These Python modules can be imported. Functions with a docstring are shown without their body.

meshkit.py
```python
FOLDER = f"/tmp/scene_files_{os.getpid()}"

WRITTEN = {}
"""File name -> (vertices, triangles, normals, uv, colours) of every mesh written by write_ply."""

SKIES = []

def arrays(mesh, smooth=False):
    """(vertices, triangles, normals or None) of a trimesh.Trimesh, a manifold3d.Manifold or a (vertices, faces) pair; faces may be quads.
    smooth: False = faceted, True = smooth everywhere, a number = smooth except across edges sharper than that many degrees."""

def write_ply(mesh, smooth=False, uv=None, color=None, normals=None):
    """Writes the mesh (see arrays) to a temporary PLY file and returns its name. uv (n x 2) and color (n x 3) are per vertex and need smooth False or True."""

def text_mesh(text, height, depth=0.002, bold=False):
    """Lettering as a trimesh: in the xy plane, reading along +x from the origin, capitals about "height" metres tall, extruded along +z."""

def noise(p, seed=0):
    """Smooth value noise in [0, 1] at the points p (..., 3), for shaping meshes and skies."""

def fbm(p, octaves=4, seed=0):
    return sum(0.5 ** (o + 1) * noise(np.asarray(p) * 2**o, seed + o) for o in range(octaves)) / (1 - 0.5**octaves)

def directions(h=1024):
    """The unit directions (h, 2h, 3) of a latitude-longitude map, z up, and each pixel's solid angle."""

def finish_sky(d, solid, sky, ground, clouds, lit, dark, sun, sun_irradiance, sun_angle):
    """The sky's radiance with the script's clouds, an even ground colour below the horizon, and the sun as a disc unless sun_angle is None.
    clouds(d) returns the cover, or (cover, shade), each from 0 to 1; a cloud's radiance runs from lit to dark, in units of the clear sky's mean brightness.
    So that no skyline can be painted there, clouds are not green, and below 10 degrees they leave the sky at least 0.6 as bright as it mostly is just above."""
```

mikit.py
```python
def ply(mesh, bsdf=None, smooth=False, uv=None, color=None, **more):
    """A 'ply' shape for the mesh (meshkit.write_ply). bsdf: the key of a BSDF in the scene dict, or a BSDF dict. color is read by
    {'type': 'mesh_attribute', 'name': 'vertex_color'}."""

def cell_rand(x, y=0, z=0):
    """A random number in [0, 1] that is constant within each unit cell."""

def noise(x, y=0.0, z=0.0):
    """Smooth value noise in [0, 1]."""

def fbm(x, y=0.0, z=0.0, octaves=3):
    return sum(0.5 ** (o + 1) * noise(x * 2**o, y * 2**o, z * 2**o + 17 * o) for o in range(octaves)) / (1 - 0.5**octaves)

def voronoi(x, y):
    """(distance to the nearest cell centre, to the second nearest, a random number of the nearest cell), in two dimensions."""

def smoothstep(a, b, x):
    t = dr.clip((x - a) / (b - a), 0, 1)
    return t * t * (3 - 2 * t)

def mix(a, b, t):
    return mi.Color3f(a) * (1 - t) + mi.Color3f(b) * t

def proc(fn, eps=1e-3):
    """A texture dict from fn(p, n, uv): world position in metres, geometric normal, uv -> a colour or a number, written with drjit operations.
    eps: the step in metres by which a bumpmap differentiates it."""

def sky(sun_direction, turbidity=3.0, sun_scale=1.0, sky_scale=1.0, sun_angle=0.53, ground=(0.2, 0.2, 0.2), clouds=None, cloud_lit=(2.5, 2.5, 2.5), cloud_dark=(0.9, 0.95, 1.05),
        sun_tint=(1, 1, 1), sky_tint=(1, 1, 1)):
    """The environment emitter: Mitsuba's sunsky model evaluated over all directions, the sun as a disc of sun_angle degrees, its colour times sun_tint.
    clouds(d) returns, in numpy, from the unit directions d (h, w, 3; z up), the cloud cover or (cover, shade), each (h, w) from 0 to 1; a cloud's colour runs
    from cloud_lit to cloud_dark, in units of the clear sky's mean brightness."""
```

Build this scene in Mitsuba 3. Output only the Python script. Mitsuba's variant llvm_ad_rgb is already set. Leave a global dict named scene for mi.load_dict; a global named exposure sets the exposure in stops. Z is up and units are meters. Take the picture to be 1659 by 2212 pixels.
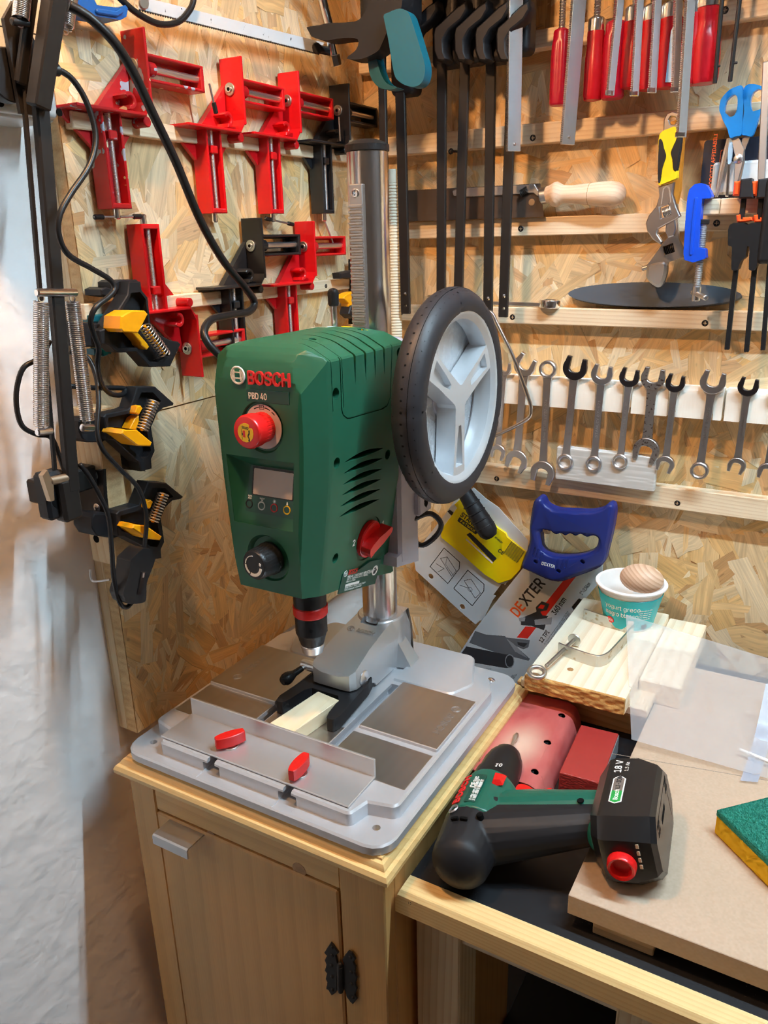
import math, random, numpy as np, trimesh, manifold3d as m3, drjit as dr, mitsuba as mi, mikit, meshkit
from shapely.geometry import Polygon, LineString, Point, box as sbox
from shapely import affinity, union_all
from mikit import proc, noise, fbm, cell_rand, smoothstep, mix
T = mi.ScalarTransform4f
scene, labels = {}, {}
A = np.array
# ------------------------------------------------------------------ camera, exposure, lights
# origin: left-handed corner region of the cabinet top; z = 0 is the cabinet top, x runs along the right wall, y into the left wall
EYE, YAW, PITCH, ROLL, FPX, IW, IH = A([0, 0, .555]), -.528972, .330681, .0256365, 1714., 1659, 2212
_f = A([math.sin(YAW)*math.cos(PITCH), math.cos(YAW)*math.cos(PITCH), -math.sin(PITCH)])
_r = A([math.cos(YAW), -math.sin(YAW), 0]); _d = np.cross(_f, _r)
_r, _d = math.cos(ROLL)*_r + math.sin(ROLL)*_d, -math.sin(ROLL)*_r + math.cos(ROLL)*_d
scene['camera'] = {'type': 'perspective', 'fov': 2*math.degrees(math.atan(IW/2/FPX)), 'fov_axis': 'x', 'near_clip': .01,
                   'to_world': T().look_at(origin=EYE.tolist(), target=(EYE+_f).tolist(), up=(-_d).tolist())}
exposure = 0.48
COOL, WARM, ROOMLAMP = 240.0, 470.0, 2.6
XW, YW = -.69, 1.15            # faces of the left and the right chipboard wall
FLOOR, CEIL = -.86, 1.6
# ------------------------------------------------------------------ helpers
def px(x, y, ax, val):
    """the point of the plane ax = val that the photograph shows at pixel x, y"""
    d = _r*(x-IW/2)/FPX + _d*(y-IH/2)/FPX + _f
    return EYE + d*(val-EYE[ax])/d[ax]
def PR(pts, y=YW): return [tuple(px(a, b, 1, y)[[0, 2]]) for a, b in pts]      # right wall: (x, z)
def PL(pts, x=XW): return [tuple(px(a, b, 0, x)[[1, 2]]) for a, b in pts]      # left wall: (y, z)
def PT(pts, z=0.): return [tuple(px(a, b, 2, z)[[0, 1]]) for a, b in pts]      # level: (x, y)
class Fr:
    def __init__(s, o, u, v, w=None):
        s.o, s.u, s.v = A(o, float), A(u, float), A(v, float)
        s.u = s.u/np.linalg.norm(s.u)
        s.v = s.v - s.u*(s.v@s.u); s.v = s.v/np.linalg.norm(s.v)
        s.w = np.cross(s.u, s.v) if w is None else A(w, float)
    def __call__(s, m):
        v, f = m; v = A(v, float)
        return s.o + v[:, :1]*s.u + v[:, 1:2]*s.v + v[:, 2:]*s.w, f
    def p(s, a, b, c=0.): return s.o + a*s.u + b*s.v + c*s.w
    def rot(s, a, o=(0, 0, 0)):
        c, n = math.cos(a), math.sin(a)
        return Fr(s.p(*o), c*s.u + n*s.v, -n*s.u + c*s.v)
def RW(y=YW, x=0, z=0): return Fr((x, y, z), (1, 0, 0), (0, 0, 1))             # u=x, v=z, w=-y (out of the right wall)
def LW(x=XW, y=0, z=0): return Fr((x, y, z), (0, 1, 0), (0, 0, 1))             # u=y, v=z, w=+x (out of the left wall)
def TP(z=0., x=0, y=0): return Fr((x, y, z), (1, 0, 0), (0, 1, 0))
def cat(*ms):
    vs, fs, n = [], [], 0
    for v, f in ms:
        vs.append(A(v, float)); fs.append(A(f)+n); n += len(v)
    return np.vstack(vs), np.vstack(fs)
def man(v, f):
    q = m3.Manifold(m3.Mesh(A(v, np.float32), A(f, np.uint32)))
    return q if q.volume() >= 0 else m3.Manifold(m3.Mesh(A(v, np.float32), A(f, np.uint32)[:, ::-1].copy()))
def arr(m):
    if isinstance(m, m3.Manifold):
        q = m.to_mesh(); return A(q.vert_properties[:, :3], float), A(q.tri_verts, int)
    if isinstance(m, trimesh.Trimesh): return A(m.vertices), A(m.faces)
    return m
def hull(pts): return arr(m3.Manifold.hull_points(A(pts, float)))
def box(x0, x1, y0, y1, z0, z1, b=.001):
    b = min(b, abs(x1-x0)*.45, abs(y1-y0)*.45, abs(z1-z0)*.45); P = []
    for x, sx in ((x0, 1), (x1, -1)):
        for y, sy in ((y0, 1), (y1, -1)):
            for z, sz in ((z0, 1), (z1, -1)):
                P += [(x, y+sy*b, z+sz*b), (x+sx*b, y, z+sz*b), (x+sx*b, y+sy*b, z)]
    return hull(P)
def rbox(x0, x1, y0, y1, z0, z1, r, n=4):
    """box with round edges"""
    s = trimesh.creation.icosphere(subdivisions=2, radius=r).vertices; P = []
    for x in (x0+r, x1-r):
        for y in (y0+r, y1-r):
            for z in (z0+r, z1-r): P.append(s+A([x, y, z]))
    return hull(np.vstack(P))
def basis(d):
    d = A(d, float)/np.linalg.norm(d); a = np.cross(d, [0, 0, 1] if abs(d[2]) < .9 else [1, 0, 0]); a /= np.linalg.norm(a)
    return a, np.cross(d, a), d
def lathe(prof, p, d, n=24, ru=None):
    """profile [(r, z)...] spun about the axis through p along d; open ends are closed"""
    a, b, d = basis(d) if ru is None else (A(ru, float), np.cross(d, ru), A(d, float)/np.linalg.norm(d))
    t = np.arange(n)*2*math.pi/n; V = []; k = len(prof)
    for r, z in prof:
        r = max(r, 1e-6); V.append(A(p)+z*d+r*(np.cos(t)[:, None]*a+np.sin(t)[:, None]*b))
    F = []
    for i in range(k-1):
        for j in range(n):
            q = (j+1) % n; F += [(i*n+j, i*n+q, i*n+n+q), (i*n+j, i*n+n+q, i*n+n+j)]
    V = np.vstack(V+[A([A(p)+prof[0][1]*d, A(p)+prof[-1][1]*d])]); c0, c1 = k*n, k*n+1
    for j in range(n):
        q = (j+1) % n; F += [(c0, q, j), (c1, (k-1)*n+j, (k-1)*n+q)]
    return V, A(F)
def cyl(p0, p1, r, r1=None, n=20, b=None):
    p0, p1 = A(p0, float), A(p1, float); L = np.linalg.norm(p1-p0); r1 = r if r1 is None else r1
    b = min(.001, r*.3, L*.2) if b is None else b
    return lathe([(r-b, 0), (r, b), (r1, L-b), (r1-b, L)], p0, p1-p0, n)
def ring(p, d, R, r, n=40, k=12, th=None, sx=1.):
    """a torus"""
    a, b, d = basis(d); V = []; F = []
    for i in range(n):
        t = 2*math.pi*i/n; c = math.cos(t)*a+math.sin(t)*b
        for j in range(k):
            s = 2*math.pi*j/k; V.append(A(p)+c*(R+r*math.cos(s))+d*r*sx*math.sin(s))
    for i in range(n):
        for j in range(k):
            x, y = (i+1) % n, (j+1) % k; F += [(i*k+j, x*k+j, x*k+y), (i*k+j, x*k+y, i*k+y)]
    return A(V), A(F)
def spline(pts, n=8):
    p = A(pts, float); p = np.vstack([2*p[0]-p[1], p, 2*p[-1]-p[-2]]); out = []
    for i in range(1, len(p)-2):
        for t in np.arange(n)/n:
            a, b, c, d = p[i-1:i+3]
            out.append(.5*((2*b)+(-a+c)*t+(2*a-5*b+4*c-d)*t*t+(-a+3*b-3*c+d)*t**3))
    return A(out+[p[-2]])
def tube(pts, r, k=10, n=0, cap=True, flat=None):
    """pipe along pts (n > 0: smoothed first); r one number or one per point"""
    p = spline(pts, n) if n else A(pts, float)
    r = np.broadcast_to(np.interp(np.linspace(0, 1, len(p)), np.linspace(0, 1, np.size(r)), np.atleast_1d(r)) if np.size(r) > 1 else r, (len(p),))
    t = np.gradient(p, axis=0); t /= np.linalg.norm(t, axis=1, keepdims=True)+1e-12
    a = basis(t[0])[0]; V = []
    for i in range(len(p)):
        a = a-t[i]*(a@t[i]); a /= np.linalg.norm(a); b = np.cross(t[i], a)
        for j in range(k):
            s = 2*math.pi*j/k; V.append(p[i]+r[i]*(math.cos(s)*a+math.sin(s)*b*(flat or 1)))
    F = []
    for i in range(len(p)-1):
        for j in range(k):
            q = (j+1) % k; F += [(i*k+j, i*k+q, i*k+k+q), (i*k+j, i*k+k+q, i*k+k+j)]
    if cap:
        m = len(p)*k; V += [p[0], p[-1]]
        for j in range(k):
            q = (j+1) % k; F += [(m, q, j), (m+1, m-k+j, m-k+q)]
    return A(V), A(F)
def coil(p0, p1, R, r, turns, seg=14, k=6):
    a, b, d = basis(A(p1)-A(p0)); L = np.linalg.norm(A(p1)-A(p0)); n = int(turns*seg)
    t = np.arange(n+1)/n
    return tube(A(p0)+(t*L)[:, None]*d+R*(np.cos(t*turns*2*math.pi)[:, None]*a+np.sin(t*turns*2*math.pi)[:, None]*b), r, k)
def thread(p0, p1, r, pitch=.0011, n=12):
    """a threaded rod: one ring groove per turn"""
    L = np.linalg.norm(A(p1)-A(p0)); k = max(3, int(L/pitch)); prof = [(r*.8, 0)]
    for i in range(k): prof += [(r, (i+.35)*L/k), (r, (i+.55)*L/k), (r*.8, (i+.9)*L/k)]
    return lathe(prof, p0, A(p1)-A(p0), n)
def ballon(p, r, sc=(1, 1, 1), n=3):
    s = trimesh.creation.icosphere(subdivisions=n, radius=r); return s.vertices*A(sc)+A(p), s.faces
def _inset(P, b):
    P = A(P); n = len(P); a = np.roll(P, 1, 0); c = np.roll(P, -1, 0)
    e0 = (P-a)/np.linalg.norm(P-a, axis=1, keepdims=True); e1 = (c-P)/np.linalg.norm(c-P, axis=1, keepdims=True)
    n0 = np.stack([-e0[:, 1], e0[:, 0]], 1); n1 = np.stack([-e1[:, 1], e1[:, 0]], 1)
    m = n0+n1; s = (m*m).sum(1, keepdims=True)/2
    return P+b*m/np.maximum(s, .35)
def ext(poly, w0, w1, fr=None, b=0., back=False):
    """a polygon (shapely, or a list of points) pushed from w0 to w1 in the frame, with a bevel of b at w1"""
    if not isinstance(poly, (Polygon,)) and hasattr(poly, 'geoms'): return cat(*[ext(g, w0, w1, fr, b, back) for g in poly.geoms])
    if not isinstance(poly, Polygon): poly = Polygon(poly)
    if not poly.is_valid:
        poly = poly.buffer(0)
        if hasattr(poly, 'geoms'): return cat(*[ext(g, w0, w1, fr, b, back) for g in poly.geoms])
    poly = poly.simplify(1e-5)
    from shapely.geometry.polygon import orient
    poly = orient(poly, 1.)
    rings = [A(q.coords)[:-1] for q in [poly.exterior]+list(poly.interiors)]
    ins = [_inset(q, b) for q in rings] if b else rings
    if b and not Polygon(ins[0], ins[1:]).is_valid: ins, b = rings, 0
    cap = Polygon(rings[0], rings[1:]) if not b else None
    def tri(rs):
        v, f = trimesh.creation.triangulate_polygon(Polygon(rs[0], rs[1:]), engine='earcut'); return A(v), A(f)
    lev = [(rings, w0), (rings, w1-b if w1 > w0 else w1+b)]+([(ins, w1)] if b else [])
    if back and b: lev = [(ins, w0), (rings, w0+b)]+lev[1:]
    V, F, n = [], [], 0
    for (ra, wa), (rb, wb) in zip(lev[:-1], lev[1:]):
        for qa, qb in zip(ra, rb):
            k = len(qa); V += [np.c_[qa, np.full(k, wa)], np.c_[qb, np.full(k, wb)]]
            i = np.arange(k); j = (i+1) % k
            F += [np.c_[n+i, n+j, n+k+j], np.c_[n+i, n+k+j, n+k+i]]; n += 2*k
    for rs, w, flip in ((lev[0][0], w0, 1), (lev[-1][0], w1, 0)):
        v, f = tri(rs); V.append(np.c_[v, np.full(len(v), w)]); F.append((f[:, ::-1] if flip else f)+n); n += len(v)
    V, F = np.vstack(V), np.vstack(F)
    if w1 < w0: F = F[:, ::-1]
    m = trimesh.Trimesh(V, F, process=False); m.merge_vertices()
    out = (A(m.vertices), A(m.faces))
    if fr is None: return out
    v_, f_ = fr(out); return (v_, f_[:, ::-1]) if np.dot(np.cross(fr.u, fr.v), fr.w) < 0 else (v_, f_)
def txt(s, h, fr, dep=.0006, bold=False, cen=False, wid=None):
    v, f = arr(meshkit.text_mesh(s, h, dep, bold))
    if wid: v = v*A([wid/(v[:, 0].max()), 1, 1])
    if cen: v = v-A([(v[:, 0].max()+v[:, 0].min())/2, h/2, 0])
    return fr((v, f))
def prof2(a, b, r=.0): return Polygon(a)
def rpoly(pts, r, q=4):
    """polygon with rounded corners"""
    P = Polygon(pts); return P.buffer(-r, quad_segs=q).buffer(r, quad_segs=q) if r else P
def rrect(x0, x1, y0, y1, r): return rpoly([(x0, y0), (x1, y0), (x1, y1), (x0, y1)], r)
def smoothpoly(pts, n=5):
    p = A(pts, float); q = np.vstack([p[-2:], p, p[:2]]); return Polygon(spline(q, n)[2*n:-2*n-1])
def keyof(base):
    if base not in scene and base not in labels: return base
    i = 1
    while f'{base}_{i:03d}' in scene or f'{base}_{i:03d}' in labels: i += 1
    return f'{base}_{i:03d}'
def thing(name, label, cat_, group=None, kind=None):
    k = keyof(name); labels[k] = {'label': label, 'category': cat_}
    if group: labels[k]['group'] = group
    if kind: labels[k]['kind'] = kind
    return k
def part(parent, name, mesh, bsdf, smooth=35, label=None, kind=None, **kw):
    k = keyof(parent+'__'+name)
    scene[k] = mikit.ply(arr(mesh), bsdf, smooth=smooth, **kw)
    if label or kind: labels[k] = {}
    if label: labels[k]['label'] = label
    if kind: labels[k]['kind'] = kind
    return k
def one(name, mesh, bsdf, label, cat_, group=None, kind=None, smooth=35, **kw):
    k = thing(name, label, cat_, group, kind); scene[k] = mikit.ply(arr(mesh), bsdf, smooth=smooth, **kw); return k
def struct(name, mesh, bsdf, smooth=35, label=None, **kw):
    scene[name] = mikit.ply(arr(mesh), bsdf, smooth=smooth, **kw); labels[name] = {'kind': 'structure'}
    if label: labels[name]['label'] = label
    return name
# ------------------------------------------------------------------ materials
def M(name, color, rough=.5, metal=0., bump=None, bs=.001, spec=.5, **kw):
    c = color if isinstance(color, dict) else {'type': 'rgb', 'value': list(color)}
    d = {'type': 'principled', 'base_color': c, 'roughness': rough, 'metallic': metal, **kw}
    if not metal: d['specular'] = spec
    if bump is not None: d = {'type': 'bumpmap', 'arbitrary': proc(bump), 'scale': bs, 'bsdf': d}
    scene[name] = {'type': 'twosided', 'bsdf': d}
def woodfn(ax, c0, c1, freq=160., seed=0., knots=True, contrast=1.):
    def fn(p, n, uv):
        q = [p.x, p.y, p.z]; L = q[ax]; a, b = q[(ax+1) % 3], q[(ax+2) % 3]
        wob = noise(L*2.2+seed, a*9, b*9)*.018+noise(L*9+seed, a*40, b*40)*.0025
        r = (a*.8+b+wob*1.6)*freq
        s = r-dr.floor(r); line = smoothstep(.35, .95, s)*(1-smoothstep(.95, 1., s))
        fine = noise(L*30+seed, a*1400, b*1400)
        t = dr.clip(line*.75*contrast+(fine-.5)*.35+noise(L*3, a*16+seed, b*16)*.35-.1, 0, 1)
        return mix(c0, c1, t)
    return fn
def rgb(r, g, b): return (r, g, b)
# ------------------------------------------------------------------ material list
def osbfn(p, n, uv):
    i = dr.floor(uv.x); w = uv.x-i; L = uv.y
    r1, r2, r3 = cell_rand(i, 3), cell_rand(i, 7), cell_rand(i, 11)
    c = mix((.62, .43, .22), (.82, .67, .45), r1)
    c = mix(c, (.52, .28, .11), smoothstep(.74, 1., r2)*.85)
    c = mix(c, (.76, .46, .16), smoothstep(.60, .8, r3)*.6)
    g = noise(L*14+i*3.7, w*9+i, 0)*.5+noise(L*45+i*1.3, w*38, 1)*.5
    c = c*(.72+.44*g)*(1-.45*smoothstep(.42, .455, dr.abs(w-.5)))
    return c*(1-.35*smoothstep(.86, .97, noise(L*60+i*9, w*14, 5))*r2)
M('osb', proc(osbfn), .62, spec=.3)
M('osb_core', proc(lambda p, n, uv: mix((.50, .30, .13), (.80, .60, .34), noise(p.x*90, p.y*90, p.z*240)*.6+noise(p.x*700, p.y*700, p.z*700)*.4)), .8, spec=.2)
M('pine_x', proc(woodfn(0, (.80, .66, .47), (.64, .47, .29), 190, 1., contrast=.7)), .55, spec=.35)
M('pine_y', proc(woodfn(1, (.80, .66, .47), (.64, .47, .29), 190, 2., contrast=.7)), .55, spec=.35)
M('pine_z', proc(woodfn(2, (.82, .64, .40), (.68, .47, .25), 120, 3.)), .5, spec=.4)
M('varn_x', proc(woodfn(0, (.74, .45, .17), (.58, .31, .09), 70, 4., contrast=.45)), .33, spec=.5)
M('varn_top', proc(woodfn(0, (.82, .56, .24), (.66, .40, .13), 80, 5., contrast=.45)), .33, spec=.5)
M('varn_z', proc(woodfn(2, (.66, .37, .13), (.52, .26, .08), 45, 6., contrast=.4)), .33, spec=.5)
M('whitewood', proc(lambda p, n, uv: mix((.86, .82, .74), (.78, .70, .58), noise(p.x*60, p.y*60, p.z*9)*.5+noise(p.x*900, p.y*900, p.z*60)*.3)), .6, spec=.3)
M('plaster', (.88, .86, .85), .8, spec=.2, bump=lambda p, n, uv: fbm(p.x*35, p.y*35, p.z*35, 4), bs=.0035)
M('dark_floor', (.12, .10, .09), .7)
M('ceil', (.8, .79, .77), .9)
M('roomwall', (.72, .70, .68), .9)
M('bench_black', proc(lambda p, n, uv: mix((.012, .012, .014), (.16, .10, .06), smoothstep(.62, .9, fbm(p.x*30, p.y*30, p.z*30, 4))*.30+smoothstep(.93, .97, noise(p.x*900, p.y*900, 0))*.5*smoothstep(.45, .7, noise(p.x*22, p.y*22, 3)))), .45, spec=.4)
M('mdf', proc(lambda p, n, uv: mix((.56, .42, .31), (.48, .35, .24), noise(p.x*500, p.y*500, p.z*500)*.6+noise(p.x*14, p.y*14, p.z*14)*.4)), .7, spec=.25)
M('black', (.010, .010, .011), .38, spec=.35)
M('black_soft', (.012, .012, .014), .5, spec=.3)
M('black_gloss', (.008, .008, .009), .12)
M('black_paint', (.014, .0125, .012), .42, spec=.35)
M('hole', (.006, .006, .006), .9, spec=.05)
M('screw_dark', (.03, .026, .025), .35, .6)
M('steel', (.78, .78, .80), .30, 1.)
M('chrome', (.90, .90, .92), .16, 1.)
M('steel_dull', (.60, .60, .61), .42, 1.)
M('galv', (.62, .63, .60), .36, 1.)
M('brass_rust', (.55, .42, .30), .45, 1.)
M('white_plastic', (.86, .86, .84), .35)
M('white_print', (.88, .88, .86), .6)
M('red_print', (.75, .03, .02), .5)
M('black_print', (.015, .015, .018), .6)
# ------------------------------------------------------------------ lamps that light the room
def glow(r, g, b, k): return {'type': 'area', 'radiance': {'type': 'rgb', 'value': [r*k, g*k, b*k]}}
def build_lamps():
    t = thing('tube_lamp', 'white tube lamp over the workbench, above the tools of the right wall', 'lamp')
    part(t, 'housing', box(-.19, .60, .665, .715, 1.166, 1.195, .003), 'white_plastic')
    for y in (.742, .636): part(t, 'shade_side', box(-.20, .61, y-.001, y+.001, 1.096, 1.195, .0004), 'black_soft')
    part(t, 'shade_top', box(-.20, .61, .636, .742, 1.1952, 1.1972, .0004), 'white_plastic')
    k = part(t, 'tube', cyl((-.17, .69, 1.150), (.58, .69, 1.150), .013, n=16), 'white_plastic')
    scene[k]['emitter'] = glow(.62, .85, 1.0, COOL)
    for x in (-.12, .52):
        part(t, 'bracket', box(x, x+.01, .66, YW, 1.195, 1.21), 'white_plastic'); part(t, 'clip', box(x-.01, x+.02, .675, .705, 1.14, 1.17), 'white_plastic')
build_lamps()
def desk_lamp_head(t, p, d):
    # shade, bulb; called by the desk lamp's builder
    a, b, d = basis(d); p = A(p)
    part(t, 'lamp_shade', lathe([(.012, -.10), (.026, -.098), (.030, -.06), (.036, -.05), (.062, .01), (.066, .012), (.064, .010), (.034, -.048), (.02, -.06)], p, d, 32), 'black_paint', label='black cone lamp shade')
    k = part(t, 'bulb', lathe([(.013, -.055), (.014, -.045), (.026, -.022), (.030, -.006), (.026, .008), (.014, .018), (.002, .021)], p, d, 20), 'white_plastic', label='warm glowing bulb')
    scene[k]['emitter'] = glow(1.0, .54, .25, WARM)
def ceiling_lamp(x, y, k):
    t = thing('ceiling_lamp', 'square white ceiling lamp of the room behind the camera', 'lamp')
    part(t, 'frame', box(x-.22, x+.22, y-.22, y+.22, CEIL-.03, CEIL, .004), 'white_plastic')
    q = part(t, 'diffuser', box(x-.2, x+.2, y-.2, y+.2, CEIL-.036, CEIL-.03, .001), 'white_plastic')
    scene[q]['emitter'] = glow(1., .74, .56, k)
ceiling_lamp(1.0, .1, ROOMLAMP)
# ------------------------------------------------------------------ the room
struct('floor', box(-1.0, 2.6, -2.6, 1.3, FLOOR-.05, FLOOR), 'dark_floor')
struct('ceiling', box(-1.0, 2.6, -2.6, 1.3, CEIL, CEIL+.05), 'ceil')
struct('wall_back', box(-1.0, 2.6, -2.65, -2.6, FLOOR, CEIL), 'roomwall')
struct('wall_far', box(2.6, 2.65, -2.6, 1.3, FLOOR, CEIL), 'roomwall')
rng = random.Random(5)
def strands(fr, poly, count, w0, wr, vert=.5, seed=0, big=1.):
    """long thin chips pressed flat into the face of a board: outline, tilt and tone of each chip of its own"""
    R = random.Random(seed); x0, y0, x1, y1 = poly.bounds; V, F, U, n = [], [], [], 0
    for i in range(count):
        cx, cy = R.uniform(x0-.02, x1+.02), R.uniform(y0-.02, y1+.02)
        L = R.uniform(.035, .135)*big; W = R.choice((R.uniform(.006, .018), R.uniform(.014, .046)))*big; a = R.gauss(math.pi/2, .55) if R.random() < vert else R.uniform(0, math.pi)
        k = 4; e = [R.uniform(-.5, .5) for _ in range(4)]
        P = []
        sk = R.uniform(-.3, .3)
        for s, sg in ((0, -1), (1, 1)):
            xs = np.linspace(-1, 1, k) if s == 0 else np.linspace(1, -1, k)
            for t in xs:
                P.append((t*L/2*(1-.18*abs(R.gauss(0, .6))*(abs(t) > .9))+sg*W*sk*(abs(t) > .9), sg*W/2*(1+R.gauss(0, .10))*(1-(.25*R.random() if abs(t) > .9 else 0))))
        P = A(P); c, s_ = math.cos(a), math.sin(a)
        Q = np.c_[cx+P[:, 0]*c-P[:, 1]*s_, cy+P[:, 0]*s_+P[:, 1]*c]
        pg = Polygon(Q)
        if not pg.is_valid: continue
        if not poly.contains(pg):
            pg = pg.intersection(poly)
            if pg.is_empty or pg.geom_type != 'Polygon' or pg.area < 1e-6: continue
            Q = A(pg.exterior.coords)[:-1]
            v, f = trimesh.creation.triangulate_polygon(pg, engine='earcut'); Q = A(v); f = A(f)
        else:
            m = len(Q); f = A([(0, 1, 7), (1, 6, 7), (1, 2, 6), (2, 5, 6), (2, 3, 5), (3, 4, 5)])
        loc = np.c_[(Q[:, 0]-cx)*c+(Q[:, 1]-cy)*s_, -(Q[:, 0]-cx)*s_+(Q[:, 1]-cy)*c]
        w = w0+wr*i/count+loc[:, 0]*R.gauss(0, .0035)+loc[:, 1]*R.gauss(0, .008)
        V.append(np.c_[Q, w]); F.append(f+n); n += len(Q)
        U.append(np.c_[i+.5+np.clip(loc[:, 1]/.04, -.45, .45), loc[:, 0]+.5])
    v, f = fr((np.vstack(V), np.vstack(F)))
    return (v, f), np.vstack(U)
def osb_panel(key, fr, poly, thick, count, seed, vert=.5, label=None, first=True):
    body = ext(poly, -thick, -.0012, fr)
    if first: struct(key, body, 'osb_core', label=label)
    else: part(key, 'panel', body, 'osb_core')
    m, uv = strands(fr, poly.buffer(-.0002), count, -.0012, .0014, vert, seed)
    part(key, 'strands', m, 'osb', smooth=False, kind='stuff', uv=uv)
# right wall
osb_panel('wall_right', RW(YW), sbox(XW+.0005, -.30, .78, 1.30), .016, 6500, 1, .45, 'chipboard wall behind the right-hand tool racks')
# left wall: white plaster, timber frame, two chipboard sheets
struct('wall_left', box(-.78, -.722, -2.6, 1.3, FLOOR, CEIL), 'plaster', label='white plastered wall')
EU = px(150, 420, 0, XW)[1]; EL = px(262, 1340, 0, XW)[1]; SEAM = px(420, 868, 0, XW)[2]
osb_panel('wall_corner', LW(XW), sbox(EU, SEAM+.0008, YW+.001, 1.30), .016, 3000, 2, .4, 'upper chipboard sheet of the left wall')
osb_panel('wall_corner', LW(XW), sbox(EL, -.012, YW+.001, SEAM-.0008), .016, 2800, 3, .3, first=False)
t = 'wall_corner'
part(t, 'stud', box(-.722, XW-.016, EU-.0008, EU+.04, SEAM-.02, 1.3, .001), 'pine_z')
part(t, 'stud', box(-.722, XW-.016, EL-.0008, EL+.03, -.012, SEAM-.02, .001), 'pine_z')

# ------------------------------------------------------------------ battens of the right wall
def screw_head(fr, u, v, w, r=.0042, bsdf='screw_dark'):
    """countersunk cross-head screw with a real cross recess"""
    m = man(*arr(lathe([(r*.2, -.003), (r*.9, -.0006), (r, .0002), (r*.85, .0007), (.0005, .0009)], (0, 0, 0), (0, 0, 1), 14)))
    m -= man(*box(-r*.62, r*.62, -r*.14, r*.14, -.0006, .002, 0)); m -= man(*box(-r*.14, r*.14, -r*.62, r*.62, -.0006, .002, 0))
    v_, f = arr(m); return fr((v_+A([u, v, w]), f))
BD = .020                      # how far the battens stand out
def batten_r(pts_top, pts_bot, label, y0=YW, d=BD, bsdf='pine_x', screws=(), x1=None, x0=None, name='wall_batten'):
    top = PR(pts_top, y0-d); bot = PR(pts_bot, y0-d)
    zt = np.mean([q[1] for q in top]); zb = np.mean([q[1] for q in bot]); xs = [q[0] for q in top+bot]
    x0 = min(xs) if x0 is None else x0; x1 = max(xs) if x1 is None else x1
    k = thing(name, label, 'batten'); fr = RW(y0)
    part(k, 'strip', fr(box(x0, x1, zb, zt, 0, d, .0012)), bsdf)
    for s in screws:
        u, v = PR([s], y0-d)[0]; part(k, 'screw', screw_head(fr, u, v, d), 'screw_dark')
    return zb, zt
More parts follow.
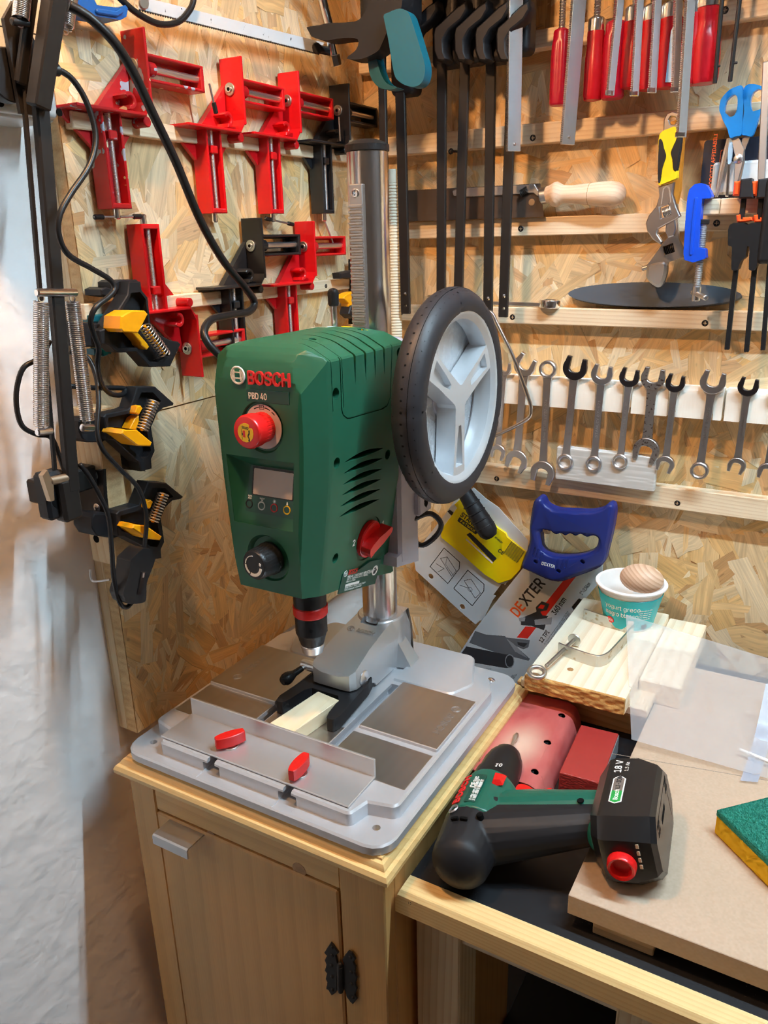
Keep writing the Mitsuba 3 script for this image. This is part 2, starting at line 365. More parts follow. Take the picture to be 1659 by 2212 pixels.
B1 = batten_r([(1150, 60), (1659, -8)], [(1150, 112), (1659, 28)], 'uppermost pale pine batten behind the red clamp handles', screws=[(1566, 22)], x0=XW+.005, x1=.5)
B2 = batten_r([(882, 292), (1512, 231)], [(882, 333), (1570, 278)], 'pale pine batten crossed by the long black clamp bars, second from the top', screws=[(1151, 298)], x0=XW+.005, x1=.5)
B3 = batten_r([(884, 480), (1259, 464.7)], [(884, 516.6), (1403.7, 503)], 'pale pine batten just under the wooden-handled saw', screws=[(1125, 494), (1548, 482)], x0=XW+.005, x1=.5)
B4 = batten_r([(1101, 663.4), (1659, 675)], [(860, 692.3), (1572.5, 713.5)], 'pale pine batten that carries the grey sharpening stone', screws=[(865, 677), (1107, 685), (1523, 698)], x0=XW+.005, x1=.5)
B6 = batten_r([(1060, 992), (1400, 1055), (1659, 1089)], [(1027.5, 1042.3), (1659, 1128.6)], 'lowest pale pine batten with dark specks, above the blue saw', screws=[(1073, 1034), (1463, 1087)], x0=XW+.09, x1=.5)
# ------------------------------------------------------------------ battens of the left wall
def batten_l(pts, label, z0, z1, y0, y1, d=.012, screws=()):
    k = thing('wall_batten', label, 'batten'); fr = LW(XW)
    part(k, 'strip', fr(box(y0, y1, z0, z1, 0, d, .001)), 'pine_y')
    for s in screws:
        u, v = PL([s], XW+d)[0]; part(k, 'screw', screw_head(fr, u, v, d, .003), 'screw_dark')
q = PL([(303, 296), (676, 340.6), (308, 263), (676, 313), (154, 240), (744, 350)], XW+.012)
BLA = ((q[0][1]+q[1][1])/2, (q[2][1]+q[3][1])/2)
batten_l(q, 'pine batten behind the upper row of corner clamps', BLA[0], BLA[1], q[4][0], YW-.03)
q = PL([(400, 660), (757, 628.7), (400, 630), (747, 605.8), (183, 674)], XW+.012)
BLB = ((q[0][1]+q[1][1])/2, (q[2][1]+q[3][1])/2)
batten_l(q, 'pine batten behind the lower row of corner clamps', BLB[0], BLB[1], q[4][0], YW-.03, screws=[(704, 618)])
# ------------------------------------------------------------------ cabinet
CX0, CX1, CY0, CY1 = -.668, -.3032, .5065, .886      # top board
t = thing('cabinet', 'varnished pine cabinet with a moulded top, carrying the green bench drill', 'cabinet')
def moulded(x0, x1, y0, y1, z0, z1):
    pr = [(0, -.026), (.004, -.026), (0, -.023), (-.0005, -.018), (.0015, -.0125), (.0055, -.0105), (.0062, -.0085), (.009, -.0055), (.0115, -.0045), (.0118, -.0022), (.0145, 0.)]
    pr = [(.004, -.026), (.0005, -.022), (0, -.017), (.0022, -.0125), (.006, -.011), (.0066, -.0085), (.0088, -.0052), (.0118, -.0040), (.0122, -.0018), (.0150, 0.)]
    V, F = [], []; n = len(pr)
    for i, (o, z) in enumerate(pr): V += [(x0+o, y0+o, z), (x1-o, y0+o, z), (x1-o, y1-o, z), (x0+o, y1-o, z)]
    for i in range(n-1):
        for j in range(4):
            q = (j+1) % 4; F += [(i*4+j, i*4+q, i*4+4+q), (i*4+j, i*4+4+q, i*4+4+j)]
    F += [(0, 2, 1), (0, 3, 2), (n*4-4, n*4-3, n*4-2), (n*4-4, n*4-2, n*4-1)]
    return A(V, float), A(F)
part(t, 'top', moulded(CX0, CX1, CY0, CY1, -.026, 0), 'varn_top', smooth=25)
BX0, BX1, BY0, BY1, ZB = -.6575, -.3135, .5185, .876, -.026
FZ = FLOOR+.03
part(t, 'side', box(BX0, BX0+.018, BY0+.02, BY1, FZ, ZB), 'varn_z')
part(t, 'side', box(BX1-.018, BX1, BY0+.02, BY1, FZ, ZB), 'varn_z')
part(t, 'back', box(BX0+.018, BX1-.018, BY1-.01, BY1, FZ, ZB), 'varn_z')
ST0, ST1 = px(345, 1800, 1, BY0)[0], px(735, 1950, 1, BY0)[0]      # inner edges of the stiles
RZ = px(540, 1838, 1, BY0)[2]                                  # lower edge of the top rail
part(t, 'stile', box(BX0, ST0, BY0, BY0+.02, FZ, ZB, .0015), 'varn_z')
part(t, 'stile', box(ST1, BX1, BY0, BY0+.02, FZ, ZB, .0015), 'varn_z')
part(t, 'rail', box(ST0, ST1, BY0+.001, BY0+.02, RZ, ZB, .0012), 'varn_x', label='top rail with two dark knots')
def knots():
    o = []
    for u, v, r in ((px(455, 1808, 1, BY0)[0], px(455, 1808, 1, BY0)[2], .007), (px(645, 1880, 1, BY0)[0], px(645, 1880, 1, BY0)[2], .0085)):
        o.append(ext(Point(0, 0).buffer(r).simplify(.0003), 0, .0003, Fr((u, BY0+.001, v), (1, 0, 0), (0, 0, 1.)) if 0 else RW(BY0+.001, u, v)))
    return o
M('knot', proc(lambda p, n, uv: mix((.30, .15, .06), (.48, .27, .11), fbm(p.x*260, p.y*200, p.z*200, 3))), .4)
for k_ in knots(): part(t, 'knot', k_, 'knot')
d = part(t, 'door', box(ST0+.001, ST1-.0015, BY0-.0015, BY0+.018, FZ+.04, RZ-.0015, .002), 'varn_z', label='plain pine door')
# door handle: bent strip of aluminium
ha, hb = px(334, 1806, 1, BY0-.026), px(408, 1836, 1, BY0-.026)
hx0, hx1, hz = ha[0], hb[0], (ha[2]+hb[2])/2
hp = [(0, 0), (.0255, 0), (.0275, -.0012), (.028, -.0035), (.028, -.0125), (.0262, -.0125), (.0262, -.0035), (.0248, -.0018), (0, -.0018)]
part(d, 'handle', ext([(a, b) for a, b in hp], hx0, hx1, Fr((0, BY0-.0015, hz+.0035), (0, -1, 0), (0, 0, 1), (1, 0, 0))), 'steel_dull', smooth=30, label='bent brushed aluminium strip handle')
# cast hinge
def hinge():
    fr = RW(BY0-.0018)
    lw = PR([(716, 2034), (722, 2040), (730, 2052), (733, 2056), (727, 2062), (730, 2075), (733, 2083), (731, 2095), (730, 2135), (727, 2142), (718, 2148), (711, 2136), (706, 2134), (709, 2120), (705, 2112), (708, 2100), (703, 2094), (707, 2082), (703, 2072), (708, 2062), (702, 2056), (708, 2046)], BY0-.002)
    rw = PR([(754, 2052), (762, 2056), (770, 2070), (765, 2076), (770, 2086), (768, 2100), (773, 2110), (769, 2122), (773, 2134), (768, 2146), (773, 2156), (764, 2167), (757, 2160), (750, 2150), (748, 2140), (745, 2135), (742, 2090), (744, 2080), (741, 2070), (746, 2062)], BY0-.002)
    k = part(d, 'hinge', cat(ext(lw, 0, .0022, fr, .0007), ext(rw, 0, .0022, fr, .0007)), 'black_paint', label='ornate black cast hinge')
    a = A(px(736, 2084, 1, BY0-.004)); b = A(px(737, 2137, 1, BY0-.004))
    part(d, 'hinge_pin', cat(cyl(a+A([0, -.001, 0]), b+A([0, -.001, 0]), .0036, n=14), ballon(a+A([0, -.001, .001]), .003, n=2), ballon(b+A([0, -.001, -.001]), .003, n=2)), 'black_paint')
    for p_ in ((717, 2046), (717, 2064), (716, 2085), (717, 2110), (718, 2138), (757, 2068), (758, 2100), (759, 2125), (762, 2155)):
        u, v = PR([p_], BY0-.004)[0]; part(d, 'rivet', fr(lathe([(.0021, 0), (.0021, .0025), (.0014, .0034), (.0003, .0036)], (u, v, 0), (0, 0, 1), 12)), 'black_paint')
hinge()
part(t, 'base', box(BX0+.002, BX1-.002, BY0+.01, BY1, FLOOR, FZ, .001), 'varn_x')
part(t, 'shelf', box(BX0+.018, BX1-.018, BY0+.03, BY1-.01, -.45, -.432), 'varn_x')
# ------------------------------------------------------------------ workbench
BZ = -.053
t = thing('workbench', 'workbench with a black top and a raw pine front strip, right of the cabinet', 'workbench')
bx0, bx1, bf, bb = -.3100, .65, .5325, 1.132
part(t, 'top', box(bx0+.002, bx1, bf+.024, bb, BZ-.022, BZ, .001), 'bench_black', label='black worktop sprinkled with sawdust')
sp = ext([(0, 0), (0, .022), (.0035, .0265), (.0245, .0265), (.0245, 0)], 0, bx1-bx0, Fr((0, bf, BZ-.0225), (0, 1, 0), (0, 0, 1), (1, 0, 0)))
# sloping cut at the strip's free end
M('pine_yel', proc(woodfn(0, (.84, .60, .28), (.72, .46, .17), 240, 7., contrast=.7)), .5, spec=.4)
v, f = sp; v = v+A([bx0, 0, 0])
cut = hull([(bx0-.001, y, z) for y in (bf-.01, bf+.05) for z in (BZ-.007, BZ+.02)]+[(bx0+.010, y, BZ+.02) for y in (bf-.01, bf+.05)]+[(bx0+.0002, y, BZ-.007) for y in (bf-.01, bf+.05)])
mm = man(v, f)-man(*cut)
part(t, 'front_strip', arr(mm), 'pine_yel', smooth=25)
u, v = PR([(885, 1951)], bf)[0]
part(t, 'screw', screw_head(RW(bf), u, v, -.0008, .0036), 'screw_dark')
for x in (bx0+.004, -.098, .2):
    part(t, 'leg', box(x, x+.05, bf+.035, bf+.08, FLOOR, BZ-.022, .0015), 'pine_z')
    part(t, 'leg', box(x, x+.05, bb-.06, bb-.01, FLOOR, BZ-.022, .0015), 'pine_z')
part(t, 'back_panel', box(bx0, bx1, bb-.008, bb, FLOOR, BZ-.022), 'black_soft')
part(t, 'apron', box(bx0+.054, bx1, bf+.04, bf+.06, BZ-.075, BZ-.022), 'pine_x')
part(t, 'lower_shelf', box(bx0, bx1, bf+.08, bb-.06, -.60, -.582), 'black_soft')
# ------------------------------------------------------------------ bench drill
M('alu_cast', (.66, .67, .69), .36, .7)
M('alu_paint', (.60, .61, .64), .36, .45)
M('alu_mach', proc(lambda p, n, uv: mix((.56, .54, .52), (.68, .66, .64), noise(p.x*160, p.y*5, 0)*.4+noise(p.x*14, p.y*9, 2)*.6)), .36, 1.)
M('green', (.013, .098, .052), .40, spec=.4)
M('green_dark', (.006, .060, .042), .4)
M('red_gloss', (.72, .012, .012), .28)
M('red_plastic', (.70, .012, .010), .35)
M('rubber', (.022, .021, .025), .48, spec=.4)
M('wheel_silver', (.66, .67, .69), .36, .5)
M('grey_cast', (.44, .43, .50), .45, .15)
M('lcd', (.52, .40, .33), .25, spec=.6)
M('yellow', (.86, .55, .01), .45)
M('disc_grey', (.62, .52, .50), .45)
CXP = -.4835
dp = thing('bench_drill', 'green bench drill press with a black hand wheel on a silver base plate', 'drill press')
# --- base plate
def base():
    fl = rrect(-.658, -.3095, .514, .872, .024)
    b = man(*ext(fl, 0, .0102, None, .002))
    s = lambda x: 2*CXP-x
    R = [(-.357, .5285), (-.3505, .5525), (-.3245, .5585), (-.3205, .5640), (-.3205, .800), (-.334, .826), (-.36, .832)]
    plat = rpoly([(s(x), y) for x, y in R[::-1]][::-1] if 0 else R+[(s(x), y) for x, y in R[::-1]], .007, 6)
    b += man(*ext(plat, .004, .0262, None, .0022))
    b += man(*ext(rrect(-.424, -.3245, .656, .762, .002), .02, .0302, None, .0008))
    b += man(*ext(rrect(s(-.3245), -.5385, .650, .758, .002), .02, .0302, None, .0008))
    b += man(*ext(rpoly([(-.60, .762), (-.36, .766), (-.345, .80), (-.372, .866), (-.595, .866), (-.622, .80)], .012), .004, .0285, None, .002))
    for x in (-.5345, -.4325):
        b -= man(*box(x-.0052, x+.0052, .50, .757, .0145, .05, 0)); b -= man(*box(x-.0115, x+.0115, .50, .757, .0095, .0215, .001))
    b -= man(*box(-.5275, -.4395, .640, .80, .0235, .05, 0))
    for x, y in ((-.3337, .5405), (s(-.3337), .5405), (-.3405, .8455), (s(-.3405), .8455)):
        b -= man(*cyl((x, y, -.01), (x, y, .03), .0041, n=24, b=0))
    return b
part(dp, 'base_plate', base(), 'alu_paint', smooth=28, label='silver cast base plate with two slots')
for x0, x1, y0, y1 in ((-.4240, -.3245, .656, .762), (2*CXP+.3245, -.5385, .650, .758)):
    k = part(dp, 'table_plate', box(x0+.0006, x1-.0006, y0+.0006, y1-.0006, .0300, .0306, .0003), 'alu_mach', label='machined table plate')
    fr = Fr(((-.3375, .742, .0306) if x0 > CXP else (-.618, .667, .0306)), (0, -1, 0), (1, 0, 0)) if x0 > CXP else Fr((-.619, .668, .0306), (0, 1, 0), (-1, 0, 0))
    c = fr.p(.006, -.002 if x0 > CXP else .0)
    part(k, 'lettering', cat(txt('BOSCH', .0085, Fr(fr.p(.016, -.006), fr.u, fr.v), .0005, True, wid=.044), ring(fr.p(.006, -.0015), (0, 0, 1), .0056, .0005, 28, 5), ring(fr.p(.006, -.0015), (0, 0, 1), .0042, .0004, 28, 5), txt('H', .005, Fr(fr.p(.006, -.0015), fr.u, fr.v), .0005, True, True)), 'steel_dull', label='embossed maker lettering')
part(dp, 'table_strip', box(-.641, -.3265, .5845, .649, .0260, .0268, .0004), 'alu_mach', label='lower machined table surface') if 0 else None
for x0, x1 in ((-.641, -.5405), (-.5285, -.4385), (-.4265, -.326)):
    part(dp, 'table_strip', box(x0, x1, .5845, .6485, .0260, .0267, .0003), 'alu_mach')
for x, y in ((-.3405, .8455), (2*CXP+.3405, .8455)):
    part(dp, 'base_screw', lathe([(.0058, 0), (.0056, .0012), (.0035, .0028), (.0002, .0033)], (x, y, .0285 if 0 else .0102), (0, 0, 1), 18), 'chrome')
# --- fence and its red wing knobs
fe = part(dp, 'fence', cat(box(-.6135, -.3615, .5345, .5885, .0267, .0292, .0006), box(-.6135, -.3615, .5855, .5885, .0275, .0500, .0006)), 'alu_cast', label='silver angle fence')
for (x, y), a in (((-.5295, .557), 58), ((-.4335, .553), 96)):
    part(fe, 'washer', cyl((x, y, .0292), (x, y, .0308), .0085, n=28), 'galv')
    s = [(.019*math.cos(t), .0062*math.sin(t)) for t in np.linspace(0, 2*math.pi, 28, endpoint=False)]
    lens = Polygon([(p[0], p[1]*1.05) for p in s]).intersection(sbox(-.0165, -.02, .0165, .02))
    part(fe, 'wing_knob', cat(ext(lens, 0, .0125, Fr((x, y, .0325), (math.cos(math.radians(a)), math.sin(math.radians(a)), 0), (-math.sin(math.radians(a)), math.cos(math.radians(a)), 0)), .0008), cyl((x, y, .0305), (x, y, .0335), .0052)), 'red_plastic', label='red wing knob')
    part(fe, 'clamp_bolt', cyl((x, y, .016), (x, y, .0295), .003), 'steel')
# --- foot of the column
def foot():
    hw = .0305
    side = [(.689, .0455), (.6875, .0635), (.692, .0672), (.735, .0805), (.772, .0880), (.80, .0915), (.84, .0915), (.845, .03), (.845, .0262), (.745, .0262), (.742, .031), (.728, .0385), (.720, .043)]
    a = man(*ext(side, -hw, hw, Fr((CXP, 0, 0), (0, 1, 0), (0, 0, 1), (1, 0, 0))))
    top = [(-.0275, 0), (-.0305, .0262), (-.0305, .058), (-.0285, .0665), (-.022, .0935), (.022, .0935), (.0285, .0665), (.0305, .058), (.0305, .0262), (.0275, 0)]
    xs = [(-.0305, .02), (-.0305, .066), (-.0255, .096), (.0255, .096), (.0305, .066), (.0305, .02)]
    a = a ^ man(*ext(xs, .66, .86, Fr((CXP, 0, 0), (1, 0, 0), (0, 0, 1), (0, 1, 0))))
    pl = [(-.031, .85), (-.031, .70), (-.026, .6905), (-.012, .6875), (.012, .6875), (.026, .6905), (.031, .70), (.031, .85)]
    a = a ^ man(*ext(pl, 0, .2, Fr((CXP, 0, 0), (1, 0, 0), (0, 1, 0))))
    a += man(*cyl((CXP, .811, .02), (CXP, .811, .092), .0345, .0305, 40, .002))
    for sx in (-1, 1):     # buttress beside the column
        a += man(*hull([(CXP+sx*.025, .795, .026), (CXP+sx*.025, .83, .026), (CXP+sx*.052, .80, .026), (CXP+sx*.050, .827, .026), (CXP+sx*.030, .802, .060), (CXP+sx*.030, .822, .060)]))
    a -= man(*cyl((CXP-.06, .704, .036), (CXP+.06, .704, .036), .012, n=24, b=0)) if 0 else man(*box(CXP+.02, CXP+.05, .722, .735, .02, .045, .003))
    a -= man(*box(CXP-.012, CXP+.012, .778, .80, .0835, .12, .002))
    return a
ft = part(dp, 'column_foot', foot(), 'alu_cast', smooth=26, label='silver cast foot of the column')
part(ft, 'pin_head', lathe([(.0095, 0), (.0098, .0015), (.0078, .0024), (.002, .0027), (.0005, .0015)], (CXP+.030, .7165, .0515), (1, 0, 0), 24), 'chrome')
nrm = A([0, -.0125, .0445]); 
fl = Fr((CXP-.0125, .7625, .0872), (1, 0, 0), (0, .042, .0080))
part(ft, 'lettering', cat(txt('BOSCH', .0055, Fr(fl.p(.006, -.003), fl.u, fl.v), .0007, True, wid=.026), ring(fl.p(-.003, -.0005), fl.w, .0045, .0005, 26, 5), txt('H', .0045, Fr(fl.p(-.003, -.0005), fl.u, fl.v), .0006, True, True)), 'steel_dull')
# --- black hold-down fork with its lever
def fork():
    c = CXP-.002
    pl = [(c-.041, .636), (c-.032, .636), (c-.0285, .645), (c-.0245, .672), (c-.019, .679), (c+.019, .679), (c+.0245, .672), (c+.0285, .645), (c+.032, .634), (c+.041, .634), (c+.0435, .645), (c+.0365, .72), (c+.028, .75), (c-.028, .75), (c-.0365, .72), (c-.0435, .647)]
    return cat(ext(rpoly(pl, .003), .0275, .0435, None, .003))
part(dp, 'hold_down_fork', fork(), 'black_soft', label='black two-fingered hold-down fork')
lv = part(dp, 'clamp_lever', cat(cyl((CXP-.028, .712, .050), (CXP-.058, .712, .050), .0068, n=22), cyl((CXP-.052, .706, .050), (CXP-.060, .677, .045), .0036, n=16)), 'steel', label='small clamping lever')
part(lv, 'lever_knob', lathe([(.0038, 0), (.0042, .012), (.0058, .016), (.0078, .022), (.0078, .027), (.005, .032), (.0006, .0336)], (CXP-.0525, .703, .0495), (-.008, -.029, -.005), 20), 'black')
# --- column, rack
M('column_steel', (.80, .80, .82), .20, 1.)
CY = .8105; CR = .0225
part(dp, 'column', cyl((CXP, CY, .085), (CXP, CY, .648), CR, n=64), 'column_steel', smooth=40, label='polished steel column')
part(dp, 'column_cap', lathe([(CR+.0006, 0), (CR+.0018, .001), (CR+.0018, .007), (CR-.002, .0095), (.012, .0125), (.0003, .0132)], (CXP, CY, .645), (0, 0, 1), 48), 'black', label='black plastic column cap')
yr = CY-CR
part(dp, 'rack', box(CXP-.0085, CXP+.0085, yr-.0045, yr+.004, .16, .612, .0008), 'steel_dull', label='toothed steel rack')
rk = f'{dp}__rack'
q = .0058; n_t = int((.592-.16)/q); V = []
part(rk, 'rack_teeth', cat(*[hull([(CXP+sx*.0083, y_, .592-(i+t_)*q) for sx in (-1, 1) for y_, t_ in ((yr-.004, 0), (yr-.0075, .25), (yr-.0075, .5), (yr-.004, .78))]) for i in range(n_t)]), 'steel_dull', smooth=False, kind='stuff')
part(rk, 'rack_screw', screw_head(RW(yr-.0045, CXP, .603), 0, 0, .0009, .0048), 'chrome')
# --- head
SIDE = [(.600, .2065), (.5970, .23), (.5955, .25), (.5944, .275), (.594, .30), (.594, .39), (.5944, .405), (.5952, .418), (.5968, .430), (.5995, .4405), (.6035, .4490), (.6090, .4555), (.6155, .4600), (.6235, .4628), (.634, .4642), (.650, .4652), (.70, .4668), (.748, .4655), (.766, .460), (.770, .450), (.764, .40), (.755, .3165), (.7355, .1900), (.7150, .1845), (.66, .194)]

HX = -.4872
FRONT = [(.0678, .17), (.0678, .4470), (.0665, .4490), (.0470, .4595), (.0390, .4622), (.0310, .4640), (.0215, .4657), (.012, .4668), (0, .4672)]
def wid(z): return np.interp(z, [.185, .207, .25, .29, .33, .37, .40, .5], [.70, .74, .83, .90, .955, .988, 1., 1.])
def hcx(z): return np.interp(z, [.19, .25, .31, .37], [-.4922, -.4905, -.4885, -.4872])
def XS(z): return float(hcx(z)+.0675*wid(z))
def PS(p):
    x = -.42
    for _ in range(8): q_ = px(*p, 0, x); x = XS(q_[2])
    return q_
def SF(p, lift=0.):
    # frame that lies on the right flank of the head at a pixel: u = +y, v = up along the flank
    q_ = PS(p); v_ = A([(XS(q_[2]+.01)-XS(q_[2]-.01))/.02, 0, 1.]); f_ = Fr(q_, (0, 1, 0), v_); f_.o = q_+f_.w*lift; return f_
PLAN = [(.0485, .5945), (.0525, .5962), (.0660, .6195), (.0682, .626), (.0682, .78), (.05, .79)]
SIDE = [q_ for q_ in SIDE if q_[0] < .74 and q_[1] > .2]
SIDE = [(.600, .2065)]+[q_ for q_ in SIDE if q_[1] > .21]+[(.748, .4655), (.766, .460), (.770, .450)]+[tuple(PS(q_)[1:]) for q_ in ((866, 850), (864, 930), (861, 1000), (856, 1100), (849, 1236))]+[(.715, .1860), (.66, .1950)]
def head():
    a = man(*ext(SIDE, -.08, .08, Fr((HX, 0, 0), (0, 1, 0), (0, 0, 1), (1, 0, 0))))
    f2 = FRONT+[(-x, z) for x, z in FRONT[::-1][1:]]
    a = a ^ man(*ext(f2, .55, .85, Fr((HX, 0, 0), (1, 0, 0), (0, 0, 1), (0, 1, 0))))
    p2 = [(0, .5928)]+PLAN+[(-x, y) for x, y in PLAN[::-1]]
    a = a ^ man(*ext(p2, 0, .6, Fr((HX, 0, 0), (1, 0, 0), (0, 1, 0))))
    v_, f_ = arr(a.refine_to_length(.007)); v_ = A(v_); v_[:, 0] = hcx(v_[:, 2])+(v_[:, 0]-HX)*wid(v_[:, 2]); a = man(v_, f_)
    cuts = []
    for s_ in (-1, 1):   # the cover's rounded upper corners
        for k_, (p1, p2, p3) in enumerate((((.0545, .5962, .418), (.030, .5985, .4545), (.0665, .622, .4500)), ((.0505, .592, .432), (.040, .594, .4455), (.0640, .622, .4545)))):
            n_ = np.cross(A(p2)-A(p1), A(p3)-A(p1)); n_ = n_/np.linalg.norm(n_); n_ = n_ if n_[2] > 0 else -n_
            u_, v2 = basis(n_)[:2]; c_ = (A(p1)+A(p2)+A(p3))/3
            pts = [c_+u_*i*.05+v2*j*.05+n_*k*.05 for i in (-1, 1) for j in (-1, 1) for k in (0, 1)]
            cuts_ = man(*hull([A([HX+s_*q_[0], q_[1], q_[2]]) for q_ in pts])) ^ man(*box(HX-.09, HX+.09, .55, .6250, .38, .52, 0)); a -= cuts_
    def Xprism(poly, depth, x=-.4205): return man(*ext(Polygon(poly) if not isinstance(poly, Polygon) else poly, x-depth, x+.02, Fr((0, 0, 0), (0, 1, 0), (0, 0, 1), (1, 0, 0))))
    def Yprism(poly, depth, y=.594): return man(*ext(poly if isinstance(poly, Polygon) else Polygon(poly), y-.02, y+depth, Fr((0, 0, 0), (1, 0, 0), (0, 0, 1), (0, 1, 0))))
    # lens-shaped side vents
    for l, r in VENTS:
        (_, y0, z0), (_, y1, z1) = PS(l), PS(r); n = 12; P = []
        for t in np.linspace(0, 1, n): P.append((y0+(y1-y0)*t, z0+(z1-z0)*t-.0016*math.sin(math.pi*t)))
        for t in np.linspace(1, 0, n)[1:-1]: P.append((y0+(y1-y0)*t, z0+(z1-z0)*t+.0048*math.sin(math.pi*t)))
        cuts.append(Xprism(P, .018, XS((z0+z1)/2)))
    for c in ((725, 850), (727, 1000), (724, 1206), (837, 982), (862, 762)):
        _, y, z = PS(c); cuts.append(Xprism(Point(y, z).buffer(.0056, 8), .013, XS(z)))
    # round hollow for the gear knob, printed label pocket, lid outline
    g_ = SF((795, 1163)); cuts.append(man(*ext(Point(0, 0).buffer(.0262, 16), -.0016, .02, g_)))
    lid = LineString(PL([(733, 770), (737, 885), (741, 897), (750, 904), (758, 903), (826, 883), (836, 876), (842, 860), (846, 745)], -.4200))
    cuts.append(Xprism(lid.buffer(.0007), .0016, -.4205))
    # seams across the top and down the side
    for y in (.6255, .6445): cuts.append(man(*box(CXP-.1, CXP+.1, y-.0004, y+.0004, .4490 if y > .63 else .445, .5, 0)) if 0 else man(*ext([(-.0700, .40), (-.0667, .40), (-.0659, .4483), (-.0465, .4587), (-.0308, .4632), (-.012, .466), (0, .4664), (.012, .466), (.0308, .4632), (.0465, .4587), (.0659, .4483), (.0667, .40), (.070, .40), (.070, .48), (-.070, .48)], y-.00045, y+.00045, Fr((HX, 0, 0), (1, 0, 0), (0, 0, 1), (0, 1, 0)))))
    # top slots that run over the edge and taper down the side
    for y in (.668, .688, .707, .726):
        for s in (-1, 1):
            cuts.append(man(*hull([(HX+s*a_, y+b_, z_) for a_, b_, z_ in ((.006, -.0002, .4660), (.006, .0002, .4660), (.006, 0, .50), (.048, -.0016, .4520), (.048, .0016, .4520), (.0675, -.0017, .4400), (.0675, .0017, .4400), (.0688, 0, .4180), (.08, -.0017, .50), (.08, .0017, .50), (.08, 0, .42))])))
    for x, y in ((.030, .652), (.030, .742), (-.030, .652)): cuts.append(man(*cyl((HX+x, y, .452), (HX+x, y, .48), .0038, n=18, b=0)))
    # display hollow, knob hollows, name-plate pocket
    cuts.append(man(*hull([(x, y, z) for x, y, z in ((-.531, .585, .3545), (-.4460, .585, .3545), (-.531, .5945, .3535), (-.4465, .5945, .3535), (-.513, .6105, .3405), (-.4490, .6105, .3405), (-.517, .6000, .2915), (-.4530, .6000, .2915), (-.5285, .585, .2805), (-.4525, .585, .2805), (-.528, .5948, .2815), (-.4530, .5948, .2815))])))
    cuts.append(man(*lathe([(.030, -.02), (.0262, 0), (.0245, .004), (.0235, .0042)], (CXP+.0015, .5935, .3855), (0, 1, 0), 40)))
    cuts.append(man(*lathe([(.034, -.02), (.0265, .001), (.0235, .0055), (.02, .0056)], (-.4885, .5952, .2455), (0, 1, 0), 40)))
    cuts.append(Yprism(rrect(-.4985, -.4470, .4098, .4222, .001), .0009))
    for c in cuts: a -= c
    return a
VENTS = [((742.8, 999), (827.8, 968)), ((741.3, 1023), (826.3, 990)), ((739.8, 1047), (824.8, 1012.6)), ((737.7, 1070), (822.8, 1035)), ((734.7, 1094), (821.3, 1056.5)), ((731.8, 1117), (818.3, 1078.3))]
hd = part(dp, 'head_housing', head(), 'green', smooth=32, label='green plastic head housing')
FY = .5938
fr = RW(FY)
part(hd, 'brand_lettering', txt('BOSCH', .0122, Fr((-.4945, FY+.0004, .4274), (1, 0, 0), (0, 0, 1)), .0026, True, wid=.0505), 'red_plastic', label='raised red BOSCH letters')
em = Fr((-.5072, FY+.0006, .4345), (1, 0, 0), (0, 0, 1))
part(hd, 'emblem', cat(ring(em.o, em.w, .0080, .0011, 40, 6), em(box(-.0048, -.0032, -.0052, .0052, 0, .001, .0002)), em(box(.0032, .0048, -.0052, .0052, 0, .001, .0002)), em(box(-.0035, .0035, -.0034, -.0022, 0, .001, .0002)), em(box(-.0035, .0035, .0022, .0034, 0, .001, .0002)), em(ext(LineString([(.0062*math.cos(t), .0058*math.sin(t)) for t in np.linspace(-.95, .95, 12)]).buffer(.00055), 0, .0008)), em(ext(LineString([(-.0062*math.cos(t), .0058*math.sin(t)) for t in np.linspace(-.95, .95, 12)]).buffer(.00055), 0, .0008))), 'white_plastic', label='round white emblem')
np_ = part(hd, 'name_plate', fr(box(-.4981, -.4474, .4102, .4218, -.0011, -.0005, .0001)), 'green_dark', label='dark green plate reading PBD 40')
part(np_, 'lettering', txt('PBD 40', .0060, Fr((-.4960, FY+.0005, .4128), (1, 0, 0), (0, 0, 1)), .0004, True, wid=.0225), 'white_print')
# stop knob
K = A([CXP+.0015, .5972, .3855])
st = part(hd, 'stop_dial', cyl(K, K+A([0, -.0012, 0]), .0222, n=48, b=.0003), 'disc_grey', label='pale grey dial ring')
for a0, a1 in ((100, 118), (62, 78), (42, 52)):
    part(st, 'dial_mark', ext(LineString([(.0195*math.cos(math.radians(t)), .0195*math.sin(math.radians(t))) for t in np.linspace(a0, a1, 5)]).buffer(.0005), 0, .0002, Fr(K+A([0, -.0012, 0]), (1, 0, 0), (0, 0, 1))), 'black_print')
part(st, 'dial_mark', ext(sbox(-.0028, .0172, .0028, .0212).difference(sbox(-.0022, .0178, .0022, .0206)).union(sbox(-.0014, .0183, -.0009, .02)).union(sbox(-.0003, .0183, .0003, .02)).union(sbox(.0009, .0183, .0014, .02)), 0, .0002, Fr(K+A([0, -.0012, 0]), (1, 0, 0), (0, 0, 1))), 'black_print')
def stopknob():
    a = man(*lathe([(.0150, 0), (.0152, .012), (.0164, .0135), (.0166, .0235), (.0152, .0258), (.012, .0266), (.0005, .0269)], K+A([0, -.001, 0]), (0, -1, 0), 64))
    for i in range(24):
        t = 2*math.pi*i/24; a -= man(*cyl(K+A([.0157*math.cos(t), .002, .0157*math.sin(t)]), K+A([.0157*math.cos(t), -.0125, .0157*math.sin(t)]), .0011, n=6, b=0))
    return a
kb = part(hd, 'stop_knob', stopknob(), 'red_gloss', label='red emergency stop knob')
kf = Fr(K+A([.0, -.0279, 0]), (1, 0, 0), (0, 0, 1))
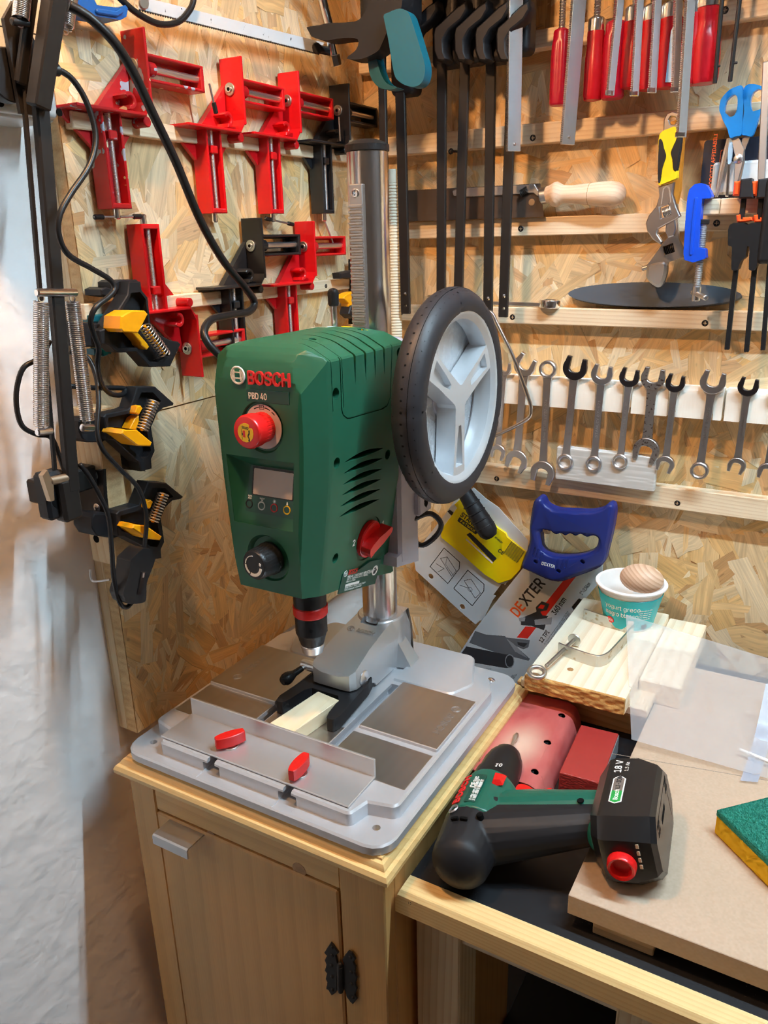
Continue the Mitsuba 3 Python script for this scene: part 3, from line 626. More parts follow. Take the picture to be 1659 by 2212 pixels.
sk = part(kb, 'stop_sticker', ext(Point(0, 0).buffer(.0092, 16).difference(sbox(.0045, .0048, .02, .02)), -.0001, .0003, kf), 'yellow', label='yellow sticker reading Stop')
part(kb, 'stop_print', cat(txt('Stop', .0028, Fr(kf.p(-.0042, .0036, .0003), kf.u, kf.v), .0002, True), ext(smoothpoly([(.0028, -.008), (.0036, -.0055), (.0022, -.003), (.0038, 0), (.004, .0025), (.0052, .0025), (.005, -.001), (.0034, -.003), (.0048, -.0055), (.0042, -.0085)]), .0003, .0005, kf), kf(box(-.0046, -.0042, -.007, .003, .0003, .0005, 0)), kf(box(-.0042, -.003, -.0025, -.0005, .0003, .0005, 0))), 'black_print', smooth=False)
part(kb, 'stop_print', kf(box(-.003, -.0004, -.0045, .002, .0003, .0005, 0)), 'red_plastic')
# display panel
pn = Fr((-.4868, .6106, .3410), (1, 0, 0), (0, .0105, .050))
pf = part(hd, 'control_panel', ext(rpoly([(-.0260, -.001), (.0375, -.001), (.0345, -.0492), (-.0300, -.0492)], .002), -.0005, .0006, pn), 'green_dark', label='dark green control panel')
part(pf, 'display', ext(rrect(-.0210, .0285, -.0302, -.0035, .001), .0006, .0012, pn), 'lcd', label='blank pinkish grey display')
part(pf, 'display_frame', ext(rrect(-.0228, .0295, -.0312, -.0015, .001).difference(rrect(-.0210, .0285, -.0302, -.0035, .001)), .0005, .0010, pn), 'black')
for i, (x, c) in enumerate(((-.0255, 'black'), (-.0095, 'white_plastic'), (.0065, 'red_plastic'), (.0225, 'yellow'))):
    part(pf, 'button', cat(ring(pn.p(x, -.0412, .0006), pn.w, .0040, .0007, 28, 6), ), c, label=('black', 'white', 'red', 'yellow')[i]+' button ring')
part(pf, 'panel_print', cat(txt('rpm', .0020, Fr(pn.p(-.0275, -.0336, .0006), pn.u, pn.v), .0002, True), txt('mm', .0020, Fr(pn.p(-.0275, -.0360, .0006), pn.u, pn.v), .0002, True), txt('"0"', .0030, Fr(pn.p(-.0125, -.0360, .0006), pn.u, pn.v), .0002, True),
     pn(ext(union_all([Point(.0065, -.0346).buffer(.0011)]+[LineString([(.0065, -.0346), (.0065+.0020*math.cos(t), -.0346+.0020*math.sin(t))]).buffer(.00016) for t in np.arange(8)*math.pi/4]), .0006, .0008)), pn(ext(union_all([Point(.0225, -.0352).buffer(.0011), sbox(.0219, -.0345, .0231, -.0330)]), .0006, .0008))), 'white_print', smooth=False)
# speed knob
K2 = A([-.4885, .5995, .2455])
def speedknob():
    a = man(*lathe([(.0178, 0), (.0178, .003), (.0172, .004), (.0160, .0225), (.0145, .0250), (.0125, .0256), (.0005, .0257)], K2, (-.06, -1, .03), 64))
    for i in range(30):
        t = 2*math.pi*i/30; a -= man(*cyl(K2+A([.0178*math.cos(t), -.004, .0178*math.sin(t)]), K2+A([.0166*math.cos(t)-.001, -.021, .0166*math.sin(t)]), .0008, n=5, b=0))
    return a
sk2 = part(hd, 'speed_knob', speedknob(), 'black', label='black ribbed speed knob')
kf = Fr(K2+A([-.0016, -.0258, .0008]), (1, -.06, 0), (0, .03, 1))
arcs = [(88, 140, .0098, .0106), (146, 176, .0096, .0108), (182, 240, .0092, .0112), (247, 352, .0086, .0118)]
for a0, a1, r0, r1 in arcs:
    th = np.radians(np.linspace(a0, a1, 12)); part(sk2, 'dial_arc', ext([(r1*math.cos(t), r1*math.sin(t)) for t in th]+[(r0*math.cos(t), r0*math.sin(t)) for t in th[::-1]], 0, .0004, kf), 'white_print')
part(sk2, 'dial_arc', ext([(.0078, .0016), (.0100, .0008), (.0104, .0032), (.0085, .0046)], 0, .0004, kf), 'white_print')
# gear knob on the side
g = SF((795, 1163), -.0014)
gk = part(hd, 'gear_knob', cat(ext(Point(0, 0).buffer(.0218, 16), 0, .0060, g, .0015)), 'red_gloss', label='red turning knob')
wing = rpoly([(-.0215, -.0015), (-.0195, -.0085), (-.012, -.0062), (.008, -.0055), (.0255, -.0022), (.0285, .0022), (.0255, .0060), (.012, .0064), (.0, .0078), (-.013, .0062), (-.0205, .004)], .0014)
part(gk, 'knob_wing', ext(wing, .0035, .0175, g.rot(math.radians(14)), .002), 'red_gloss')
for s_, p_ in (('2', (760, 1181)), ('1', (823, 1139))):
    part(hd, 'digit', txt(s_, .0072, SF(p_, -.0002), .0006, True), 'white_print')
# rating plate
q0, q1 = PS((729, 1283)), PS((729, 1229)); q2 = PS((816, 1258))
tilt = Fr(q0, q2-q0, q1-q0); tilt.o = q0+tilt.w*.0002
lb = part(hd, 'rating_plate', ext([(0, 0), (.082, 0), (.082, .031), (.056, .031), (.045, .0275), (.030, .0232), (0, .0232)], -.0004, .0008, tilt), 'green_dark', label='dark rating plate with small print')
part(lb, 'brand_print', txt('BOSCH', .0058, Fr(tilt.p(.0110, .0208, .0008), tilt.u, tilt.v), .0003, True, wid=.019), 'red_print')
lines = [('PBD 40  3 603 M07 000', .0026, .0170), ('230 V~ 50/60 Hz 3,0 A 710 W', .0021, .0144), ('Made in China', .0021, .0118), ('Robert Bosch Power Tools GmbH', .0021, .0046), ('70538 Stuttgart, GERMANY', .0021, .0018)]
part(lb, 'small_print', cat(*[txt(s_, h, Fr(tilt.p(.0110, b_, .0008), tilt.u, tilt.v), .0002, i == 0) for i, (s_, h, b_) in enumerate(lines)]+[txt('CE', .0058, Fr(tilt.p(.0475, .0142, .0008), tilt.u, tilt.v), .0002, True), tilt(box(.0395, .0450, .0172, .0222, .0007, .0009, 0)) if 0 else txt('EAC', .0042, Fr(tilt.p(.0580, .0160, .0008), tilt.u, tilt.v), .0002, True), ring(tilt.p(.0055, .0232, .0008), tilt.w, .0033, .0004, 24, 5), txt('H', .0034, Fr(tilt.p(.0055, .0232, .0008), tilt.u, tilt.v), .0003, True, True)]), 'white_print', smooth=False)
part(lb, 'serial_field', tilt(box(.0110, .0410, .0068, .0098, .0007, .0010, .0001)), 'white_print')
part(lb, 'manual_sign', ext(Point(.0725, .0180).buffer(.0062, 12), .0007, .0010, tilt), 'white_print')
part(lb, 'manual_sign', ext(Point(.0712, .0208).buffer(.0014).union(Polygon([(.0690, .0140), (.0735, .0140), (.0765, .0185), (.0735, .0207), (.0725, .0180), (.0695, .0190)])), .0010, .0012, tilt), 'black_print')
# stickers on top
part(hd, 'top_sticker', hull([(HX+x, y, z) for x, y, z in ((.004, .744, .4660), (.036, .746, .4620), (.034, .758, .4612), (.002, .756, .4645), (.004, .744, .4668), (.036, .746, .4632), (.034, .758, .4625), (.002, .756, .4656))]), 'yellow', label='yellow warning sticker')
part(hd, 'top_sticker', hull([(HX+x, y, z) for x, y, z in ((-.030, .735, .4655), (-.008, .735, .4670), (-.008, .750, .4660), (-.030, .750, .4642), (-.030, .735, .4630), (-.008, .735, .4645), (-.008, .750, .4640), (-.030, .750, .4625))]), 'white_print', label='white sticker')
# --- carriage behind the head
cr = part(dp, 'carriage', cat(box(CXP-.058, CXP+.0585, .764, .812, .186, .41, .004), hull([(CXP+x, y, z) for x in (-.052, .058) for y, z in ((.755, .188), (.755, .20), (.81, .176), (.81, .205))]), cyl((CXP, CY, .19), (CXP, CY, .445), .036, n=40), box(CXP+.018, CXP+.0655, .800, .832, .238, .268, .002)), 'grey_cast', label='grey casting that slides on the column')
y, z = PL([(890, 1094)], CXP+.0655)[0] if 0 else (.815, .253)
part(cr, 'hex_socket', ext([(.0052*math.cos(t), .0080*math.sin(t)) for t in np.arange(6)*math.pi/3+math.pi/6], -.001, .0004, Fr((CXP+.0655, .817, .253), (0, 1, 0), (0, 0, 1))), 'hole')
part(dp, 'motor_cord', tube([(CXP+.055, .80, .233), (CXP+.068, .822, .236), (CXP+.078, .832, .222), (CXP+.072, .834, .205), (CXP+.055, .828, .190), (CXP+.03, .84, .19)], .0034, 10, 6), 'black', label='black cord looped behind the carriage')
# locking rod with black knob
lr = px(724, 700, 1, .772)
part(dp, 'lock_lever', cyl((lr[0], .772, .42), (lr[0]-.001, .772, lr[2]+.022), .0036, n=18), 'chrome', label='chrome locking rod')
part(f'{dp}__lock_lever', 'lever_knob', lathe([(.0050, 0), (.0060, .002), (.0064, .014), (.0052, .0175), (.0025, .0192), (.0004, .0195)], (lr[0]-.001, .772, lr[2]+.020), (0, 0, 1), 24), 'black')
# --- chuck
CK = A([CXP+.0005, .6565, 0]); Z = lambda r, z: (r, z)
ck = part(dp, 'chuck', lathe([(.0186, -.215), (.0188, -.1755), (.0176, -.1745), (.0176, -.1580), (.0182, -.1570), (.0182, -.1365), (.0174, -.1355), (.0170, -.1335), (.0166, -.1325), (.0128, -.1190), (.0128, -.1188)], CK, (0, 0, 1), 48) if 0 else lathe([(.0128, .1195), (.0168, .1330), (.0174, .1350), (.0182, .1362), (.0182, .1560), (.0172, .1575), (.0186, .1600)], CK, (0, 0, 1), 48), 'black', label='black keyless chuck')
part(ck, 'chuck_ring', lathe([(.0184, .1575), (.0196, .1592), (.0198, .1690), (.0188, .1702)], CK, (0, 0, 1), 48), 'red_plastic', label='red ring')
part(ck, 'chuck_collar', lathe([(.0187, .1690), (.0187, .2050)], CK, (0, 0, 1), 48), 'black')
part(ck, 'chuck_nose', lathe([(.0055, .1090), (.0100, .1092), (.0118, .1105), (.0142, .1200), (.0130, .1215)], CK, (0, 0, 1), 48), 'steel', label='polished chuck nose')
part(ck, 'key_hole', cyl(CK+A([.0095, -.0142, .1450]), CK+A([.0105, -.0154, .1450]), .0022, n=14, b=.0001), 'hole')
for i in range(3):
    t = .6+i*2.094; part(ck, 'jaw', hull([CK+A([r*math.cos(t+s_), r*math.sin(t+s_), z]) for s_ in (-.35, .35) for r, z in ((.0012, .1050), (.0045, .1065), (.0060, .115), (.0008, .115))]), 'steel_dull')
# --- hand wheel
WC = A([-.3700, .7875, .3885]); WR, Wr = .1005, .0175
hw = part(dp, 'hand_wheel', lathe([(.0900, -.014), (.0930, -.0155), (.0992, -.0155), (.0992, .0155), (.0930, .0155), (.0900, .014), (.0850, .0100), (.0830, .0), (.0850, -.0100), (.0900, -.014)], WC, (1, 0, 0), 96), 'wheel_silver', smooth=30, label='silver hand wheel')
def tyre():
    n, k = 144, 28; V, F = [], []
    for i in range(n):
        t = 2*math.pi*i/n; c = A([0, math.cos(t), math.sin(t)])
        gap = min(abs((math.degrees(t)-g_+180) % 360-180) for g_ in (178, 218, 58, 98, 298, 338)); gr = .0008 if gap < 1.3 else 0
        for j in range(k):
            s_ = 2*math.pi*j/k; rr = Wr-gr; R_ = WR+(rr*math.cos(s_) if math.cos(s_) > -.42 else -rr*.42)
            V.append(WC+c*R_+A([rr*math.sin(s_)*1.02, 0, 0]))
    for i in range(n):
        for j in range(k):
            x, y = (i+1) % n, (j+1) % k; F += [(i*k+j, x*k+j, x*k+y), (i*k+j, x*k+y, i*k+y)]
    return A(V), A(F)
ty = part(hw, 'tyre', tyre(), 'rubber', label='black dimpled rubber grip ring')
def seam():
    o = []
    t = np.linspace(0, 2*math.pi, 145)
    return tube(np.c_[np.full(145, WC[0]+.0062), WC[1]+(WR+Wr*.925)*np.cos(t), WC[2]+(WR+Wr*.925)*np.sin(t)], .0004, 5, cap=False)
part(ty, 'grip_seam', seam(), 'hole')
def dimples():
    o = []
    for i in range(64):
        t = 2*math.pi*i/64
        for s_ in (-40, 0, 42, 80):
            a = math.radians(s_); tt = t+(.049 if s_ in (0, 80) else 0)
            nrm_ = A([math.sin(a), math.cos(a)*math.cos(tt), math.cos(a)*math.sin(tt)]); c = WC+A([0, math.cos(tt)*WR, math.sin(tt)*WR])
            o.append(lathe([(.0014, 0), (.0006, .00018)], c+nrm_*(Wr-.0001), nrm_, 7))
    return cat(*o)
part(ty, 'grip_dimples', dimples(), 'hole', smooth=False, kind='stuff')
wf = Fr(WC, (0, 1, 0), (0, 0, 1), (1, 0, 0))
def spoke_poly(a, w0, w1, r0, r1):
    c, s_ = math.cos(a), math.sin(a)
    return Polygon([(r0*c-w0*s_*-1*-1*0+x*c-y*s_, x*s_+y*c) for x, y in ((r0, -w0), (r1, -w1), (r1, w1), (r0, w0))]) if 0 else Polygon([(x*c-y*s_, x*s_+y*c) for x, y in ((r0, -w0), (r1*.6, -(w0+w1)*.47), (r1, -w1), (r1, w1), (r1*.6, (w0+w1)*.47), (r0, w0))])
SP = [math.radians(q) for q in (25, 147, 268)]
def spokes():
    U = union_all([spoke_poly(a, .0115, .0155, -.004, .0900) for a in SP]+[Point(0, 0).buffer(.015)]).buffer(-.004).buffer(.008).buffer(-.004).intersection(Point(0, 0).buffer(.0895, 48))
    b = man(*ext(U, -.0125, .0105, wf, .0015))
    for a in SP:
        pk = spoke_poly(a, .0030, .0095, .030, .076).buffer(-.0006).buffer(.0006)
        b -= man(*ext(pk, .0030, .02, wf))
    for a in SP:   # long chamfer on one flank, like the casting's
        pass
    return b
part(hw, 'spokes', spokes(), 'wheel_silver', smooth=30, label='three broad silver spokes')
part(hw, 'hub', cat(cyl((WC[0]-.012, WC[1], WC[2]), (WC[0]-.034, WC[1], WC[2]), .021, .024, 32), cyl((WC[0]-.034, WC[1], WC[2]), (CXP+.06, WC[1], WC[2]), .016, n=28)), 'grey_cast')
part(dp, 'hub_housing', box(CXP+.060, CXP+.0745, WC[1]-.034, WC[1]+.034, WC[2]-.04, WC[2]+.034, .004), 'grey_cast')
# --- wood offcut under the drill
z1 = .0450
wq = [px(a, b, 2, z1) for a, b in ((690, 1491), (733, 1507), (672, 1590), (588, 1558))]
wq = [(a[0], a[1]) for a in wq]
c0 = A(wq[0]); e = (A(wq[3])-c0); e = e/np.linalg.norm(e)
fx = Fr((wq[0][0], wq[0][1], .0267), e.tolist()+[0], (-e[1], e[0], 0))
M('offcut', proc(woodfn(1, (.90, .74, .50), (.84, .64, .38), 60, 9., contrast=.5)), .55)
t = one('wood_offcut', fx(box(.002, .083, -.0005, .0330, 0, .0180, .0008)), 'offcut', 'small pale wooden offcut lying on the silver drill base behind the fence', 'wood block')
# ------------------------------------------------------------------ left wall: corner clamps
M('clamp_red', (.56, .008, .012), .26)
M('clamp_worn', proc(lambda p, n, uv: mix(mix((.42, .010, .014), (.35, .38, .46), smoothstep(.66, .70, fbm(p.x*140, p.y*90, p.z*90, 3))), (.75, .66, .40), smoothstep(.73, .76, fbm(p.x*60+7, p.y*70, p.z*70, 3)))), .36)
M('clamp_black', (.013, .013, .015), .30)
def tr(cx, cy, s, pts): return [(cx+a/s, cy+b/s) for a, b in pts]
M('thread_steel', (.88, .88, .90), .34, 1.)
def corner_clamp(o, label, bsdf, flip=1, ang=0., lenA=.092, bar=None, barang=0., group=None, rodB=True, lenB=.094):
    """o: point (y, z) where the two fences meet; u = along the wall, v = up (flip = -1: leg up)"""
    t = thing('corner_clamp', label, 'clamp', group)
    c, s = math.cos(ang), math.sin(ang)
    f = Fr((XW, o[0], o[1]), (0, c, s), (0, -s*flip, c*flip), (1, 0, 0))
    W, D = .0265, .022; ca = -.037; vb = .045; ub = .011
    P = lambda *a: Polygon(a)
    web = union_all([P((-.084, -.002), (.004, -.002), (.020, .012), (ub+.003, .078), (ub, .078), (ub, .012), (.0, 0)),
        P((-.083, -.001), (-.079, -.010), (ca-W/2-.001, -.034), (ca+W/2+.001, -.046), (.006, -.014), (.02, vb-W/2-.004), (.040, vb-W/2-.001), (.036, vb), (ub, vb), (0, 0)),
        P((ub, .062), (ub+.014, vb+W/2+.002), (ub+.045, vb+W/2), (ub+.045, vb), (ub, vb)), sbox(ca-W/2, -lenA, ca+W/2, 0), sbox(ub, vb-W/2, ub+lenB, vb+W/2)])
    web = web.difference(Point(-.067, -.0105).buffer(.0042)).difference(Point(ub+.010, .066).buffer(.0035)).buffer(-.0008).buffer(.0008)
    web = web.difference(sbox(ub+.012, vb-.008, ub+lenB-.012, vb+.008))
    def trough(x0, x1, y0, y1, end, th=.0032):
        return sbox(x0, y0, x1, y1).difference(sbox(x0+th, y0+(th+.002 if end == 'a' else -1), x1-th, y1+1) if end == 'a' else sbox(x0-1, y0+th, x1-th-.002, y1-th))
    body = [ext(web, .004, .0085, None, .0008), ext(trough(ca-W/2, ca+W/2, -lenA, .0, 'a'), .005, .004+D, None, .0009),
            ext(trough(ub, ub+lenB, vb-W/2, vb+W/2, 'b'), .005, .004+D, None, .0009),
            box(-.0855, .004, -.0032, 0, .004, .034, .0008), box(ub-.0032, ub, .006, .078, .004, .037, .0008),
            hull([(.002, -.003, z) for z in (.004, .034)]+[(ub, .010, z) for z in (.004, .036)]+[(.004, 0, z) for z in (.004, .034)]+[(ub-.003, .012, z) for z in (.004, .036)])]
    hook = Polygon([(.0085*math.cos(q), .0085*math.sin(q)) for q in np.linspace(-2.2, 2.2, 18)]+[(.0042*math.cos(q), .0042*math.sin(q)) for q in np.linspace(2.2, -2.2, 14)])
    hook = affinity.translate(affinity.rotate(hook, 20, origin=(0, 0)), -.013, .010)
    body.append(ext(hook, .006, .030, None, .001)); body.append(hull([(-.045, -.001, z) for z in (.004, .012)]+[(ub-.003, .05, z) for z in (.004, .010)]+[(0, 0, z) for z in (.004, .014)]+[(-.02, .02, z) for z in (.004, .012)]))
    body.append(cyl((.0075, -.0075, .004), (.0075, -.0075, .030), .0052, n=18))
    part(t, 'body', f(cat(*body)), bsdf, smooth=30)
    sc = part(t, 'spindle', f(thread((ca, -lenA+.001, .0205), (ca, -.002, .0205), .0031, .0013)), 'thread_steel')
    part(t, 'nut_block', f(box(ca-.0056, ca+.0056, -.028, -.019, .009, .0260, .0012)), bsdf)
    part(sc, 'spindle_end', f(cyl((ca, -lenA-.010, .016), (ca, -lenA+.001, .016), .0036, n=16)), 'chrome')
    if bar:
        d = A([math.cos(barang), math.sin(barang), 0]); m0 = A([ca, -lenA-.0075, .016]); a, b = bar
        part(sc, 'tommy_bar', f(cyl(m0+d*a, m0+d*b, .0012, n=10)), 'steel_dull')
        if bsdf != 'clamp_black':
            part(sc, 'bar_grip', f(cyl(m0+d*(b-.012), m0+d*b, .0026, n=12)), 'black'); part(sc, 'bar_grip', f(cyl(m0+d*a, m0+d*(a+.012), .0026, n=12)), 'black') if a < -.012 else None
    rd = part(t, 'rod', f(cyl((ub-.001, vb, .019), (ub+lenB+.004, vb, .019), .0040, n=18)), 'thread_steel')
    part(t, 'rod_collar', f(cyl((ub+.012, vb, .019), (ub+.023, vb, .019), .0070, n=20)), bsdf)
    wa = part(t, 'washer', f(cyl((ub-.0052, vb, .018), (ub-.0030, vb, .018), .0072, n=22)), 'galv' if bsdf != 'clamp_worn' else 'brass_rust')
    part(wa, 'bolt_head', f(cyl((ub-.0066, vb, .018), (ub-.0050, vb, .018), .0038, n=16)), 'steel'); part(wa, 'socket', f(cyl((ub-.0068, vb, .018), (ub-.0064, vb, .018), .0022, n=6, b=0)), 'hole')
    return t, f
def on_left(p, x=-.66): return PL([p], x)[0]
CG = None
corner_clamp(on_left((306, 244)), 'worn red corner clamp with chipped paint, nearest the lamp arm in the upper row', 'clamp_worn', bar=(-.03, .034), barang=.02)
c2, f2 = corner_clamp(on_left((512, 281)), 'glossy red corner clamp in the middle of the upper row', 'clamp_red')
corner_clamp(on_left((634, 298)), 'glossy red corner clamp just left of the black one by the column', 'clamp_red', bar=(-.016, .045), barang=-.12)
corner_clamp(on_left((742, 312)), 'black corner clamp half hidden behind the top of the steel column', 'clamp_black', bar=(-.004, .04), barang=-1.0)
corner_clamp(on_left((403, 669)), 'red corner clamp hung upside down beside the black spring clips', 'clamp_red', flip=-1)
corner_clamp(on_left((556, 612)), 'black corner clamp in the lower row, crossed by the thick black cable', 'clamp_black', lenA=.105)
corner_clamp(on_left((668, 607)), 'red corner clamp in the lower row, right of the black one', 'clamp_red', lenA=.105)
# loose bars of the first and the third clamp that hang down from their right legs
for (a, b), lab in ((((452, 180), (467, 246)), 1), (((732, 252), (735, 305)), 2)):
    p0, p1 = px(*a, 0, -.655), px(*b, 0, -.655)
    k = ('corner_clamp', 'corner_clamp_002')[lab-1]
    q = part(k, 'tommy_bar', cyl(p0, p1, .0012, n=10), 'steel'); m = p0+(p1-p0)*.62
    if lab == 1: part(k, 'bar_grip', cyl(m, p1, .0026, n=12), 'black')
# ------------------------------------------------------------------ left wall: spring corner clips
M('orange', (.90, .38, .004), .35)
M('teal', (.003, .09, .13), .4)
def clip(label, out, pocket, arm, jaw, jaw2, spr, x=-.640, th=.017, arms2=None, col='black_soft', wedge=None):
    t = thing('spring_corner_clip', label, 'clamp'); f = LW(0.); pl = lambda q, xx=x: PL(q, xx)
    P = Polygon(pl(out)).buffer(0); body = man(*ext(P, x-th, x, f, .0010))
    inner = P.buffer(-.0035)
    if pocket: inner = inner.intersection(Polygon(pl(pocket)).buffer(0))
    if not inner.is_empty: body -= man(*ext(inner, x-th*.55, x+.01, f))
    part(t, 'body', arr(body), col, smooth=25)
    for a in arm: part(t, 'arm', ext(Polygon(pl(a[0], a[1])).buffer(0), a[2], a[1], f, .0012), col)
    if spr:
        p0, p1, r, n = spr; a, b = px(*p0, 0, x+.004), px(*p1, 0, x+.004)
        part(t, 'spring', coil(a, b, r, .0009, n), 'steel', smooth=True, label='bright coil spring')
        part(t, 'guide', tube([a, b], .0016, 8), 'orange')
    for j, x0, x1 in jaw: part(t, 'jaw', ext(Polygon(pl(j, x1)).buffer(0), x0, x1, f, .0012), 'orange', label='yellow orange sliding jaw')
    for j, x0, x1 in jaw2: part(t, 'slider', ext(Polygon(pl(j, x1)).buffer(0), x0, x1, f, .0008), 'orange')
    return t
q = lambda pts: tr(160, 580, 6.38, pts)
clip('topmost black spring clip, yellow jaw at its upper end',
     q([(760, 180), (920, 180), (940, 300), (1020, 400), (1060, 750), (1200, 920), (1330, 990), (1440, 1010), (1475, 1045), (1330, 1350), (1045, 1360), (860, 1150), (600, 1160), (480, 1050), (380, 1040), (350, 860), (450, 820), (740, 360)]),
     q([(770, 340), (930, 320), (1010, 420), (1040, 760), (1180, 940), (1300, 1200), (1150, 1290), (1040, 1280), (870, 1090), (610, 1100), (490, 1000), (460, 860), (500, 800)]),
     [(q([(110, 740), (350, 760), (460, 830), (450, 1040), (350, 1080), (150, 1080), (110, 990)]), -.652, -.680), (q([(570, 190), (620, 160), (860, 150), (900, 180), (760, 310), (580, 300)]), -.654, -.680), (q([(370, 290), (440, 255), (660, 320), (650, 380), (560, 400), (380, 370)]), -.660, -.684)],
     [(q([(640, 830), (650, 660), (790, 580), (980, 580), (1025, 630), (890, 890), (680, 880)]), -.642, -.618)],
     [(q([(800, 880), (880, 880), (1010, 1030), (1040, 1080), (1010, 1120), (930, 1060), (920, 1020)]), -.648, -.634)],
     ((137.0+175, 700+4), (356, 766), .0060, 11))
k = thing('spring_corner_clip', 'teal corner clip mostly hidden behind the topmost black one', 'clamp')
part(k, 'arm', ext(PL(q([(270, 650), (500, 620), (500, 750), (400, 755), (270, 740)]), -.668), -.684, -.668, LW(0.), .001), 'teal'); part(k, 'arm', ext(PL(q([(280, 1110), (500, 1100), (480, 1190), (420, 1215), (290, 1190)]), -.672), -.684, -.672, LW(0.), .001), 'teal')
part(k, 'plate', ext(PL(q([(380, 640), (520, 640), (520, 1180), (380, 1180)]), -.680), -.688, -.680, LW(0.), .001), 'teal')
q = lambda pts: tr(160, 810, 6.38, pts)
clip('black spring clip with yellow jaw, middle one of the three',
     q([(410, 580), (440, 540), (740, 475), (780, 450), (870, 170), (1120, 160), (1380, 390), (1370, 420), (1240, 450), (1150, 530), (1070, 720), (1120, 1050), (1070, 1160), (1080, 1290), (930, 1330), (900, 1210), (560, 900), (450, 890), (440, 720)]),
     q([(470, 590), (760, 530), (830, 450), (930, 240), (1090, 240), (1200, 360), (1060, 560), (1000, 760), (1060, 1040), (1010, 1130), (930, 1150), (640, 900), (480, 830)]),
     [(q([(70, 640), (110, 600), (380, 590), (440, 640), (440, 900), (390, 930), (180, 930), (110, 870), (70, 760)]), -.652, -.680), (q([(560, 1020), (700, 1020), (900, 1220), (1000, 1330), (760, 1310), (580, 1180)]), -.664, -.684)],
     [(q([(650, 810), (680, 755), (870, 755), (1080, 930), (1060, 985), (880, 980)]), -.644, -.616)],
     [(q([(870, 430), (920, 420), (950, 460), (900, 550), (840, 520)]), -.648, -.632), (q([(840, 600), (900, 560), (900, 640), (860, 755), (760, 755)]), -.648, -.636)],
     ((330+2, 865), (305, 930), .0062, 11))
q = lambda pts: tr(60, 980, 4.608, pts)
clip('lowest black spring clip, behind the cable switch',
     q([(880, 600), (910, 570), (1110, 510), (1200, 280), (1380, 290), (1550, 430), (1530, 450), (1440, 470), (1370, 540), (1330, 640), (1365, 880), (1330, 950), (1335, 1040), (1260, 1055), (1200, 950), (960, 830), (900, 820), (890, 700)]),
     q([(920, 620), (1120, 560), (1170, 480), (1240, 340), (1370, 340), (1450, 430), (1330, 560), (1290, 680), (1320, 870), (1290, 930), (1220, 920), (1000, 790), (930, 770)]),
     [(q([(640, 640), (665, 600), (860, 600), (900, 660), (900, 830), (860, 845), (690, 820), (640, 740)]), -.652, -.680)],
     [(q([(1040, 745), (1060, 705), (1180, 715), (1340, 825), (1320, 865), (1200, 850)]), -.644, -.618)],
     [(q([(1190, 480), (1225, 460), (1250, 480), (1220, 550), (1180, 540)]), -.648, -.632)],
     ((353.5, 1065), (329, 1128), .0060, 11))
# ------------------------------------------------------------------ block and bracket that hold the lamp, hook
q = lambda pts: tr(60, 980, 4.608, pts)
cn = px(253, 1224, 0, -.662)
yb, zb = cn[1], cn[2]; zt = px(232, 880, 0, -.662)[2]
t = thing('wood_block', 'upright wooden block on the left wall with a speckled chipboard side, behind the lamp bracket', 'wood block')
part(t, 'block', box(-.701, -.6625, yb, yb+.026, zb, zt, .0012), 'pine_z')
part(t, 'chipboard_side', box(-.6625, -.6620, yb+.0006, yb+.0255, zb+.0006, zt-.0006, .0002), 'osb_core')
u, v = PR([(208, 1164)], yb)[0]; part(t, 'screw_hole', RW(yb)(cyl((u, v, 0), (u, v, .0003), .0045, n=16, b=0)), 'hole')
p = [px(a, b, 1, .512) for a, b in ((237, 1252), (205, 1256), (197, 1250), (195, 1230))]
one('wall_hook', tube(A(p), .0012, 8, 4), 'steel_dull', 'small bent wire hook on the bare wall below the wooden block', 'hook', smooth=True)
# ------------------------------------------------------------------ desk lamp
LX = -.625
def bar(t, name, p0, p1, wy, wx, bsdf='black_paint', **k):
    d = A(p1)-A(p0); f = Fr(p0, d, (0, 1, 0)); L = np.linalg.norm(d)
    return part(t, name, f(box(0, L, -wy/2, wy/2, -wx/2, wx/2, .0015)), bsdf, **k)
t = LAMP = thing('desk_lamp', 'black spring-arm desk lamp with bright coil springs, screwed to the left wall', 'desk lamp')
E0 = px(84, 190, 0, LX); E1 = px(156, 1062, 0, LX)
bar(t, 'lower_arm', E1, E0, .0135, .0085, label='black square lower arm')
bar(t, 'lower_arm', E1+A([-.010, -.008, .02]), E0+A([-.010, -.008, 0]), .0035, .006)
H = A([-.46, .40, 1.06])
E2 = E0+A([.012, -.002, .012]); 
UP = px(112, 40, 0, LX+.02); ud = (UP-E2)/np.linalg.norm(UP-E2); UT = E2+ud*.20
bar(t, 'upper_arm', E2-ud*.03, UT, .0165, .014)
bar(t, 'upper_arm', E2+A([-.02, -.010, -.01]), UT+A([-.02, -.010, 0]), .010, .006)
part(t, 'elbow', cyl(E0+A([-.030, -.012, .010]), E0+A([-.018, -.012, .010]), .021, n=28), 'black', label='round elbow disc')
part(t, 'elbow_plate', hull([E0+A([x, y, z]) for x in (-.014, -.010) for y, z in ((-.014, -.02), (.012, -.02), (.016, .03), (-.004, .065), (-.016, .05))]), 'black_paint')
part(t, 'head_arm', tube([UT, UT+A([.01, 0, .03]), H+A([-.01, -.03, .09])], .006, 10, 5), 'black_paint')
desk_lamp_head(t, H, (.22, .30, -1))
def spring_with_hooks(p0, p1, r, n):
    k = part(t, 'tension_spring', coil(p0, p1, r, .00085, n, 12, 5), 'chrome', smooth=True, label='bright steel tension spring')
    d = (A(p1)-A(p0))/np.linalg.norm(A(p1)-A(p0))
    part(k, 'spring_hook', ring(A(p0)-d*.003, (1, 0, 0), .003, .0007, 16, 6), 'chrome'); part(k, 'spring_hook', ring(A(p1)+d*.003, (1, 0, 0), .003, .0007, 16, 6), 'chrome')
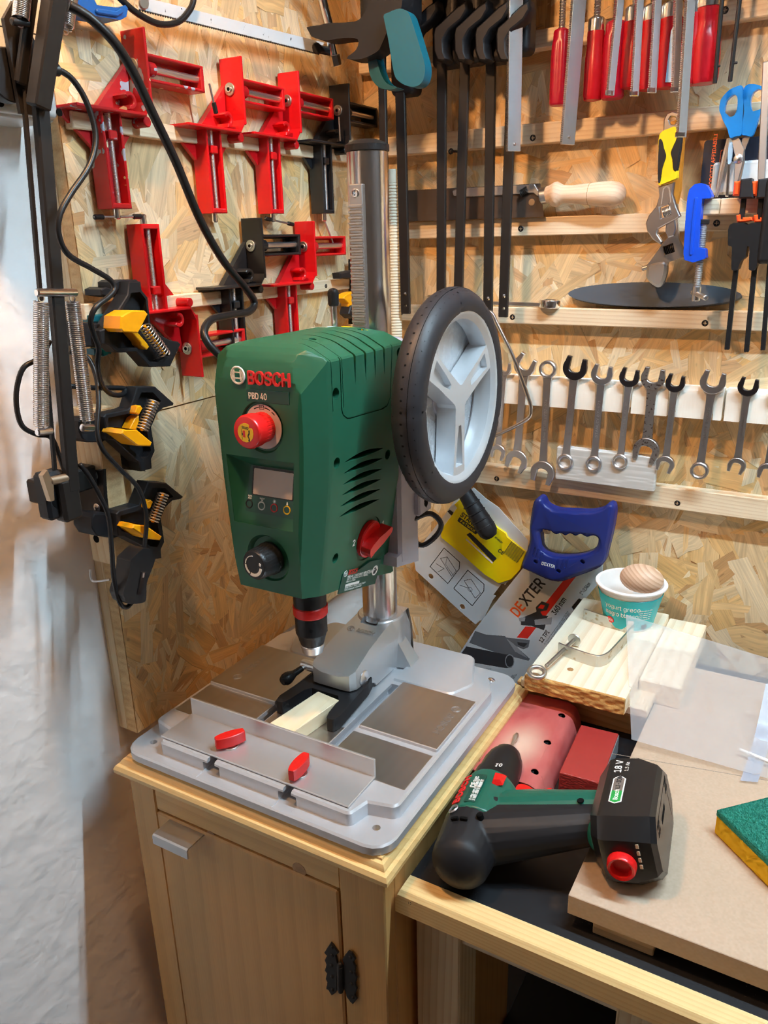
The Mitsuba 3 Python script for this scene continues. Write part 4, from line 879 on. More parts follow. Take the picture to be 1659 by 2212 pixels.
S = lambda a, b, x=LX+.004: px(a, b, 0, x)
spring_with_hooks(S(89, 652), S(89, 920), .0060, 62)
spring_with_hooks(S(157, 652), S(189, 908), .0060, 60)
spring_with_hooks(S(44, 42), S(58, -90), .0062, 34); spring_with_hooks(S(142, 58), S(160, -80), .0062, 34)
part(t, 'spring_pin', cyl(S(78, 632), S(165, 632), .0036, n=16), 'chrome'); part(t, 'spring_pin', cyl(S(79, 934), S(112, 930), .0036, n=16), 'chrome'); part(t, 'spring_pin', cyl(S(176, 924), S(202, 924), .0038, n=16), 'chrome')
part(t, 'spring_pin', cyl(S(24, 46), S(62, 50), .0030, n=12), 'black_paint')
# bracket
q = lambda pts: tr(60, 980, 4.608, pts)
bp = PR(q([(505, 120), (600, 175), (755, 155), (780, 595), (620, 585), (505, 560)]), yb-.003)
k = part(t, 'wall_bracket', ext(Polygon(bp).buffer(0), 0, .004, RW(yb), .0008), 'black_paint', label='black wall bracket')
for s_ in ((665, 212), (690, 540)):
    u, v = PR(q([s_]), yb-.004)[0]; part(k, 'screw', screw_head(RW(yb), u, v, .0042, .0052), 'chrome')
jb = px(q([(430, 460)])[0][0], q([(430, 460)])[0][1], 0, LX)
print('yb', yb, 'jb', jb)
part(t, 'pivot_block', box(LX-.014, LX+.004, jb[1]-.012, jb[1]+.010, jb[2]-.020, jb[2]+.022, .003), 'black_paint'); part(t, 'bracket_arm', box(-.690, -.668, jb[1]+.004, yb-.003, jb[2]-.012, jb[2]+.012, .002), 'black_paint'); part(t, 'bracket_arm', box(-.690, LX-.008, jb[1]+.000, jb[1]+.010, jb[2]-.012, jb[2]+.012, .002), 'black_paint')
kb_ = px(*q([(275, 420)])[0], 0, LX-.008)
part(t, 'clamp_block', cat(box(LX-.022, LX-.004, kb_[1]-.012, kb_[1]+.012, kb_[2]-.022, kb_[2]+.024, .003)), 'black_soft'); part(t, 'clamp_hole', cyl((LX-.0045, kb_[1], kb_[2]-.004), (LX-.0036, kb_[1], kb_[2]-.004), .0075, n=20, b=0), 'hole')
kn = px(*q([(285, 255)])[0], 0, LX)
part(t, 'wing_screw', cat(cyl(kn+A([0, -.008, 0]), kn+A([0, .018, -.002]), .0042, n=14), hull([kn+A([x, y, z]) for x in (-.003, .003) for y, z in ((-.016, .008), (-.010, .012), (-.006, -.002), (-.008, -.018), (-.012, -.018))])), 'brass_rust', label='worn metal wing screw')
# lamp cable in one piece, and its switch
def PXl(pts, x): return [px(a, b, 0, x if np.isscalar(x) else np.interp(i/(len(pts)-1), np.linspace(0, 1, len(x)), x)) for i, (a, b) in enumerate(pts)]
c1 = PXl([(112, 152), (128, 152), (155, 170), (182, 210), (202, 265), (206, 312), (191, 362), (152, 420), (129, 465), (127, 508), (148, 550), (198, 580), (236, 603), (247, 624), (234, 642), (207, 664), (196, 692), (203, 722), (213, 752), (211, 790), (219, 828), (238, 850), (262, 853), (271, 842), (258, 838), (205, 838), (150, 834)], [-.612, -.605, -.600, -.605, -.60, -.61, -.655, -.66])
c2 = PXl([(150, 760), (188, 772), (208, 815), (213, 870), (210, 930), (222, 970), (258, 1012), (297, 1052), (314, 1100), (316, 1140), (311, 1186)], [-.66, -.625, -.612, -.612])
c3 = PXl([(172, 1003), (190, 1025), (215, 1070), (234, 1115), (241, 1180), (246, 1250), (258, 1300), (272, 1312), (284, 1303)], [-.62, -.612, -.612])
c4 = PXl([(108, 735), (88, 772), (52, 793), (37, 835), (36, 880), (48, 920), (78, 938), (110, 945), (128, 985), (140, 1020)], [-.65, -.66, -.655, -.64])
k = part(t, 'cable', tube(c1, .0026, 10, 7), 'black', smooth=True, label='black lamp cable')
for c in (c2, c3, c4): part(t, 'cable', tube(c, .0024, 10, 7), 'black', smooth=True)
sw = tr(60, 980, 4.608, [(1110, 960), (1150, 940), (1210, 950), (1250, 1010), (1250, 1070), (1190, 1230), (1170, 1300), (1165, 1440), (1130, 1480), (990, 1490), (950, 1430), (940, 1370), (1000, 1170), (1020, 1030)])
swp = smoothpoly(PL(sw, -.604), 5)
k = part(t, 'cable_switch', ext(swp, -.622, -.602, LW(0.), .004), 'black', smooth=50, label='black inline cable switch')
u, v = PL(tr(60, 980, 4.608, [(1130, 1270)]), -.602)[0]
ro = Fr((-.602, u, v), (0, .45, 1), (0, -1, .45), (1, 0, 0))
part(k, 'rocker', ro(box(-.014, .010, -.0032, .0032, -.002, .0012, .0006)), 'black_gloss'); part(k, 'rocker_mark', ro(box(.004, .009, -.0012, .0012, .0010, .0016, .0002)), 'steel')
part(t, 'cable_gland', cyl(c1[0]+A([0, -.006, 0]), c1[1], .0048, n=16), 'black')
# ------------------------------------------------------------------ thick cable of the bench drill, upper loop
pc = [(150, 12), (175, 26), (205, 48), (250, 95), (290, 160), (330, 245), (380, 350), (430, 470), (480, 560), (530, 622), (549, 652), (538, 673), (500, 680), (458, 690), (441, 715), (450, 742), (474, 768), (500, 800)]
xs = np.interp(np.arange(len(pc))/(len(pc)-1), [0, .2, .6, .8, 1], [-.60, -.585, -.615, -.60, -.575])
part(dp, 'power_cord', tube([px(a, b, 0, x) for (a, b), x in zip(pc, xs)], .0043, 12, 8), 'black', smooth=True, label='thick black power cord hanging from above')
one('cable_loop', tube(PXl([(245, -20), (268, 5), (300, 31), (345, 52), (385, 47), (412, 18), (421, -15)], -.66), .0032, 10, 8), 'black', 'short loop of black cable hanging at the top edge over the saw blade', 'cable', smooth=True)
# ------------------------------------------------------------------ hacksaw at the top of the left wall
M('blade_white', proc(lambda p, n, uv: mix((.70, .74, .78), (.05, .05, .06), smoothstep(.70, .78, fbm(p.y*240, p.z*240, p.x*100, 3)))), .45, .2)
M('cast_blue', (.012, .10, .36), .35)
t = thing('hacksaw', 'hacksaw with a worn white blade and a blue handle, hung at the top of the left wall', 'saw')
bx = -.664
top = [(296, -10), (700, 92)]; bot = [(690, 116), (300, 20)]
ptsb = PL(top+bot, bx)
part(t, 'blade', ext(ptsb, bx-.0012, bx, LW(0.)), 'blade_white')
(y0, z0), (y1, z1) = ptsb[3], ptsb[2]
teeth = [hull([(x, y0+(y1-y0)*(i+a)/90, z0+(z1-z0)*(i+a)/90-b) for x in (bx-.0012, bx) for a, b in ((0, -.0005), (1, -.0005), (.6, .0016))]) for i in range(90)]
part(t, 'teeth', cat(*teeth), 'black_paint', smooth=False, kind='stuff')
part(t, 'frame', tube(PXl([(665, -40), (690, -20), (702, 20), (712, 60), (716, 100), (727, 138)], -.655), .0058, 12, 6), 'chrome', smooth=True)
part(t, 'blade_holder', cat(cyl(px(688, 106, 0, bx), px(716, 112, 0, bx+.006), .0052, n=14), cyl(px(684, 104, 0, bx-.004), px(684, 104, 0, bx+.005), .0065, n=16)), 'black_paint')
part(t, 'frame_nut', cyl(px(722, 118, 0, -.652), px(727, 142, 0, -.652), .0072, n=6, b=.0005), 'chrome')
q = lambda pts: tr(0, 0, 5.53, pts)
part(t, 'handle', cat(ext(PL(q([(880, -60), (1100, -60), (1160, 60), (1430, 95), (1500, 60), (1530, 100), (1510, 200), (1440, 240), (1260, 210), (1060, 175), (880, 85)]), -.655), -.682, -.655, LW(0.), .003), ext(LineString(PL(q([(1180, 130), (1400, 165), (1460, 130)]), -.652)).buffer(.0022), -.656, -.652, LW(0.), .001)), 'cast_blue', smooth=40, label='blue cast handle')
part(t, 'blade_clamp', cyl(px(300, 4, 0, bx-.006), px(312, 6, 0, bx+.004), .006, n=14), 'steel')
# ------------------------------------------------------------------ grey electrical box
M('grey_plastic', (.55, .60, .63), .33)
t = thing('junction_box', 'grey plastic electrical box at the upper left corner, behind the lamp arm', 'electrical box')
xb = -.665; (yc, zc) = PL([(137, 266)], xb)[0]
part(t, 'body', rbox(-.735, xb-.006, yc-.20, yc-.001, zc, zc+.30, .006), 'grey_plastic', smooth=40)
part(t, 'lid', rbox(xb-.012, xb, yc-.198, yc-.003, zc+.003, zc+.298, .005), 'grey_plastic', smooth=40)
(ya, za) = PL([(112, 221)], xb)[0]
k = part(t, 'door', box(xb-.001, xb+.0035, yc-.17, ya, za, zc+.27, .0014), 'grey_plastic')
(yd, zd) = PL([(60, 80)], xb)[0]; part(k, 'door_line', box(xb+.0033, xb+.0037, yc-.17, ya, za+.052, za+.053, 0), 'black_soft')
for a in ((128, 243), (1, 222)):
    u, v = PL([a], xb)[0]; part(t, 'screw_hole', cyl((xb-.0002, u, v), (xb+.0004, u, v), .0034, n=16, b=0), 'hole')
# ------------------------------------------------------------------ right wall: black quick clamps with long bars
def stick(pts, x, d=1): pass
t0_ = thing('hanging_rail', 'wooden rail above the frame from which the long clamps hang', 'rail')
part(t0_, 'rail', box(XW+.01, .45, YW-.05, YW-.002, .905, .935, .002), 'pine_x')
YB = 1.075
def rbar(p0, p1, w, th, y, dirn=(-.42, .906)):
    """flat bar between two points of the plane y; w = depth along dirn, th = thickness"""
    a, b = px(*p0, 1, y), px(*p1, 1, y); f = Fr(a, b-a, (dirn[0], dirn[1], 0)); L = np.linalg.norm(b-a)
    return f(box(0, L, 0, w, -th/2, th/2, .0006)), f, L
HEAD = [(1090, 40), (985, 140), (945, 175), (935, 220), (938, 330), (962, 392), (1005, 400), (1030, 378), (1010, 330), (1006, 255), (1040, 195), (1120, 130), (1160, 60), (1150, 0)]
BARS = [((865, 190), (877, 678), -192, 'first'), ((955, 128), (953, 700), 0, 'second'), ((1005, 122), (989, 684), 132, 'third'), ((1061, 118), (1054, 690), 265, 'fourth'), ((1108, 100), (1087, 685), 400, 'fifth')]
for i, (a, b, dx, nm) in enumerate(BARS):
    t = thing('bar_clamp', f'black clamp with a long dark bar, {nm} bar from the steel column', 'clamp', None)
    p0, p1 = px(*a, 1, YB), px(*b, 1, YB); top = p0+(p0-p1)/np.linalg.norm(p0-p1)*(.92-p0[2])
    f = Fr(top, p1-top, (1, 0, 0)); L = np.linalg.norm(p1-top); W = .0132 if i else .0145
    br = man(*f(box(0, L, -W/2, W/2, -.003, .003, .0008)))
    for q_ in (.012, .028): br -= man(*f(cyl((L-q_, .001, -.01), (L-q_, .001, .01), .0022, n=14, b=0)))
    part(t, 'bar', arr(br), 'black_paint')
    part(t, 'end_pin', f(cyl((L-.030, .0015, .002), (L-.030, .0015, .0052), .0015, n=10)), 'steel_dull')
    hp = Polygon(PR(tr(620+dx/2.9625, 0, 2.9625, HEAD), YB-.03)).buffer(0)
    part(t, 'jaw', ext(hp, .012, .032, RW(YB-.0), .003), 'black_soft', smooth=45)
    c = f.p(0, 0)
    part(t, 'trigger_body', rbox(p0[0]-.015, p0[0]+.022, YB-.004, YB+.028, p0[2]-.010, .905, .008), 'black_soft', smooth=40)
    part(t, 'handle', rbox(p0[0]-.010, p0[0]+.012, YB-.060, YB-.0, .845, .895, .008), 'black_soft', smooth=40)
# big clamp with teal pads
t = thing('bar_clamp', 'big black and teal one-handed clamp in the dark corner above the column', 'clamp')
q = lambda pts: tr(620, 0, 2.9625, pts)
part(t, 'jaw_arm', ext(smoothpoly(PR(q([(165, 190), (250, 175), (300, 163), (420, 158), (500, 140), (555, 60), (600, 0), (760, -60), (760, 100), (690, 190), (640, 300), (610, 345), (510, 390), (420, 385), (480, 330), (490, 265), (400, 257), (300, 270), (235, 262), (180, 235)]), .97), 3), -.014, .014, RW(.97), .004), 'black_soft', smooth=45, label='black jaw arm')
part(t, 'jaw_rib', cat(*[tube([px(*w_, 1, .955) for w_ in q([(a, 160), (a+60, 100), (a+90, 50)])], .0022, 8, 5) for a in (330, 420)]), 'black') if 0 else None
part(t, 'pad', ext(smoothpoly(PR(q([(617, 105), (650, 80), (720, 55), (775, 80), (810, 170), (850, 300), (882, 420), (872, 510), (830, 552), (770, 550), (715, 520), (685, 470), (660, 330), (640, 210)]), .945), 3), -.008, .010, RW(.955), .004), 'teal', smooth=45, label='teal clamp pad')
part(t, 'pad', ext(smoothpoly(PR(q([(485, 245), (512, 335), (524, 450), (545, 512), (590, 560), (650, 572), (705, 560), (640, 535), (600, 470), (565, 350), (535, 250)]), .975), 3), -.008, .010, RW(.985), .004), 'teal', smooth=45)
part(t, 'body', rbox(-.60, -.525, .985, 1.04, .80, .93, .02), 'black_soft', smooth=40)
p0, p1 = px(825, 60, 1, 1.04), px(826, 330, 1, 1.04)
part(t, 'bar', box(p0[0]-.0055, p0[0]+.0055, 1.035, 1.041, .60, .93, .001), 'black_paint')
one('wooden_dowel', cyl(px(742, 420, 1, 1.0), px(742, 380, 1, 1.0), .001), 'pine_z', 'x', 'x') if 0 else None
# ------------------------------------------------------------------ red-handled clamps
M('handle_red', (.42, .006, .012), .25)
M('handle_fluted', (.38, .005, .026), .30)
YH = 1.088
def fclamp(label, hp, hr, kind, barp=None, bw=.017, bt=.0042, ferr=None, yb=1.045, strip=False, label_patch=None, group=None):
    """hp: pixel of the handle's top and bottom centre, hr its radius; barp: top and bottom pixel of the serrated bar edge"""
    t = thing('bar_clamp', label, 'clamp', group)
    if hp:
        a, b = px(*hp[0], 1, YH), px(*hp[1], 1, YH); d = b-a; L = np.linalg.norm(d); r = hr
        if kind == 'fluted':
            n = 48; th = np.arange(n)*2*math.pi/n; prof = [(.45, 0), (.72, .02), (.80, .05), (.82, .14), (.95, .2), (1., .4), (1., .8), (.97, .96), (.85, .99), (.3, 1.)]
            A_, B_, D_ = basis(d); V, F = [], []
            for s_, z in prof:
                fl = 1-.13*(np.cos(th*6)*.5+.5)**2 if z > .16 and z < .93 else np.ones(n)
                V.append(a+d*z+(r*s_*fl)[:, None]*(np.cos(th)[:, None]*A_+np.sin(th)[:, None]*B_))
            for i in range(len(prof)-1):
                for j in range(n): x = (j+1) % n; F += [(i*n+j, i*n+x, i*n+n+x), (i*n+j, i*n+n+x, i*n+n+j)]
            k0 = len(prof)*n; V.append(A([a, b])); F += [(k0, (j+1) % n, j) for j in range(n)]+[(k0+1, k0-n+j, k0-n+(j+1) % n) for j in range(n)]
            part(t, 'handle', (np.vstack(V), A(F)), 'handle_fluted', smooth=40, label='fluted red plastic handle')
        else:
            prof = [(.62*r, 0), (.88*r, .01*L), (.90*r, .08*L), (.86*r, .22*L), (.97*r, .38*L), (r, .6*L), (r, .92*L), (.9*r, .985*L), (.4*r, L), (.001, L)]
            if kind == 'waist': prof = [(.80*r, 0), (.84*r, .02*L), (.80*r, .14*L), (.76*r, .22*L), (.86*r, .34*L), (.97*r, .42*L), (r, .7*L), (.97*r, .92*L), (.88*r, .985*L), (.4*r, L), (.001, L)]
            part(t, 'handle', lathe(prof, a, d, 9 if kind == 'waist' else 28), 'handle_red', smooth=40 if kind != 'waist' else 50, label='red wooden handle')
            if ferr:
                e = a-d/L*ferr; part(t, 'ferrule', lathe([(.55*r, 0), (.80*r, .002), (.86*r, .004), (.86*r, ferr+.001)], e, d, 24), 'chrome', label='bright ferrule')
        up = -d/L; s0 = a+up*(ferr or .0); part(t, 'spindle', thread(s0, s0+up*(.90-s0[2]), .0042, .0030), 'steel_dull')
        if label_patch:
            c0, c1, c2, c3 = [px(*p_, 1, YH-r*1.02) for p_ in label_patch]
            part(t, 'paper_label', (A([c0, c1, c2, c3]), A([(0, 1, 2), (0, 2, 3)])), 'label_blue', label='pale blue paper label')
    if barp:
        p0, p1 = px(*barp[0], 1, yb), px(*barp[1], 1, yb); top = p0+(p0-p1)/np.linalg.norm(p0-p1)*(.92-p0[2])
        f = Fr(top, p1-top, (-.34, .94, 0) if 0 else (.62, .78, 0)); L = np.linalg.norm(p1-top)
        q = part(t, 'bar', f(box(0, L, 0, bw, -bt/2, bt/2, .0004)), 'steel_dull' if bw < .015 else 'steel', label='serrated steel bar')
        n = int(min(L, .34)/.0022); s1 = L-.002
        part(q, 'serration', f(cat(*[hull([(s1-(i+a_)*.0022, b_, s_*bt*.5) for s_ in (-1, 1) for a_, b_ in ((0, .0002), (.9, .0002), (.45, -.0010))]) for i in range(n)])), 'chrome', smooth=False, kind='stuff')
        if bw > .015: part(q, 'rivet', f(lathe([(.0022, 0), (.0018, .0008), (.0003, .0011)], (L-.008, bw*.5, -bt/2), (0, 0, -1), 14)) if 0 else f(lathe([(.0022, 0), (.0018, .0008), (.0003, .0011)], (L-.008, bw*.5, bt/2), (0, 0, 1), 14)), 'chrome'); part(q, 'rivet', f(lathe([(.0022, 0), (.0018, .0008), (.0003, .0011)], (L-.008, bw*.5, -bt/2), (0, 0, -1), 14)), 'chrome')
        else: part(q, 'end_bump', f(box(L-.006, L, -.0018, bw*.8, -bt*.6, bt*.6, .0008)), 'chrome')
        part(t, 'fixed_arm', box(min(p0[0], (px(*hp[0], 1, YH)[0] if hp else p0[0]))-.008, max(p0[0], (px(*hp[0], 1, YH)[0] if hp else p0[0]))+.012, yb-.004, YH+.012, .885, .904, .003), 'black_paint')
    else: part(t, 'fixed_arm', box(px(*hp[0], 1, YH)[0]-.008, px(*hp[0], 1, YH)[0]+.008, YH-.012, YH+.012, .885, .904, .003), 'black_paint')
    return t
M('label_blue', (.35, .55, .75), .3)
fclamp('steel bar of a long clamp hanging left of all the red handles', None, 0, '', ((1099, 0), (1095, 327)), .019, .0045)
fclamp('clamp with a fluted red handle and a wide steel bar, leftmost of the red handles', ((1214, 62), (1207, 230)), .0125, 'fluted', ((1236, 0), (1212, 312)), .0185, .0045)
fclamp('clamp with a plain red wooden handle, second red handle from the left', ((1288, 67), (1279, 219)), .0118, 'wood', None, ferr=.015)
fclamp('clamp with a fluted red handle, third red handle from the left', ((1331, 44), (1322, 216)), .0142, 'fluted', ((1332, 0), (1311, 206)), .0095, .0036)
fclamp('clamp with a red wooden handle, fourth red handle from the left', ((1371, 46), (1362, 193)), .0135, 'wood', ((1374.5, 0), (1364, 208)), .0095, .0036, ferr=.0165)
fclamp('clamp with a red wooden handle, fifth red handle from the left', ((1410, 44), (1399, 197)), .0130, 'wood', ((1413, 0), (1402, 201)), .0095, .0036, ferr=.0165)
fclamp('clamp whose red wooden handle carries a pale blue paper label', ((1452, 38), (1441, 193)), .0140, 'wood', ((1458, 0), (1452, 200)), .0095, .0036, ferr=.0165, label_patch=[(1437, 178), (1450, 178), (1455, 55), (1449, 68)])
fclamp('clamp with a red wooden handle half hidden behind the longest serrated bar', ((1499, 29), (1490, 186)), .0125, 'wood', ((1482, 0), (1463, 297)), .0115, .0042, ferr=.0165, yb=1.035)
fclamp('clamp with a big waisted red handle, rightmost of the red handles', ((1532, 15), (1520, 184)), .0168, 'waist', None, ferr=.02)
for i, (a, b, c) in enumerate((((1560, 0), (1544, 180), (1550, 143)), ((1598, 0), (1577, 176), (1587, 136)))):
    t = thing('bar_clamp', ('thin black clamp bar just right of the red handles', 'thin black clamp bar hanging alone above the blue scissors')[i], 'clamp')
    p0, p1 = px(*a, 1, 1.07), px(*b, 1, 1.07); p0 = p1+(p0-p1)/np.linalg.norm(p0-p1)*(.92-p1[2])
    part(t, 'bar', tube([p0, p1], .0024, 10), 'black'); c = px(*c, 1, 1.07); part(t, 'stop_pin', cyl(c+A([-.004, 0, 0]), c+A([.003, 0, 0]), .0013, n=10), 'black')
    part(t, 'head', box(p0[0]-.008, p0[0]+.008, 1.055, 1.085, .87, .9045, .003), 'black_soft')
# ------------------------------------------------------------------ back saw with a turned handle
M('beech', proc(woodfn(0, (.80, .62, .46), (.66, .46, .31), 150, 11., contrast=.6)), .5)
M('blade_dark', proc(lambda p, n, uv: mix((.06, .045, .038), (.12, .09, .07), fbm(p.x*18, p.z*26, 3, 4))), .42, .3)
ys = 1.122
t = thing('back_saw', 'back saw with a dark blade and a turned beech handle, standing on a batten', 'saw')
q = lambda pts: tr(860, 220, 4.1475, pts)
part(t, 'blade', ext(PR(q([(-60, 805), (95, 793), (1275, 732), (1307, 1030), (-60, 1078)]), ys), 0, .0012, RW(ys)), 'blade_dark')
part(t, 'spine', ext(rpoly(PR(q([(490, 800), (520, 785), (620, 768), (1225, 738), (1262, 800), (1290, 805), (1290, 835), (1250, 845), (1215, 815), (850, 842), (560, 852), (500, 840)]), ys-.002), .001), -.001, .0042, RW(ys), .0008), 'steel_dull')
u, v = PR(q([(1200, 900)]), ys)[0]; part(t, 'rivet', cyl((u, ys-.0008, v), (u, ys-.002, v), .0045, n=18), 'brass_rust')
sw_ = [px(*p_, 1, ys-.004) for p_ in q([(1098, 825), (1160, 785)])]; part(t, 'wing_screw', coil(sw_[0], sw_[1], .0042, .0011, 5, 12, 5), 'black_paint', smooth=True)
a, b = px(1180, 420, 1, ys-.004), px(1352, 419, 1, ys-.004); L = np.linalg.norm(b-a); r = L/172
hp = [(0, 17), (4, 18), (10, 21), (17, 25.5), (24, 27), (30, 24), (36, 20), (44, 18.8), (60, 19), (90, 22), (118, 25), (140, 26.5), (155, 24), (164, 19), (170, 11), (172, 1)]
part(t, 'handle', lathe([(w*r*.97, z*r) for z, w in hp], a, b-a, 36), 'beech', smooth=40, label='turned beech handle')
part(t, 'ferrule', cyl(px(1168, 424, 1, ys-.004), a+(b-a)*.03, .0105, n=24), 'steel')
part(t, 'handle_groove', ring(a+(b-a)*(96/172), b-a, 22.2*r*.97, .0005, 36, 5), 'knot')
# ------------------------------------------------------------------ adjustable wrenches
M('grip_yellow', (.88, .60, .008), .4)
M('grip_orange', (.55, .20, .02), .45)
M('wrench_steel', (.66, .62, .62), .30, 1.)
yw = 1.085; q = lambda pts: tr(1380, 160, 3.568, pts); q2 = lambda pts: tr(1259, 220, 4.1475, pts)
t = thing('adjustable_wrench', 'adjustable wrench with a yellow and black grip, hanging jaw down', 'wrench')
body = Polygon(PR(q([(165, 870), (285, 835), (272, 925), (300, 1020), (332, 1095), (290, 1125), (225, 1157), (162, 1192), (155, 1230), (192, 1290), (180, 1312), (120, 1272), (80, 1212), (68, 1150), (92, 1090), (150, 1020), (172, 940)]), yw)).buffer(0)
eye = Polygon(PR(q2([(738, 270), (742, 170), (770, 115), (820, 93), (870, 110), (893, 160), (880, 240)]), yw)).buffer(0).difference(Polygon(PR(q2([(785, 170), (805, 140), (845, 145), (858, 180), (838, 213), (797, 210)]), yw)))
slot = Polygon(PR(q([(175, 1030), (245, 1005), (262, 1090), (185, 1112)]), yw))
part(t, 'body', cat(ext(body.difference(slot), .002, .012, RW(yw), .0012), ext(eye, .003, .011, RW(yw), .001)), 'wrench_steel', smooth=30)
part(t, 'neck_groove', ext(LineString(PR(q([(190, 1000), (205, 890), (228, 868), (250, 880), (262, 990)]), yw)).buffer(.0007), .0118, .0124, RW(yw)), 'steel_dull')
part(t, 'jaw', ext(Polygon(PR(q([(222, 1162), (292, 1122), (300, 1190), (283, 1245), (240, 1262), (218, 1210)]), yw)).buffer(0), .002, .0115, RW(yw), .0012), 'wrench_steel')
k0, k1 = px(*q([(188, 1072)])[0], 1, yw-.008), px(*q([(252, 1048)])[0], 1, yw-.008)
part(t, 'adjusting_screw', lathe([(.0045, 0)]+[(r_, (i+o)/6*np.linalg.norm(k1-k0)) for i in range(6) for r_, o in ((.0062, .2), (.0062, .55), (.0042, .75), (.0042, .95))], k0, k1-k0, 20), 'steel')
g = part(t, 'grip', ext(rpoly(PR(q2([(738, 272), (848, 228), (872, 330), (862, 690), (698, 757), (700, 360), (712, 300)]), yw), .002), .0005, .0150, RW(yw), .003), 'grip_yellow', smooth=40, label='yellow grip')
gl = smoothpoly(PR(q2([(706, 358), (735, 358), (752, 430), (770, 490), (755, 545), (735, 610), (720, 715), (699, 720), (698, 550)]), yw), 3)
gr_ = smoothpoly(PR(q2([(875, 300), (905, 290), (900, 400), (884, 500), (864, 622), (832, 612), (824, 525), (810, 465), (832, 405), (858, 350)]), yw), 3)
part(g, 'grip_inset', ext(gl, .010, .0160, RW(yw), .001), 'black_soft'); part(g, 'grip_inset', ext(gr_, .006, .0160, RW(yw), .001), 'black_soft')
yv = 1.118
t = thing('adjustable_wrench', 'adjustable wrench with an orange grip, half hidden behind the yellow one', 'wrench')
part(t, 'grip', ext(rpoly(PR(q([(250, 380), (345, 345), (368, 380), (330, 900), (305, 1010), (240, 1010)]), yv), .002), 0, .012, RW(yv), .003), 'grip_orange', label='orange grip')
part(t, 'body', ext(Polygon(PR(q([(185, 1312), (262, 1222), (235, 1000), (300, 1000), (312, 1270), (350, 1352), (342, 1410), (232, 1450), (222, 1480), (205, 1440), (70, 1472), (110, 1420), (160, 1350)]), yv-.008)).buffer(0).difference(Polygon(PR(q([(190, 1330), (270, 1300), (285, 1370), (205, 1395)]), yv-.008))), .004, .014, RW(yv), .0015), 'steel', smooth=30)
part(t, 'jaw', ext(smoothpoly(PR(q([(70, 1470), (205, 1440), (222, 1520), (190, 1618), (150, 1642), (90, 1602), (55, 1530)]), yv-.008), 3), .003, .0165, RW(yv), .0035), 'steel_dull', smooth=40)
k0, k1 = px(*q([(200, 1365)])[0], 1, yv-.010), px(*q([(275, 1335)])[0], 1, yv-.010)
part(t, 'adjusting_screw', lathe([(.0045, 0)]+[(r_, (i+o)/6*np.linalg.norm(k1-k0)) for i in range(6) for r_, o in ((.0064, .2), (.0064, .55), (.0042, .75), (.0042, .95))], k0, k1-k0, 20), 'black_paint')
n_ = px(*q([(48, 1490)])[0], 1, yv-.008); part(t, 'pin', cyl(n_+A([.008, 0, .002]), n_+A([-.004, 0, -.002]), .0028, n=12), 'steel_dull')
# ------------------------------------------------------------------ small shelf block, package, tools on it
zs = px(1520, 430, 1, 1.092)[2]; zs0 = px(1520, 465, 1, 1.092)[2]; xs0 = px(1517, 448, 1, 1.092)[0]; xsp = px(1555, 448, 1, 1.092)[0]
t = thing('small_shelf', 'short shelf made of two pine blocks, under the scissors', 'shelf')
part(t, 'block', box(xs0, xsp-.0004, 1.092, YW-BD-.0003, zs0, zs, .001), 'pine_x'); part(t, 'block', box(xsp+.0004, .12, 1.092, YW-BD-.0003, zs0, zs, .001), 'pine_x')
yk = 1.128
t = thing('blister_pack', 'dark blister pack with orange print leaning behind the scissors', 'package')
x0, zt = px(1522, 305, 1, yk)[0], px(1530, 303, 1, yk)[2]; zb_ = zs
part(t, 'card', ext(rrect(x0, x0+.17, zs+.0005, zt, .004), 0, .0012, RW(yk), .0003), 'pack_card') if 0 else None
M('pack_card', (.012, .014, .026), .4)
part(t, 'card', ext(rrect(x0, x0+.17, zs+.0005, zt, .004), 0, .0012, RW(yk), .0003), 'pack_card', label='dark card')
w0 = px(1543, 352, 1, yk)
M('blister', (.62, .68, .72), .18)
part(t, 'window', ext(rrect(w0[0], w0[0]+.15, zs+.005, w0[2], .004), .0010, .0085, RW(yk), .003), 'blister', label='pale clear window')
M('orange_print', (.85, .13, .03), .5)
fo = Fr((x0+.010, yk-.0012, zs+.062), (0, 0, -1), (1, 0, 0)); fo.w = A([0, -1, 0])
part(t, 'print', cat(txt('PRODOTTI AFFIDABILI', .0042, Fr((x0+.0145, yk-.0013, zs+.010), (0, 0, 1), (-1, 0, 0)), .0002, True), ext(rrect(.020+x0, .040+x0, zt-.032, zt-.012, .002).difference(rrect(.0207+x0, .0393+x0, zt-.0313, zt-.0127, .0015)), .0012, .0014, RW(yk)), txt('M', .008, Fr((x0+.085, yk-.0013, zt-.024), (1, 0, 0), (0, 0, 1)), .0002, True)), 'orange_print', smooth=False)
# scissors
M('scissor_blue', (.010, .20, .58), .28)
ysc = 1.108
t = thing('scissors', 'pair of scissors with bright blue handles, points down', 'scissors')
lo = smoothpoly(PR(q([(630, 290), (634, 230), (650, 190), (700, 135), (765, 102), (808, 105), (815, 200), (808, 330), (800, 465), (760, 482), (712, 496), (690, 430), (650, 350)]), ysc), 4)
lh = smoothpoly(PR(q([(668, 300), (682, 222), (715, 180), (748, 165), (768, 195), (765, 270), (742, 325), (700, 335)]), ysc), 4)
ro_ = smoothpoly(PR(q([(812, 150), (825, 105), (860, 85), (920, 90), (970, 115), (985, 170), (970, 250), (935, 330), (905, 420), (878, 480), (835, 478), (795, 465), (800, 400), (822, 260)]), ysc), 4)
rh = smoothpoly(PR(q([(885, 295), (866, 230), (885, 155), (930, 122), (965, 150), (968, 230), (930, 288)]), ysc), 4)
part(t, 'handle', ext(lo.difference(lh), 0, .009, RW(ysc), .0025), 'scissor_blue', smooth=45); part(t, 'handle', ext(ro_.difference(rh), -.002, .008, RW(ysc), .0025), 'scissor_blue', smooth=45)
